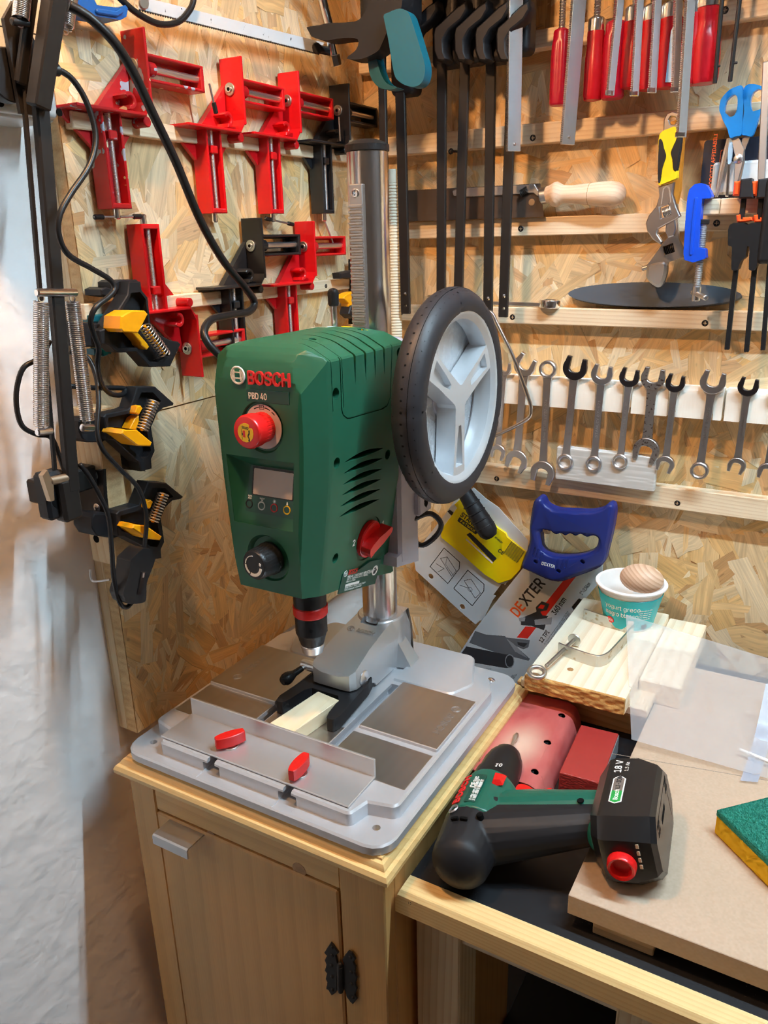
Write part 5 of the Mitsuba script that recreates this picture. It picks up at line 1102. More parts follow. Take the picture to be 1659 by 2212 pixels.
part(t, 'blade', ext(Polygon(PR(q([(715, 495), (770, 478), (815, 580), (800, 700), (745, 905), (735, 905), (740, 760), (748, 650)]), ysc)), .003, .0048, RW(ysc), .0004), 'steel_dull'); part(t, 'blade', ext(Polygon(PR(q([(800, 490), (862, 480), (820, 590), (815, 690), (770, 905), (745, 905), (760, 700)]), ysc)), .0012, .0030, RW(ysc), .0004), 'steel')
s_ = px(*q([(770, 655)])[0], 1, ysc); part(t, 'pivot', lathe([(.0055, 0), (.0052, .0012), (.003, .0024), (.0003, .0028)], (s_[0], ysc-.0046, s_[2]), (0, -1, 0), 18), 'steel')
t = thing('tweezers', 'dark steel tweezers standing left of the scissors', 'tweezers')
part(t, 'arm', ext(PR(q([(680, 498), (705, 490), (698, 560), (640, 740), (600, 950), (588, 950), (625, 720), (650, 610)]), 1.112), 0, .0035, RW(1.112), .0006), 'steel_dull'); part(t, 'arm', ext(PR(q([(690, 505), (708, 500), (690, 620), (660, 760), (614, 950), (606, 950), (640, 745)]), 1.109), 0, .002, RW(1.106), .0005), 'steel')
t = thing('craft_knife', 'slim knife with a pale blue grip standing beside the scissors', 'knife')
part(t, 'handle', ext(smoothpoly(PR(q([(700, 510), (718, 505), (727, 560), (722, 640), (710, 690), (690, 690), (690, 600)]), 1.108), 3), 0, .005, RW(1.108), .0015), 'label_blue'); part(t, 'shaft', ext(PR(q([(690, 688), (710, 688), (694, 945), (668, 945)]), 1.108), .001, .0045, RW(1.108), .001), 'chrome')
one('nib', cyl((0, 0, 0), (0, 0, .1), .01), 'steel', 'x', 'x') if 0 else None
# mini bar clamps
M('orange_red', (.85, .085, .015), .35)
for i, (dx, bot, lab) in enumerate(((0, (1570.5, 755), 'left one of two small black clamps with orange pads'), (134, (1612.5, 760), 'right one of two small black clamps with orange pads'))):
    t = thing('bar_clamp', lab, 'clamp'); S_ = lambda pts: PR(q([(a+dx, b) for a, b in pts]), 1.068)
    part(t, 'fixed_jaw', ext(Polygon(S_([(790, 812), (872, 802), (885, 955), (775, 960)])), -.012, .012, RW(1.075), .0015), 'black_soft')
    part(t, 'pad', ext(Polygon(S_([(735, 828), (782, 822), (776, 938), (722, 938), (730, 880)])), -.012, .008, RW(1.075), .002), 'orange_red', label='orange pad'); 
    a, b = px(*q([(812+dx, 940)])[0], 1, 1.075), px(*bot, 1, 1.075); f = Fr(a, b-a, (1, 0, 0)); L = np.linalg.norm(b-a)
    part(t, 'bar', f(box(0, L, -.0028, .0028, -.0035, .0035, .0006)), 'black'); 
    pb = [(752, 1088), (782, 1082), (785, 1120), (800, 1120), (802, 1105), (870, 1100), (878, 1130), (815, 1140), (758, 1142)]
    part(t, 'slide_pad', ext(Polygon(S_(pb)).buffer(0), -.010, .010, RW(1.075), .0012), 'orange_red', label='orange pad')
    part(t, 'trigger_body', ext(rpoly(S_([(692, 1200), (702, 1165), (730, 1148), (810, 1142), (838, 1165), (838, 1330), (826, 1410), (790, 1440), (762, 1516), (716, 1512), (722, 1330), (690, 1322)]), .003), -.014, .012, RW(1.075), .003), 'black', smooth=40)
    if i: f2 = px(*q([(980, 60)])[0], 1, 1.075), px(*q([(945, 815)])[0], 1, 1.075); g_ = Fr(f2[0], f2[1]-f2[0], (1, 0, 0)); part(t, 'bar', g_(box(-.02, np.linalg.norm(f2[1]-f2[0]), -.004, .004, -.003, .003, .0008)), 'steel_dull')
t = thing('bar_clamp', 'thin black clamp bar cut off by the right edge, beside the small clamps', 'clamp')
a, b = px(1664, 560, 1, 1.075), px(1648, 756, 1, 1.075); f = Fr(a, b-a, (1, 0, 0)); part(t, 'bar', f(box(0, np.linalg.norm(b-a), -.0026, .0026, -.0035, .0035, .0006)), 'black')
part(t, 'trigger_body', rbox(a[0]-.014, a[0]+.012, 1.06, 1.09, a[2]-.005, a[2]+.09, .006), 'black')
# ------------------------------------------------------------------ blue G clamp, sharpening stone, spanner on the batten
M('gclamp_blue', (.006, .060, .52), .30)
yg = 1.083
t = thing('g_clamp', 'blue screw clamp gripping the left end of the small shelf', 'clamp')
part(t, 'frame', ext(rpoly(PR(q([(372, 1100), (385, 955), (400, 893), (440, 852), (490, 842), (530, 855), (560, 905), (576, 945), (560, 958), (500, 962), (492, 1010), (470, 1338), (522, 1345), (526, 1420), (430, 1450), (362, 1430), (355, 1380)]), yg), .002), -.008, .010, RW(yg), .002), 'gclamp_blue', smooth=35, label='blue cast frame')
part(f'{t}__frame', 'rib', ext(LineString(PR(q([(455, 965), (432, 1150), (415, 1380)]), yg)).buffer(.0022), .009, .0115, RW(yg), .0008), 'gclamp_blue')
a, b = px(*q([(502, 1140)])[0], 1, yg), px(*q([(447, 1660)])[0], 1, yg)
part(t, 'spindle', thread(a, b, .0047, .0021, 16), 'steel_dull'); part(t, 'spindle_pad', cyl(a+A([0, 0, .003]), a+A([0, 0, -.003]), .0062, n=18), 'black_paint')
part(t, 'spindle_end', cyl(b+A([0, 0, .004]), b+A([0, 0, -.014]), .0052, n=18), 'steel'); b2 = b+A([0, 0, -.008])
part(t, 'tommy_bar', cyl(b2+A([-.006, .008, .004]), px(*q([(517, 1726)])[0], 1, yg-.026), .0032, n=14), 'steel')
M('stone', (.055, .075, .10), .62, bump=lambda p, n, uv: fbm(p.x*300, p.y*300, p.z*300, 3), bs=.0006)
zst = B4[1]
c = px(1414, 640, 1, 1.135); hl = (px(1602, 637, 1, 1.135)[0]-px(1227, 645, 1, 1.135)[0])/2; hh = (px(1414, 613, 1, 1.135)[2]-px(1414, 667, 1, 1.135)[2])/2
cx_ = (px(1602, 637, 1, 1.135)[0]+px(1227, 645, 1, 1.135)[0])/2
el = Polygon([(hl*math.cos(a), hh*math.sin(a)*(1 if abs(math.cos(a)) < .95 else .9)) for a in np.linspace(0, 2*math.pi, 64, endpoint=False)])
fst = Fr((cx_, YW-.004, zst+hh+.0008), (1, 0, 0), (0, .25, 1)); 
one('sharpening_stone', ext(el, 0, .012, fst, .003), 'stone', 'boat-shaped dark grey sharpening stone lying on a batten', 'sharpening stone', smooth=40)
zq = B4[1]; xl, xr = px(930, 642, 1, 1.125)[0], px(1180, 655, 1, 1.125)[0]
t = thing('ring_spanner', 'chrome ring spanner lying flat on the batten behind the clamp bars', 'wrench')
part(t, 'shaft', hull([(xl+.01, 1.139+s_*.004, zq+z) for s_ in (-1, 1) for z in (.0045, .0085)]+[(xr-.008, 1.141+s_*.004, zq+z) for s_ in (-1, 1) for z in (.001, .006)]), 'steel')
part(t, 'ring', cat(lathe([(.0085, 0), (.0140, 0), (.0150, .0015), (.0150, .0095), (.0140, .011), (.0085, .011), (.008, .006), (.0085, 0)], (xr+.003, 1.131, zq+.0004), (.05, 0, 1), 28)), 'chrome', smooth=40); part(t, 'ring', cat(lathe([(.009, 0), (.0120, 0), (.0130, .0015), (.0130, .012), (.0120, .0135), (.009, .0135), (.008, .006), (.009, 0)], (xl, 1.134, zq+.001), (.05, -.1, 1), 28)), 'chrome', smooth=40)
# hooks and nails on the battens
a = px(974, 327, 1, YW-BD-.003); 
t = one('cup_hook', cat(tube([a+A([.024, .004, .004]), a+A([.016, -.003, -.001]), a, ], .0016, 8, 4), ring(a, (0, 1, 0), .0030, .0012, 16, 8)), 'black_paint', 'small black screw hook on the batten between the long bars', 'hook', smooth=True)
M('hose', (.66, .63, .50), .5)
p0, p1 = px(850, 366, 1, 1.08), px(856, 740, 1, 1.08); L = np.linalg.norm(p1-p0); prof = [(.0085, 0), (.0090, .001), (.0090, .018)]
n = int((L-.018)/.0042)
for i in range(n): z = .018+i*.0042; prof += [(.0084, z+.0004), (.0094, z+.0014), (.0094, z+.0030), (.0084, z+.0040)]
one('corrugated_hose', lathe(prof, p0, p1-p0, 24), 'hose', 'cream corrugated hose hanging between the steel column and the black bars', 'hose', smooth=40)
t = thing('bar_clamp', 'clamp with a yellow trigger just showing left of the column', 'clamp')
part(t, 'trigger', ext(smoothpoly(PL([(734, 645), (742, 635), (762, 630), (768, 650), (764, 662), (754, 660), (752, 672), (746, 664), (744, 652)], -.665), 3), -.672, -.658, LW(0.), .001), 'orange', label='yellow trigger')
part(t, 'jaw', ext(PL([(726, 590), (746, 586), (770, 582), (770, 604), (745, 602), (728, 602)], -.665), -.672, -.658, LW(0.), .0015), 'black_soft'); part(t, 'grip', ext(PL([(750, 660), (772, 655), (772, 686), (756, 688), (745, 678)], -.662), -.672, -.655, LW(0.), .0015), 'black_soft')
part(t, 'bar', ext(PL([(762, 560), (772, 560), (772, 700), (762, 700)], -.672), -.680, -.672, LW(0.), .0008), 'black_paint')
# ------------------------------------------------------------------ wrench rack and wrenches
YR = 1.118
t = thing('wrench_rack', 'row of whitened wooden blocks with slits that holds the wrenches', 'tool rack')
q = lambda pts: tr(960, 640, 2.373, pts)
tops = lambda x: 385+(x-285)*.0735; bots = lambda x: 545+(x-285)*.0835
zt = np.mean([PR(q([(x, tops(x)+12)]), YR)[0][1] for x in (400, 900, 1500)]); zb_ = np.mean([PR(q([(x, bots(x))]), YR)[0][1] for x in (400, 900, 1500)])
X_ = lambda x: PR(q([(x, 500)]), YR)[0][0]
part(t, 'back_strip', box(X_(20), .12, YW-.012, YW-.0003, zb_+.004, zt-.004, .001), 'whitewood')
for i, (a, b) in enumerate([(20, 74), (80, 118), (148, 178), (205, 268), (292, 378), (405, 503), (541, 636), (671, 774), (812, 915), (962, 1040), (1078, 1150), (1194, 1348), (1388, 1432), (1446, 1528), (1566, 1700)]):
    x0, x1 = X_(a), X_(b); pr = [(YW-.012, zb_), (YR, zb_), (YR, zt-.010), (YR+.002, zt-.005), (YR+.008, zt), (YW-.012, zt)]
    n_cut = [] 
    part(t, 'block', ext([(-y, z) for y, z in pr][::-1], x0, x1, Fr((0, 0, 0), (0, -1, 0), (0, 0, 1), (1, 0, 0)), .0006), 'whitewood', smooth=25)
for a in (318, 480, 712, 760, 862, 990, 1112, 1270): part(t, 'seam', box(X_(a), X_(a)+.0006, YR-.00025, YR+.001, zb_+.0005, zt-.010, 0), 'seam_dark') if 0 else None
M('wr_satin', (.60, .59, .61), .34, 1.)
M('wr_black', (.035, .03, .032), .30, .7)
def wrench(label, top, bot, ktop, kbot, rt, rb, w, bsdf='wr_satin', tilt_t=15, tilt_b=-15, y=YR-.001, text=None, head=None, group=None):
    """top, bot: pixel centres of the two heads; k: 'o' open or 'r' ring; radii and shaft width in metres"""
    t = thing('wrench', label, 'wrench', group)
    a, b = px(*top, 1, y), px(*bot, 1, y); L = np.linalg.norm(b-a); f = Fr(b, a-b, (0, 0, 1)); d = (a-b)/L
    f = Fr(b, (d[2], 0, -d[0]), d)           # u across, v up along the wrench, w out of the wall
    def headpoly(k, c, r, tilt, up):
        if k == 'r': return Point(0, c).buffer(r, 12)
        hp = Point(0, c).buffer(r, 14); hp = hp.union(Polygon([(-r*.99, c), (r*.99, c), (r*.80, c+r*.95), (-r*.80, c+r*.95)])) ; hp = hp.intersection(sbox(-r*1.1, c-r*1.1, r*1.1, c+r*.86))
        hp = hp.difference(sbox(-r*.47, c-r*.10, r*.47, c+2*r).union(affinity.scale(Point(0, c-r*.08).buffer(r*.47, 8), 1, .6)))
        if not up: hp = affinity.rotate(hp, 180, origin=(0, c))
        return affinity.rotate(hp, tilt, origin=(0, c))
    ht, hb = headpoly(ktop, L, rt, tilt_t, True), headpoly(kbot, 0, rb, tilt_b, False)
    sh = Polygon([(-w*.62, rb*.3), (-w*.5, rb*1.6), (-w*.46, L*.5), (-w*.5, L-rt*1.6), (-w*.62, L-rt*.3), (w*.62, L-rt*.3), (w*.5, L-rt*1.6), (w*.46, L*.5), (w*.5, rb*1.6), (w*.62, rb*.3)])
    def cutopen(p):
        for k, c, r, ti, up in ((ktop, L, rt, tilt_t, 1), (kbot, 0, rb, tilt_b, 0)):
            if k == 'r': p = p.difference(Point(0, c).buffer(r*.66, 3))
            else:
                o = affinity.rotate(affinity.rotate(sbox(-r*.47, c-r*.10, r*.47, c+2*r).union(affinity.scale(Point(0, c-r*.08).buffer(r*.47, 8), 1, .6)), 0 if up else 180, origin=(0, c)), ti, origin=(0, c)); p = p.difference(o)
        return p
    part(t, 'shaft', ext(cutopen(sh), .0012, .0052, f, .0011), bsdf, smooth=30)
    for k, hp, c, r in ((ktop, ht, L, rt), (kbot, hb, 0, rb)):
        g = hp if k == 'o' else hp.difference(affinity.rotate(Point(0, c).buffer(r*.66, 3), 0))
        part(t, 'ring_end' if k == 'r' else 'open_end', ext(g, -.001 if k == 'r' else 0, .0078 if k == 'r' else .0066, f, .0014 if k == 'r' else .0009), head if (head and c and k == 'o') else bsdf, smooth=35, label='dark shaded open end' if (head and c) else None)
    if text: part(t, 'stamp', txt(text, w*.34, Fr(f.p(w*.17, L*.30, .0050), f.v, -f.u, f.w), .0004, True, wid=L*.42), 'white_print' if 0 else 'chrome', smooth=False)
W12 = [
 ('wrench seen through the hand wheel, only its pale upper jaw clear', (972, 780), (985, 968), 'o', 'r', .0125, .0095, .0085, None),
 ('wrench seen through the hand wheel, its long satin shaft in view', (1020, 782), (1012, 985), 'o', 'r', .0125, .0095, .0090, 'STANLEY 87-076'),
 ('short wrench just right of the wheel with open ends top and bottom', (1091, 795), (1078, 976), 'o', 'o', .0115, .0125, .0088, 'VANADIUM'),
 ('chrome wrench behind the bent wire, open at both ends, large lower jaw', (1136, 788), (1118, 995), 'o', 'o', .0165, .0175, .0115, None),
 ('wrench hung upside down with its ring at the top, right of the bent wire', (1185.5, 797), (1174, 1020), 'r', 'o', .0128, .0185, .0108, '14mm STANLEY 87-074'),
 ('wrench with a large dark jaw on top, second to the right of the upturned one' if 0 else 'large wrench with a dark upper jaw, next right of the upturned wrench', (1244, 794), (1223.4, 996), 'o', 'r', .0172, .0122, .0108, 'CHROME VANADIUM'),
 ('satin wrench whose ring hangs over the middle of the grey painted block', (1302, 808), (1284.5, 1000), 'o', 'r', .0150, .0118, .0098, 'STANLEY 87-071'),
 ('slim wrench with a dark upper jaw, its ring over the grey block', (1361, 814), (1341, 995), 'o', 'r', .0135, .0110, .0088, 'SCHULZ'),
 ('dull pitted wrench, its lower jaw over the right end of the grey block', (1412, 816), (1397, 972), 'o', 'o', .0158, .0182, .0122, None),
 ('wrench with small dark jaws at both ends, right of the grey block', (1460, 826), (1438, 1002), 'o', 'o', .0125, .0125, .0088, 'CHROME VANADIUM'),
 ('satin wrench with the lowest hanging ring, alone between two wide white blocks', (1541, 824), (1512, 1015), 'o', 'r', .0160, .0120, .0098, 'STANLEY 87-070'),
 ('rightmost whole wrench, dark and small with two open jaws', (1617, 834), (1592, 1005), 'o', 'o', .0125, .0115, .0086, 'CHROME VANADIUM'),
 ('wrench cut off by the right edge of the picture', (1684, 850), (1658, 1018), 'o', 'o', .0125, .0120, .0086, None)]
M('wr_dull', proc(lambda p, n, uv: mix((.42, .40, .39), (.16, .12, .11), smoothstep(.62, .68, fbm(p.x*420, p.y*200, p.z*420, 3)))), .42, 1.)
for i, (lab, a, b, kt, kb2, rt, rb, w, tx) in enumerate(W12):
    wrench(lab, a, b, kt, kb2, rt, rb, w, 'wr_dull' if i == 8 else ('steel' if i in (2, 3, 5, 7, 9, 11) else 'wr_satin'), text=tx, tilt_t=-8 if i != 3 else -25, tilt_b=-12 if i != 3 else -20, head='wr_black' if i in (5, 7, 9, 11) else None)
# grey painted offcut
M('grey_paint', proc(lambda p, n, uv: mix((.50, .50, .48), (.70, .70, .69), smoothstep(.45, .75, noise(p.x*30, p.y*30, p.z*420))*.7)), .55)
yq = 1.128
p = PR([(1202, 966), (1418, 986), (1413, 1061), (1199, 1035)], yq-.014)
x0, x1 = (p[0][0]+p[3][0])/2, (p[1][0]+p[2][0])/2; z0, z1 = (p[2][1]+p[3][1])/2, (p[0][1]+p[1][1])/2
fq = Fr((x0, yq, z0), (1, 0, -.008), (0, 0, 1))
one('grey_block', fq(box(0, x1-x0, 0, z1-z0, 0, .014, .0012)), 'grey_paint', 'flat offcut with worn grey paint fixed behind the lower wrench ends', 'wood block')
# bent chrome wire
wp = [px(*a, 1, y) for a, y in (((928, 735), 1.06), ((962, 712), 1.06), ((1008, 688), 1.06), ((1050, 674), 1.06), ((1063, 678), 1.06), ((1074, 700), 1.06), ((1108, 770), 1.06), ((1138, 850), 1.06), ((1147, 884), 1.06), ((1138, 906), 1.06), ((1086, 934), 1.06), ((1036, 954), 1.06), ((985, 976), 1.06))]
one('bent_wire', tube(wp, .0027, 12, 7), 'chrome', 'bent chrome wire frame behind the hand wheel', 'wire frame', smooth=True)
# ------------------------------------------------------------------ jab saw on its card
M('card_white', (.60, .64, .68), .5)
M('card_yellow', (.90, .74, .0), .45)
yc_ = 1.135; q = lambda pts: tr(870, 1040, 3.13, pts)
t = thing('jab_saw', 'jab saw with a black handle on its yellow and pale grey card, leaning on the wall', 'saw')
cp = Polygon(PR(q([(75, 500), (95, 470), (300, 205), (352, 128), (480, 40), (560, 112), (650, 175), (745, 285), (790, 330), (850, 402), (845, 470), (700, 690), (610, 800), (545, 935), (520, 940), (495, 965), (430, 912), (90, 600)]), yc_)).buffer(0)
for c, r in (((192, 640), 22), ((405, 845), 22)): u, v = PR(q([c]), yc_)[0]; cp = cp.difference(Point(u, v).buffer(r/3.13*.00068))
cp = cp.difference(Polygon(PR(q([(615, 765), (670, 690), (692, 690), (690, 720), (640, 778)]), yc_)))
part(t, 'card', ext(cp, 0, .0012, RW(yc_)), 'card_white', label='pale grey card')
yl = Polygon(PR(q([(262, 330), (375, 175), (358, 150), (395, 115), (520, 170), (640, 300), (705, 345), (715, 370), (838, 470), (800, 590), (742, 655), (655, 682), (560, 622), (400, 480), (270, 375)]), yc_)).buffer(0)
part(t, 'sticker', ext(yl, .0014, .0050, RW(yc_), .0005), 'card_yellow', label='yellow card panel')
ysx = yc_-.0052; L0 = lambda pts: PR(q(pts), ysx)
def line_frame(a, b, y): p0, p1 = px(*q([a])[0], 1, y), px(*q([b])[0], 1, y); d = (p1-p0)/np.linalg.norm(p1-p0); return Fr(p0, d, (d[2]*-1, 0, d[0]) if 0 else (-d[2], 0, d[0])), np.linalg.norm(p1-p0)
fs, Ls = line_frame((386, 232), (505, 325), ysx); part(t, 'sticker_print', txt('STANLEY', .0088, fs, .0003, True, wid=Ls*1.15), 'black_print', smooth=False)
fs, Ls = line_frame((372, 262), (498, 355), ysx); part(t, 'print_bar', fs(box(0, Ls, -.0015, .0068, 0, .0002, 0)), 'black_print'); part(t, 'sticker_print', txt('FATMAX', .0046, Fr(fs.p(.004, .0004, .0002), fs.u, fs.v), .0003, True, wid=Ls-.008), 'card_yellow', smooth=False)
fs, Ls = line_frame((620, 380), (672, 422), ysx); part(t, 'sticker_print', txt('STANLEY', .0030, fs, .0003, True, wid=Ls), 'black_print', smooth=False)
fs, Ls = line_frame((640, 470), (690, 510), ysx); part(t, 'sticker_print', txt('CE', .0062, fs, .0003, True), 'black_print', smooth=False)
fs, Ls = line_frame((735, 405), (835, 480), ysx); part(t, 'barcode', cat(*[fs(box(x*.0014, x*.0014+.0004+.0005*(x % 3 == 0), -.026, 0, 0, .0003, 0)) for x in range(int(Ls/.0014))]), 'black_print', smooth=False, kind='stuff')
fs, Ls = line_frame((700, 330), (640, 305), ysx); 
part(t, 'print_bar', ext(L0([(432, 360), (455, 345), (635, 520), (612, 545)]), 0, .0004, RW(ysx)), 'black_print'); part(t, 'print_bar', ext(L0([(430, 385), (610, 548), (605, 556), (424, 392)]), 0, .0004, RW(ysx)), 'white_print')
yc2 = yc_-.0012
def outline(pts, w=.0006, close=True, y=yc2): P = PR(q(pts), y); return ext(LineString(P+[P[0]] if close else P).buffer(w), 0, .0003, RW(y))
part(t, 'card_drawing', cat(outline([(185, 575), (280, 450), (385, 545), (382, 590), (305, 690)]), outline([(255, 520), (300, 510), (362, 605), (330, 640)], .0004), outline([(225, 555), (280, 590), (240, 610)], .0004, False), outline([(300, 510), (290, 560), (345, 640)], .0003, False)), 'black_print', smooth=False)
part(t, 'card_drawing', cat(outline([(345, 722), (440, 600), (550, 695), (548, 740), (470, 840)]), outline([(415, 670), (462, 660), (525, 755), (490, 790)], .0004), outline([(385, 700), (440, 720)], .0004, False), ext(Point(PR(q([(456, 730)]), yc2)[0]).buffer(.0040).difference(Point(PR(q([(456, 730)]), yc2)[0]).buffer(.0034)), 0, .0003, RW(yc2))), 'black_print', smooth=False)
a, b = px(*q([(425, 85)])[0], 1, 1.105), px(*q([(590, 360)])[0], 1, 1.105); L = np.linalg.norm(b-a)
hs = [(.0105, -.03), (.0120, 0), (.0135, L*.3), (.0150, L*.6), (.0160, L*.82), (.0150, L*.95), (.010, L+.004), (.001, L+.006)]
k = part(t, 'handle', lathe(hs, a, b-a, 24), 'black_soft', smooth=45, label='black rubber handle')
d = (b-a)/L
for z in (.25, .45, .63, .8): part(k, 'grip_rib', ring(a+d*L*z, d, .0128+.0025*z, .0016, 28, 6), 'black_soft', smooth=True)
part(t, 'blade', ext(L0([(298, 205), (312, 195), (345, 225), (335, 245)]), -.001, .001, RW(yc_-.002)), 'black_paint')
# ------------------------------------------------------------------ handsaw in a cardboard sleeve
yd = 1.122
t = thing('handsaw', 'handsaw with a dark blue plastic handle in a pale grey printed sleeve', 'saw')
M('saw_blue', (.010, .022, .17), .36)
sl = Polygon(PR(q([(830, 565), (1060, 655), (1190, 612), (1352, 562), (1345, 665), (1228, 802), (1190, 790), (1140, 850), (1155, 872), (1000, 1080), (880, 1240), (600, 1600), (60, 1600), (345, 1225), (480, 1012), (640, 802)]), yd)).buffer(0)
part(t, 'sleeve', ext(sl, -.003, .0008, RW(yd), .0003), 'card_white', label='pale grey cardboard sleeve')
part(t, 'blade', ext(PR(q([(1140, 852), (1192, 788), (1222, 800), (1160, 872)]), yd+.002), -.001, .001, RW(yd+.002)), 'black_paint')
P_ = lambda pts: PR(q(pts), yd-.0008)
R_ = RW(yd-.0008)
part(t, 'red_stripe', cat(ext(P_([(1110, 640), (1185, 625), (955, 925), (880, 930)]), 0, .0002, R_), ext(P_([(770, 1055), (845, 1062), (905, 985), (830, 980)]), 0, .0002, R_)), 'red_print', smooth=False)
fs, Ls = line_frame((775, 925), (985, 670), yd-.0008); fs.v = fs.v
fs2, Ls2 = line_frame((775, 925), (850, 834), yd-.0008)
part(t, 'brand_print', txt('DE', .0175, fs, .0003, True, wid=Ls*.285), 'orange_print', smooth=False, label='red letters DE'); part(t, 'brand_print', txt('XTER', .0175, Fr(fs.p(Ls*.315, 0, 0), fs.u, fs.v), .0003, True, wid=Ls*.60), 'black_print', smooth=False, label='dark letters XTER')
fs, Ls = line_frame((1032, 908), (1108, 800), yd-.0008); part(t, 'size_print', txt('360 mm', .0085, fs, .0003, True, wid=Ls), 'black_print', smooth=False)
fs, Ls = line_frame((940, 1095), (972, 1050), yd-.0008); part(t, 'size_print', txt('12 TPI', .0068, fs, .0003, True, wid=.026), 'black_print', smooth=False)
fs, Ls = line_frame((1212, 770), (1272, 695), yd-.0008); part(t, 'size_print', txt("1''=2,54cm", .0055, fs, .0003, True, wid=Ls), 'black_print', smooth=False)
for i, o in enumerate((0, 1, 2)):
    fs, Ls = line_frame((960+o*14, 1105+o*8), (1120+o*6, 880+o*8), yd-.0008); part(t, 'fine_print', txt('12 TPI saw for wood and plastic pipe and trim', .0021, fs, .0002, False, wid=Ls), 'black_print', smooth=False)
for i in range(3):
    fs, Ls = line_frame((700+i*14, 1370-i*4), (750+i*12, 1310-i*2), yd-.0008); part(t, 'fine_print', txt('cutting accessories', .0022, fs, .0002, False, wid=Ls), 'black_print', smooth=False)
    fs, Ls = line_frame((555+i*14, 1310-i*2), (575+i*12, 1265), yd-.0008); part(t, 'fine_print', txt('made for wood', .0022, fs, .0002, False, wid=Ls), 'black_print', smooth=False)
M('print_grey', (.13, .14, .16), .55); M('print_dark', (.03, .033, .04), .55); M('print_mid', (.28, .30, .33), .55)
def flat(name, pts, m, h=.0002, **k): part(t, name, ext(Polygon(P_(pts)).buffer(0), 0, h, R_), m, smooth=False, **k)
flat('printed_profile', [(490, 1010), (560, 1035), (690, 1045), (860, 1200), (850, 1212), (760, 1190), (610, 1150), (450, 1090)], 'print_grey', label='printed picture of a moulding')
flat('printed_profile', [(700, 1055), (860, 1072), (850, 1120), (815, 1135), (770, 1115)], 'print_grey', .0003); flat('printed_profile', [(775, 1085), (845, 1095), (820, 1120), (780, 1105)], 'print_dark', .0004)
flat('printed_profile', [(700, 1060), (770, 1115), (845, 1195), (760, 1150)], 'print_mid', .0003)
flat('printed_pipe', [(430, 1115), (700, 1170), (735, 1165), (755, 1215), (735, 1260), (700, 1262), (365, 1205)], 'print_dark', .0003, label='printed picture of a pipe')
c = q([(724, 1214)])[0]; e = Polygon([px(c[0]+10*math.cos(a), c[1]+15*math.sin(a), 1, yd-.0008)[[0, 2]] for a in np.linspace(0, 6.283, 24)[:-1]])
part(t, 'printed_pipe', ext(e.difference(affinity.scale(e, .84, .84)), 0, .0005, R_), 'print_mid', smooth=False)
flat('printed_mitre_saw', [(800, 925), (905, 880), (900, 850), (940, 810), (992, 828), (975, 870), (930, 880), (945, 905), (985, 910), (960, 940), (965, 975), (955, 1005), (870, 975), (800, 970)], 'print_dark', .0004, label='printed picture of a mitre saw')
flat('printed_mitre_saw', [(785, 920), (830, 918), (825, 945), (790, 945)], 'print_mid', .0005); flat('printed_mitre_saw', [(890, 935), (1010, 918), (1005, 965), (895, 970)], 'print_mid', .0005); flat('printed_mitre_saw', [(915, 855), (935, 830), (962, 838), (950, 862)], 'red_print', .0005)
yh = 1.100
ho = smoothpoly(PR(q([(822, 572), (850, 470), (872, 390), (872, 300), (885, 200), (900, 130), (932, 95), (962, 108), (985, 150), (1055, 182), (1180, 190), (1290, 192), (1360, 172), (1402, 140), (1438, 155), (1442, 230), (1420, 350), (1395, 450), (1365, 545), (1290, 590), (1180, 630), (1065, 663), (940, 630)]), yh), 3)
hh_ = smoothpoly(PR(q([(942, 340), (975, 318), (1020, 330), (1050, 345), (1080, 335), (1110, 352), (1145, 338), (1180, 355), (1215, 342), (1255, 362), (1300, 352), (1335, 375), (1318, 435), (1270, 470), (1180, 492), (1060, 496), (975, 468), (940, 405)]), yh), 3)
hb_ = man(*ext(ho.difference(hh_), -.013, .013, RW(yh), .0045, True))
for c, r in (((898, 542), 17), ((1215, 542), 17), ((1052, 605), 17)):
    u, v = PR(q([c]), yh-.013)[0]; hb_ -= man(*RW(yh)(cyl((u, v, .008), (u, v, .02), r/3.13*.00068, n=18, b=0)))
for x0, y0, x1, y1 in ((880, 500, 895, 450), (900, 515, 918, 460), (925, 530, 945, 475), (1035, 580, 1052, 520), (1068, 590, 1088, 525), (1098, 580, 1115, 520)):
    hb_ -= man(*ext(LineString(PR(q([(x0, y0), (x1, y1)]), yh-.013)).buffer(.0014), .0115, .02, RW(yh)))
hk = part(t, 'handle', arr(hb_), 'saw_blue', smooth=50, label='dark blue plastic handle')
fs, Ls = line_frame((936, 562), (1028, 588), yh-.0131); part(hk, 'brand_print', txt('DEXTER', .0052, fs, .0003, True, wid=Ls), 'white_print', smooth=False)
u, v = PR(q([(975, 328)]), 1.088)[0]
one('wall_screw', cat(cyl((u, YW+.004, v), (u, 1.090, v), .0022, n=12), screw_head(RW(1.0895), u, v, 0, .0075)), 'brass_rust', 'brown screw that the blue-handled saw hangs from', 'screw')
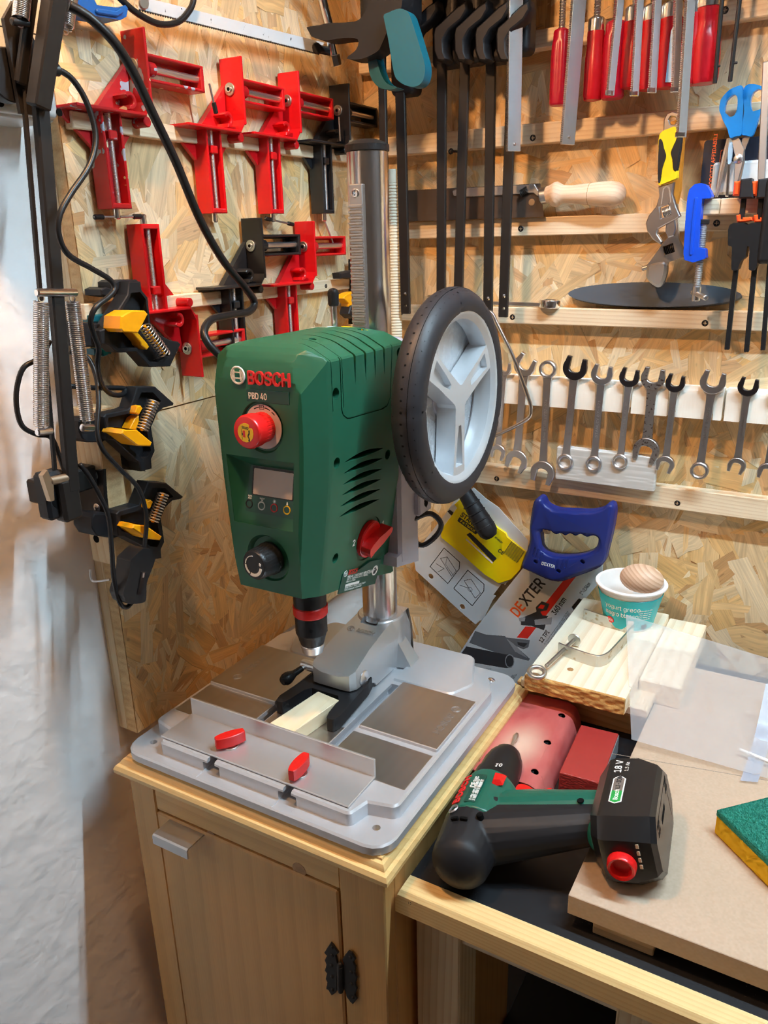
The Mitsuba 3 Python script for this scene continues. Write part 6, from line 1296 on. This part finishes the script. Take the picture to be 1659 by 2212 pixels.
# ------------------------------------------------------------------ on the bench: MDF board, its block, wood stack
ZM = -.0155
t = one('mdf_board', box(-.1505, .50, .5735, 1.047, ZM-.0215, ZM, .0006), 'mdf', 'bare brown fibreboard sheet raised above the black worktop', 'board')
a, b = px(1322, 1628, 2, ZM), px(1490, 1657, 2, ZM); fl = Fr(a, b-a, (0, 1, 0))
part(t, 'pencil_line', fl(box(0, np.linalg.norm(b-a)+.15, -.0004, .0004, -.0001, .00012, 0)), 'pencil')
M('pencil', (.30, .24, .20), .8)
x0, x1 = px(1276, 2000, 2, -.037)[0], px(1410, 2050, 2, -.037)[0]
M('oak', proc(woodfn(0, (.55, .36, .20), (.42, .26, .13), 130, 13.)), .6)
one('support_block', box(x0, x1, .578, .70, BZ, ZM-.0215, .0008), 'oak', 'brown wooden block propping up the fibreboard at its front edge', 'wood block')
one('support_block', box(.30, .36, .60, .72, BZ, ZM-.0215, .0008), 'oak', 'second wooden block under the fibreboard beyond the right edge', 'wood block')
one('support_block', box(-.10, .30, .985, 1.04, BZ, ZM-.0215, .0008), 'oak', 'long wooden strip under the rear of the fibreboard', 'wood block')
# stack: slatted base, thin board, thick board
M('end_grain', proc(lambda p, n, uv: mix((.78, .48, .16), (.42, .19, .05), smoothstep(.35, .75, noise(p.x*40+p.z*120+noise(p.x*90, p.z*90, 1)*1.3, p.z*420+p.x*140, 2))*.6+noise(p.x*900, p.z*900, p.y*900)*.4)), .8)
t = thing('slatted_base', 'low slatted wooden base lying under the pine boards at the wall', 'wood pieces')
sx0, sx1, sy = -.327, -.155, .900
part(t, 'front_rail', box(sx0, sx1, sy, sy+.02, BZ, -.030, .001), 'offcut_o') if 0 else None
M('pine_orange', proc(woodfn(0, (.66, .40, .17), (.52, .28, .09), 120, 15.)), .5)
part(t, 'front_rail', box(sx0+.01, sx1, sy+.004, sy+.022, BZ, -.027, .001), 'pine_orange'); part(t, 'rear_rail', box(sx0+.01, sx1, sy+.16, sy+.18, BZ, -.027, .001), 'pine_orange')
for a, b in ((sx0+.006, sx0+.030), (sx0+.046, sx0+.104), (sx0+.130, sx1)): part(t, 'slat', box(a, b, sy, sy+.20, -.027, -.0165, .001), 'pine_orange')
part(t, 'top_slat', box(sx0+.004, sx1, sy-.003, sy+.012, -.0165, -.0125, .0006), 'pine_orange')
t = thing('pine_board', 'thin pine board under the thicker one, its left edge showing', 'board')
part(t, 'board', box(-.3135, -.150, .8855, 1.128, -.0120, -.0008, .001), 'pine_y')
ZW = .0225
def rough_board(x0, x1, y0, y1, z0, z1):
    m = trimesh.Trimesh(*box(x0, x1, y0, y1, z0, z1, .0008)); m = m.subdivide_to_size(.006); v = A(m.vertices); k = v[:, 1] < y0+.002
    v[k, 1] += (meshkit.noise(v[k]*A([160, 1, 260]), 3)-.5)*.0030; return v, A(m.faces)
bx0, bx1, by0, by1 = -.3005, -.1725, .8605, 1.120
t = thing('pine_board', 'thick pale pine board with a rough golden end grain, lying at the wall', 'board')
part(t, 'board', box(bx0, bx1, by0+.001, by1, -.0005, ZW, .0008), 'pine_y2') if 0 else None
M('pine_pale', proc(woodfn(1, (.88, .76, .58), (.74, .56, .36), 62, 17., contrast=.8)), .55)
part(t, 'board', box(bx0, bx1, by0+.003, by1, 0, ZW, .0008), 'pine_pale'); m_ = rough_board(bx0+.0003, bx1-.0003, by0, by0+.006, .0002, ZW-.0003); part(t, 'end_face', m_, 'end_grain', smooth=40, label='rough sawn golden end grain')
k = px(1232, 1446, 2, ZW); part(t, 'knot', cyl((k[0], k[1], ZW-.0002), (k[0], k[1], ZW+.0002), .0042, n=16, b=0), 'knot')
t = one('pine_board', box(-.1715, -.120, .93, 1.125, ZM+.0003, ZM+.030, .001), 'pine_pale', 'narrow pine offcut at the wall, beside the yogurt pot', 'board')
# bent steel strap with an eye screw, lying on the board
M('strap', proc(lambda p, n, uv: mix((.62, .62, .58), (.42, .34, .22), smoothstep(.55, .75, fbm(p.x*120, p.y*120, p.z*120, 3)))), .36, 1.)
t = thing('strap_clamp', 'small home-made clamp of bent galvanised strap with an eye screw on the pine board', 'clamp')
zt_ = ZW+.0165; PTs = lambda pts: [px(a, b, 2, zt_) for a, b in pts]
ct = [(1207, 1388), (1240, 1402), (1270, 1412), (1293, 1417), (1313, 1412), (1330, 1400), (1348, 1386), (1380, 1352), (1400, 1330), (1396, 1322), (1370, 1330), (1340, 1338), (1300, 1326), (1262, 1315)]
pp = [p_[:2] for p_ in PTs([(1207, 1388), (1240, 1401), (1270, 1411), (1292, 1416), (1308, 1412), (1321, 1402), (1345, 1376), (1368, 1350)])]
sl_ = LineString(spline(np.c_[A(pp), np.zeros(len(pp))], 5)[:, :2]).buffer(.0012, cap_style=2)
part(t, 'strap', ext(sl_, ZW+.0002, zt_, TP(0.), .0003), 'strap', smooth=30, label='bent strap')
pp2 = [p_[:2] for p_ in PTs([(1262, 1315), (1300, 1328), (1345, 1341), (1366, 1347)])]
part(t, 'strap', ext(LineString(pp2).buffer(.0012, cap_style=2), ZW+.0002, zt_, TP(0.), .0003), 'strap')
zr = ZW+.010
e0, e1, e2 = px(1180, 1440, 2, zr), px(1220, 1400, 2, zr), px(1240, 1383, 2, zr)
part(t, 'screw', cat(cyl(e0, e2, .0030, n=14)), 'galv'); part(t, 'screw_plate', lathe([(.003, 0), (.0085, .0004), (.0092, .0016), (.0085, .003), (.003, .0036)], e2-(e2-e0)/np.linalg.norm(e2-e0)*.001, e2-e0, 24), 'galv')
ec = px(1160, 1452, 2, zr); part(t, 'eye', ring(ec, (.1, -.2, 1), .0098, .0030, 32, 10), 'galv', smooth=True)
# yogurt pot with the wooden egg
M('cup_teal', proc(lambda p, n, uv: mix((.010, .44, .50), (.012, .50, .56), noise(p.x*60, p.y*60, p.z*60))), .35)
CC = A([-.2195, 1.068, ZW+.0003]); ch = .0640; rb_, rt_ = .0335, .0455
t = thing('yogurt_pot', 'turquoise and white yogurt pot standing on the pine board', 'pot')
part(t, 'wall', lathe([(rb_-.0012, 0), (rb_, .001), (rt_-.001, ch-.008), (rt_, ch-.0075), (rt_, ch-.0030), (rt_+.0038, ch-.0030), (rt_+.0042, ch-.001), (rt_+.0036, ch), (rt_-.0012, ch), (rt_-.0022, ch-.003), (rb_-.0022, .0018), (.0005, .0015)], CC, (0, 0, 1), 64), 'white_plastic', smooth=40, label='white plastic pot')
part(t, 'label_band', lathe([(rb_+.0003, .002), (rb_+.0006, .003), (rt_-.0004, ch-.011), (rt_-.0007, ch-.010)], CC, (0, 0, 1), 64) if 0 else (lambda n=64: (lambda rows: (np.vstack([CC+np.c_[r*np.cos(th), r*np.sin(th), np.full(n, z)] for r, z in rows for th in [np.arange(n)*2*math.pi/n]]), A([f_ for i in range(len(rows)-1) for j in range(n) for f_ in ((i*n+j, i*n+(j+1) % n, i*n+n+(j+1) % n), (i*n+j, i*n+n+(j+1) % n, i*n+n+j))])))([(rb_+.0002, .0025), (rb_+.0006, .003), (rt_-.0005, ch-.0125), (rt_-.0010, ch-.0120)]))(), 'cup_teal', smooth=40, label='turquoise label')
def wrap(mesh, a0, z0, dr=.0008):
    """bends flat lettering (u right, v up) round the pot; a0 = angle in degrees of u = 0"""
    v, f = mesh; v = A(v, float); h = z0+v[:, 1]; r = rb_+(rt_-rb_)*(h/(ch-.008))+dr*0+.0006+v[:, 2]; th = math.radians(a0)+v[:, 0]/(rb_+(rt_-rb_)*.6)
    return np.c_[CC[0]+r*np.cos(th), CC[1]+r*np.sin(th), CC[2]+h], f
T2 = lambda s, h, wid, bold=False: (lambda m: (m[0]*A([wid/m[0][:, 0].max(), 1, 1]), m[1]))(arr(trimesh.Trimesh(*arr(meshkit.text_mesh(s, h, .0003, bold))).subdivide_to_size(.006)))
part(t, 'label_print', cat(wrap(T2('yogurt greco', .0068, .050), 232, .0355), wrap(T2('magro blanco', .0068, .050), 230, .0245)), 'white_print', smooth=False)
el_ = arr(trimesh.Trimesh(*ext(affinity.scale(Point(0, 0).buffer(.0050, 10), 1.35, 1), 0, .0004)).subdivide_to_size(.004)); part(t, 'label_badge', wrap(el_, 241, .0145), 'red_print'); part(t, 'badge_print', wrap((lambda m: (m[0]+A([-.0050, -.0016, .0004]), m[1]))(T2('DELEX' if 0 else 'LEX', .0034, .010, True)), 241, .0145), 'white_print', smooth=False)
part(t, 'label_field', wrap(arr(trimesh.Trimesh(*ext(sbox(0, 0, .0085, .0065), 0, .0003)).subdivide_to_size(.004)), 281, .0135), 'white_print', smooth=False)
part(t, 'label_fine_print', cat(*[wrap(T2('nutrition values per 100 g', .0018, .020), 300, z) for z in (.0215, .0250, .0285, .0320, .0360)]), 'white_print', smooth=False)
part(t, 'barcode', cat(*[wrap(ext(sbox(i*.0011, 0, i*.0011+.0004+.0003*(i % 3 == 0), .0085), 0, .0003), 312, .004) for i in range(9)]), 'black_print', smooth=False, kind='stuff')
M('egg_wood', proc(lambda p, n, uv: mix((.70, .48, .33), (.58, .36, .23), smoothstep(.3, .9, (lambda s: s-dr.floor(s))((p.x*.55+p.z*.8+p.y*.2+noise(p.x*30, p.y*30, p.z*30)*.003)*210)))), .5)
eg = px(1386, 1246, 1, CC[1]-.003)
one('wooden_egg', (lambda m: (m.vertices*A([.0300, .0225, .0200])+A([eg[0], CC[1]-.002, eg[2]-.003]), m.faces))(trimesh.creation.icosphere(subdivisions=4)), 'egg_wood', 'smooth wooden egg lying in the yogurt pot', 'wooden egg', smooth=True)
# ------------------------------------------------------------------ sanding sheet and block
M('sand_red', proc(lambda p, n, uv: mix(mix((.42, .055, .055), (.58, .17, .15), fbm(p.x*55, p.y*30, p.z*30, 4)), (.72, .52, .40), smoothstep(.0, 1., 1-dr.clip(dr.sqrt(dr.square((p.x+.272)*26)+dr.square((p.y-.775)*15)), 0, 1))*.85)), .42, spec=.5, bump=lambda p, n, uv: noise(p.x*1500, p.y*1500, p.z*1500), bs=.0002)
M('sand_block', (.36, .035, .030), .38, spec=.5, bump=lambda p, n, uv: noise(p.x*700, p.y*700, p.z*700), bs=.0012)
t = thing('sanding_sheet', 'dusty red perforated sanding sheet bent over a block behind the drill', 'sandpaper')
zq = -.022; cs = [px(a, b, 2, zq) for a, b in ((1112, 1493), (1230, 1530), (1130, 1722), (1008, 1660))]
f = Fr((cs[0]+cs[3])/2*0+cs[3], cs[0]-cs[3], (1, 0, 0)); f = Fr(cs[3], cs[0]-cs[3], cs[2]-cs[3]); f = Fr(f.o, f.u, f.v)
Ly = np.linalg.norm(cs[0]-cs[3]); Lx = .098
up = -1 if f.w[2] < 0 else 1
N, Mm = 40, 40; V = []
prof_ = LineString([(-.004, -.031), (0, -.006), (.003, -.0015), (.010, 0), (.064, .0012), (.076, -.0005), (.084, -.006), (.089, -.020), (.091, -.031)])
sp_ = spline(np.c_[A(prof_.coords), np.zeros(9)], 5)[:, :2]
holes = [(.14, .012), (.50, .008), (.83, .006), (.20, .066), (.52, .069), (.86, .069)]
Ln = LineString(sp_)
def sheet_pt(s_, u): q_ = Ln.interpolate(s_); return f.p(u*Ly, q_.x, 0)*A([1, 1, 0])+A([0, 0, zq+q_.y])
hs_ = [(.12, .098, ), (.50, .098), (.83, .098), (.17, .036), (.52, .036), (.86, .036)]
flatp = sbox(0, 0, Ly, Ln.length)
for u, s_ in ((.14, .102), (.47, .100), (.82, .101), (.10, .034), (.46, .033), (.80, .034)): flatp = flatp.difference(Point(u*Ly, s_).buffer(.0046, 8))
mv, mf = ext(flatp, 0, .0009); mm = trimesh.Trimesh(mv, mf).subdivide_to_size(.006); v = A(mm.vertices)
W_ = A([sheet_pt(b_, a_/Ly)+A([0, 0, c_]) for a_, b_, c_ in v]); part(t, 'sheet', (W_, A(mm.faces)), 'sand_red', smooth=50)
part(t, 'core_block', hull([sheet_pt(s_, u)*A([1, 1, 0])+A([0, 0, z]) for u in (.03, .97) for s_, z in ((.040, BZ+.0005), (.040, zq-.002), (.100, zq-.002), (.100, BZ+.0005))]), 'black_soft')
zb1 = -.0265; bc = [px(a, b, 2, zb1) for a, b in ((1232, 1560), (1318, 1578), (1297, 1692), (1208, 1668))]
f = Fr(bc[3], bc[2]-bc[3], bc[0]-bc[3]); 
t = one('sanding_block', f(rbox(0, np.linalg.norm(bc[2]-bc[3]), 0, np.linalg.norm(bc[0]-bc[3]), BZ-zb1, 0, .0016)), 'sand_block', 'red sanding sponge block beside the sanding sheet', 'sanding block', smooth=40)
u_ = np.linalg.norm(bc[2]-bc[3]); part(t, 'foam_side', f(box(u_-.0003, u_+.0008, .002, np.linalg.norm(bc[0]-bc[3])-.002, BZ-zb1+.001, -.001, .0003)), 'foam_grey', label='grey foam side')
M('foam_grey', (.16, .17, .18), .9)
# ------------------------------------------------------------------ cordless drill
a_ = A([-.1165, .993, .010]); a_ /= np.linalg.norm(a_); h_ = A([.955, .115, .25]); h_ -= a_*(a_@h_); h_ /= np.linalg.norm(h_)
DF = Fr((-.2530, .5475, -.0180), a_, h_)          # u: towards the bit, v: along the handle, w: flank that faces up-left
if DF.w[2] < 0: DF.w = -DF.w
DF.w = np.cross(DF.u, DF.v); S_ = 1 if DF.w[2] > 0 else -1
M('drill_green', (.008, .105, .070), .36, spec=.45)
t = thing('cordless_drill', 'green and black cordless drill lying on its side, battery up on the fibreboard', 'cordless drill')
def blob(joints, ref=.0026, it=10):
    m = None
    for js in joints:
        pts = np.vstack([trimesh.creation.icosphere(subdivisions=2, radius=r).vertices*A(sc)+A(p) for p, r, sc in js]); q_ = m3.Manifold.hull_points(pts); m = q_ if m is None else m+q_
    v, f_ = arr(m.refine_to_length(ref)); tm = trimesh.Trimesh(v, f_); trimesh.smoothing.filter_taubin(tm, iterations=it); return A(tm.vertices), A(tm.faces)
I3 = (1, 1, 1)
rear = blob([[((.020, 0, 0), .029, (.7, 1, 1)), ((.062, .001, 0), .0325, (.8, 1, 1)), ((.085, .004, 0), .032, (.5, 1, .98))], [((.055, .012, 0), .028, I3), ((.085, .040, 0), .019, (1.25, 1, .95)), ((.090, .085, 0), .0175, (1.05, 1, .92)), ((.082, .118, 0), .019, (1.15, 1, .95))]])
part(t, 'motor_cover', DF(rear), 'black_soft', smooth=60, label='black rubbered rear and grip')
front = blob([[((.062, .002, 0), .0335, (.3, 1, 1)), ((.128, 0, 0), .0285, (.35, 1, 1)), ((.118, .006, 0), .029, (.4, 1, 1))], [((.088, .020, 0), .026, (1.1, 1, .9)), ((.106, .052, 0), .0165, (1.2, 1, .96)), ((.108, .090, 0), .0155, (.95, 1, 1.)), ((.104, .130, 0), .0175, (1.15, .8, 1.05))], [((.068, .125, 0), .016, (1, .6, 1.)), ((.112, .132, 0), .018, (1, .6, 1.05)), ((.09, .134, 0), .024, (1, .5, .9))]])
part(t, 'housing', DF(front), 'drill_green', smooth=60, label='green housing')
side = S_*.0295
part(t, 'torque_ring', DF(lathe([(.0255, .128), (.0262, .130), (.0252, .149), (.0240, .1505)], (0, 0, 0), (1, 0, 0), 48)), 'black', label='black torque ring')
part(f'{t}__torque_ring', 'scale_print', txt('10', .0050, Fr(DF.p(.1425, -.0065 if S_ > 0 else .0065, S_*.0254), -DF.v*S_*0+DF.v, -DF.u, DF.w*S_), .0004, True), 'white_print')
part(t, 'chuck', DF(lathe([(.0228, .1500), (.0232, .152), (.0226, .172), (.0205, .184), (.0158, .196), (.0150, .1965)], (0, 0, 0), (1, 0, 0), 48)), 'black', smooth=30, label='black keyless chuck')
part(t, 'chuck_nose', DF(lathe([(.0152, .1955), (.0148, .1975), (.009, .200), (.006, .2005)], (0, 0, 0), (1, 0, 0), 36)), 'steel_dull')
part(t, 'bit', DF(cat(lathe([(.0034, .198), (.0034, .214), (.0030, .2145)], (0, 0, 0), (1, 0, 0), 6), lathe([(.0022, .214), (.0024, .226), (.0034, .231), (.0036, .236), (.0020, .241), (.0003, .242)], (0, 0, 0), (1, 0, 0), 10))), 'steel', label='screwdriver bit')
part(t, 'trigger', DF(ext(smoothpoly([(.121, .030), (.132, .032), (.130, .042), (.124, .050), (.121, .058), (.126, .066), (.124, .070), (.112, .068), (.112, .032)], 3), -.008, .008, None, .002)), 'red_plastic', label='red trigger')
dsw = Fr(DF.p(.110, .018, S_*.0262), DF.u, DF.v); dsw.w = DF.w*S_
part(t, 'direction_switch', dsw(hull([(-.008, -.005, 0), (.010, -.006, 0), (.010, .008, 0), (-.006, .008, 0), (-.004, -.002, .0055), (.008, -.003, .0055), (.007, .005, .0045), (-.003, .005, .0045)])), 'red_plastic', label='red direction switch')
# battery
bo = Fr(DF.p(.090, .128, 0), DF.u, DF.v); bo.w = DF.w
def oct_(l0, l1, s, c): return [(l0+c, -s), (l1-c, -s), (l1, -s+c), (l1, s-c), (l1-c, s), (l0+c, s), (l0, s-c), (l0, -s+c)]
def loft(secs):
    V, F = [], []; k = len(secs[0][0])
    for P_s, v_ in secs: V += [(a, v_, b) for a, b in P_s]
    for i in range(len(secs)-1):
        for j in range(k): q_ = (j+1) % k; F += [(i*k+j, i*k+k+q_, i*k+q_), (i*k+j, i*k+k+j, i*k+k+q_)]
    for j in range(1, k-1): F += [(0, j, j+1), (len(V)-k, len(V)-k+j+1, len(V)-k+j)]
    return A(V, float), A(F)
bt = part(t, 'battery', bo(loft([(oct_(-.040, .044, .026, .012), -.004), (oct_(-.055, .060, .0355, .014), .006), (oct_(-.057, .062, .0370, .015), .012), (oct_(-.057, .062, .0370, .015), .034), (oct_(-.052, .056, .0330, .016), .054), (oct_(-.046, .050, .0285, .015), .0575)])), 'black_gloss2', smooth=24, label='black slide-on battery') if 0 else None
M('battery_black', (.010, .010, .011), .30)
bt = part(t, 'battery', bo(loft([(oct_(-.040, .044, .026, .012), -.004), (oct_(-.055, .060, .0355, .014), .006), (oct_(-.057, .062, .0370, .015), .012), (oct_(-.057, .062, .0370, .015), .034), (oct_(-.053, .057, .0338, .016), .052), (oct_(-.049, .053, .0305, .016), .0565)])), 'battery_black', smooth=24, label='black slide-on battery')
# its button sits on the rear face, gauge and print beside it
rb2 = Fr(bo.p(-.0572, .026, 0), bo.w*S_*-1*0+bo.w, bo.v); rb2.w = -bo.u
part(bt, 'release_button', rb2(lathe([(.0005, .002), (.0078, .002), (.0095, .0075), (.0115, .0085), (.0128, .0065), (.0132, .0)], (S_*-.002, -.002, 0), (0, 0, 1), 36)), 'red_gloss', smooth=40, label='red round button')
for i in range(4): part(bt, 'gauge_light', rb2(box(S_*(-.020)+i*S_*.0065*-1*0+(-S_)*(i*.0060-.016)-.0022, S_*(-.020)*0+(-S_)*(i*.0060-.016)+.0022, .0150, .0176, -.0012, .0005, .0003)), 'gauge') if 0 else None
M('gauge', (.72, .60, .45), .3)
for i in range(4): c_ = -.0160+i*.0072; part(bt, 'gauge_light', bo(box(-.0560, -.0545, .0385, .0415, c_-.0024, c_+.0024, .0003)), 'gauge')
lf = Fr(bo.p(0, 0, S_*.0371), bo.u, bo.v); lf.w = bo.w*S_
rt2 = Fr(lf.p(0, .034, 0), lf.u, -lf.v) if S_ > 0 else lf
part(bt, 'battery_print', txt('18 V', .0072, Fr(lf.p(.020, .0235, 0), lf.u, lf.v if S_ < 0 else -lf.v, lf.w) if 0 else Fr(lf.p(.024, .0150, 0), lf.u, -lf.v, lf.w) if 0 else Fr(lf.p(.022, .016, 0), lf.u, lf.v*-1, lf.w), .0003, True), 'white_print', smooth=False) if 0 else None
# print runs along u; letter tops point to -v (towards the drill)
def pf(u, v): return Fr(lf.p(u, v, .0001), lf.u, -lf.v, lf.w)
part(bt, 'battery_print', cat(txt('18 V', .0068, pf(.022, .0195), .0003, True), txt('1.5 Ah', .0036, pf(.025, .0262), .0003)), 'white_print', smooth=False)
bd = [(-.022, -.0005), (.013, -.0005), (.018, .0055), (.013, .0115), (-.022, .0115), (-.025, .0055)]
part(bt, 'badge', ext(bd, 0, .0003, pf(.0, .0255)), 'white_print'); bs_ = Polygon(bd).buffer(-.0012)
part(bt, 'badge_silver', ext(bs_.intersection(sbox(-.006, -1, 1, 1)), .0003, .0005, pf(0, .0255)), 'steel_dull'); part(bt, 'badge_green', ext(bs_.intersection(sbox(-1, -1, -.006, 1)), .0003, .0005, pf(0, .0255)), 'badge_green')
M('badge_green', (.02, .30, .06), .4)
part(bt, 'badge_print', txt('LI-ION', .0042, pf(-.0035, .0220), .0007, True), 'black_print', smooth=False); part(bt, 'badge_print', txt('Bosch', .0040, pf(-.0205, .0220), .0007, True), 'white_print', smooth=False)
# vents and slots on the flat end
ef = Fr(bo.p(0, .0565, 0), bo.u, bo.w); ef.w = bo.v
for cu in (-.034, .030):
    for i in range(3):
        for j in range(2): part(bt, 'vent', ef(box(cu+i*.0045-.0015, cu+i*.0045+.0015, S_*.016+(j-.5)*.0075-.0026, S_*.016+(j-.5)*.0075+.0026, -.0004, .0002, .0001)), 'hole')
part(bt, 'end_slot', ef(box(-.012, .012, -.012, -.006, -.0004, .0002, .0001)), 'hole'); part(bt, 'end_slot', ef(box(.036, .0365, -.02, .02, -.0002, .0002, 0)), 'hole'); part(bt, 'end_slot', ef(box(-.030, .034, -.0222, -.0216, -.0002, .0002, 0)), 'hole')
# print and plate on the flank
ff = Fr(DF.p(0, 0, S_*.0305), DF.u, -DF.v, DF.w*S_)
def onbody(mesh, r=.0330):
    """lays flat lettering (frame u, -v) on the round housing"""
    v, f_ = mesh; v = A(v, float); an = v[:, 1]/r; rr = r+v[:, 2]
    return DF.o+v[:, :1]*DF.u+(rr*-np.sin(an))[:, None]*DF.v+(rr*np.cos(an))[:, None]*DF.w*S_, f_
TT = lambda s, hgt, wid, bold=True: (lambda m: (m[0]*A([wid/m[0][:, 0].max(), 1, 1]), m[1]))(arr(trimesh.Trimesh(*arr(meshkit.text_mesh(s, hgt, .0010, bold))).subdivide_to_size(.005)))
mv = lambda m, x, y, z=0: (m[0]+A([x, y, z]), m[1])
part(t, 'brand_lettering', onbody(mv(TT('BOSCH', .0088, .046), .066, .0100)), 'red_plastic', label='red BOSCH letters')
part(t, 'emblem', onbody(mv(cat(ring((0, 0, 0), (0, 0, 1), .0052, .0008, 28, 5), ring((0, 0, 0), (0, 0, 1), .0034, .0005, 28, 5)), .058, .0135)), 'steel_dull')
part(t, 'rating_plate', onbody(arr(trimesh.Trimesh(*ext(rrect(.066, .112, -.0080, .0040, .001), -.0004, .0006)).subdivide_to_size(.004))), 'green_dark', label='dark rating plate')
part(t, 'rating_print', cat(onbody(mv(TT('CE', .0055, .009), .088, -.0012, .0006)), onbody(mv(TT('EAC', .0040, .009), .098, -.0008, .0006)), *[onbody(mv(TT('3 601 J59 3 Made in', .0018, .034), .068, z, .0006)) for z in (-.0030, -.0055, -.0072)]), 'white_print', smooth=False)
for u, v_ in ((.050, .018), (.112, -.002), (.092, .108)): part(t, 'screw_hole', DF(cyl((u, v_, S_*.020), (u, v_, S_*(.0322 if v_ < .05 else .0185)), .0034, n=16)), 'hole')
for y in (.004, .014): part(t, 'vent', onbody(arr(trimesh.Trimesh(*ext(rrect(.040, .0435, y-.012, y-.004, .001), -.002, .0006)).subdivide_to_size(.004)), .0328), 'hole')
# ------------------------------------------------------------------ scouring sponge, plastic bag, stick
M('sponge_yellow', (.86, .52, .012), .85, bump=lambda p, n, uv: smoothstep(.55, .8, noise(p.x*420, p.y*420, p.z*420)), bs=.003)
M('scour_green', proc(lambda p, n, uv: mix((.008, .13, .10), (.025, .28, .20), fbm(p.x*300, p.y*300, p.z*300, 3))), .8)
s0, s1, s2 = px(1548, 1752, 2, .011), px(1700, 1900, 2, .011), px(1670, 1700, 2, .011)
f = Fr((s0[0], s0[1], ZM+.0004), (s1-s0)*A([1, 1, 0]), (s2-s0)*A([1, 1, 0])); Ls_ = .115; Ws_ = .080
t = thing('scouring_sponge', 'yellow sponge with a green scouring pad at the right edge', 'sponge')
part(t, 'sponge', f(rbox(0, Ls_, 0, Ws_, 0, .0215, .0018)), 'sponge_yellow', smooth=40, label='yellow sponge')
R = np.random.RandomState(4); n_ = 5200
m = trimesh.Trimesh(*box(0, Ls_, 0, Ws_, .0215, .0270, .0008)).subdivide_to_size(.002); v = A(m.vertices); v += (R.rand(*v.shape)-.5)*A([.0008, .0008, .0020]); part(t, 'scouring_pad', f((v, A(m.faces))), 'scour_green', smooth=False, label='green scouring pad')
# clear bag
scene['bag_film'] = {'type': 'blendbsdf', 'weight': .27, 'a': {'type': 'thindielectric', 'int_ior': 1.35}, 'b': {'type': 'twosided', 'bsdf': {'type': 'principled', 'base_color': {'type': 'rgb', 'value': [.80, .81, .86]}, 'roughness': .25}}}
scene['bag_zip'] = {'type': 'blendbsdf', 'weight': .45, 'a': {'type': 'thindielectric', 'int_ior': 1.3}, 'b': {'type': 'twosided', 'bsdf': {'type': 'principled', 'base_color': {'type': 'rgb', 'value': [.45, .58, .80]}, 'roughness': .3}}}
t = thing('plastic_bag', 'clear plastic zip bag slumped over the fibreboard against the pine boards', 'bag')
c00 = px(1364, 1598, 2, ZM+.010); c10 = px(1352, 1328, 1, 1.005); c11 = px(1720, 1440, 1, 1.045); c01 = px(1640, 1690, 2, ZM+.003)
c01 = px(1690, 1690, 2, ZM+.003)
N = 46; V, F = [], []
for i in range(N):
    for j in range(N):
        s_, u = i/(N-1), j/(N-1); p = (1-s_)*(1-u)*c00+s_*(1-u)*c10+s_*u*c11+(1-s_)*u*c01
        w_ = math.sin(math.pi*s_)*math.sin(math.pi*min(1, u*1.0)); nz = meshkit.fbm(A([[s_*3.2, u*3.2, 1.]]), 4, 3)[0]-.5; n2 = meshkit.noise(A([[s_*2+u*9, s_*9-u*3, 7.]]), 5)[0]-.5
        V.append(p+A([0, -.010, .006])*w_*.4+A([.1, -.7, .7])*(nz*.020+n2*.0050)*(.25+.75*min(1, 4*min(s_, 1-s_, u+.1))))
V = A(V); V[:, 2] = np.maximum(V[:, 2], ZM+.0015)
inb = (V[:, 0] < -.150) & (V[:, 1] > .86); 
for i in range(N-1):
    for j in range(N-1): F += [(i*N+j, i*N+j+1, i*N+N+j+1), (i*N+j, i*N+N+j+1, i*N+N+j)]
part(t, 'film', (V, A(F)), 'bag_film', smooth=True, label='milky clear film')
za, zb3 = px(1660, 1470, 2, .030), px(1618, 1690, 2, ZM+.004)
zp = [px(a, b, 2, z) for a, b, z in ((1672, 1478, .040), (1655, 1560, .012), (1640, 1620, ZM+.008), (1618, 1688, ZM+.003))]
zs_ = spline(zp, 8); wv = A([.0085, .003, 0]); part(t, 'zip_strip', (np.vstack([zs_-wv, zs_+wv]), A([f_ for i in range(len(zs_)-1) for f_ in ((i, i+1, len(zs_)+i+1), (i, len(zs_)+i+1, len(zs_)+i))])), 'bag_zip', smooth=True, label='bluish zip strip')
a, b = px(1598, 1620, 2, ZM+.008), px(1700, 1660, 2, ZM+.008)
one('white_stick', tube([a, a+(b-a)*.5, b], .0022, 10), 'white_plastic', 'thin white plastic stick lying over the zip strip of the bag', 'stick', smooth=True)
for v_ in labels.values():
    if len(v_.get('label', '').split()) > 16: v_['label'] = ' '.join(v_['label'].split(',')[0].split()[:16])
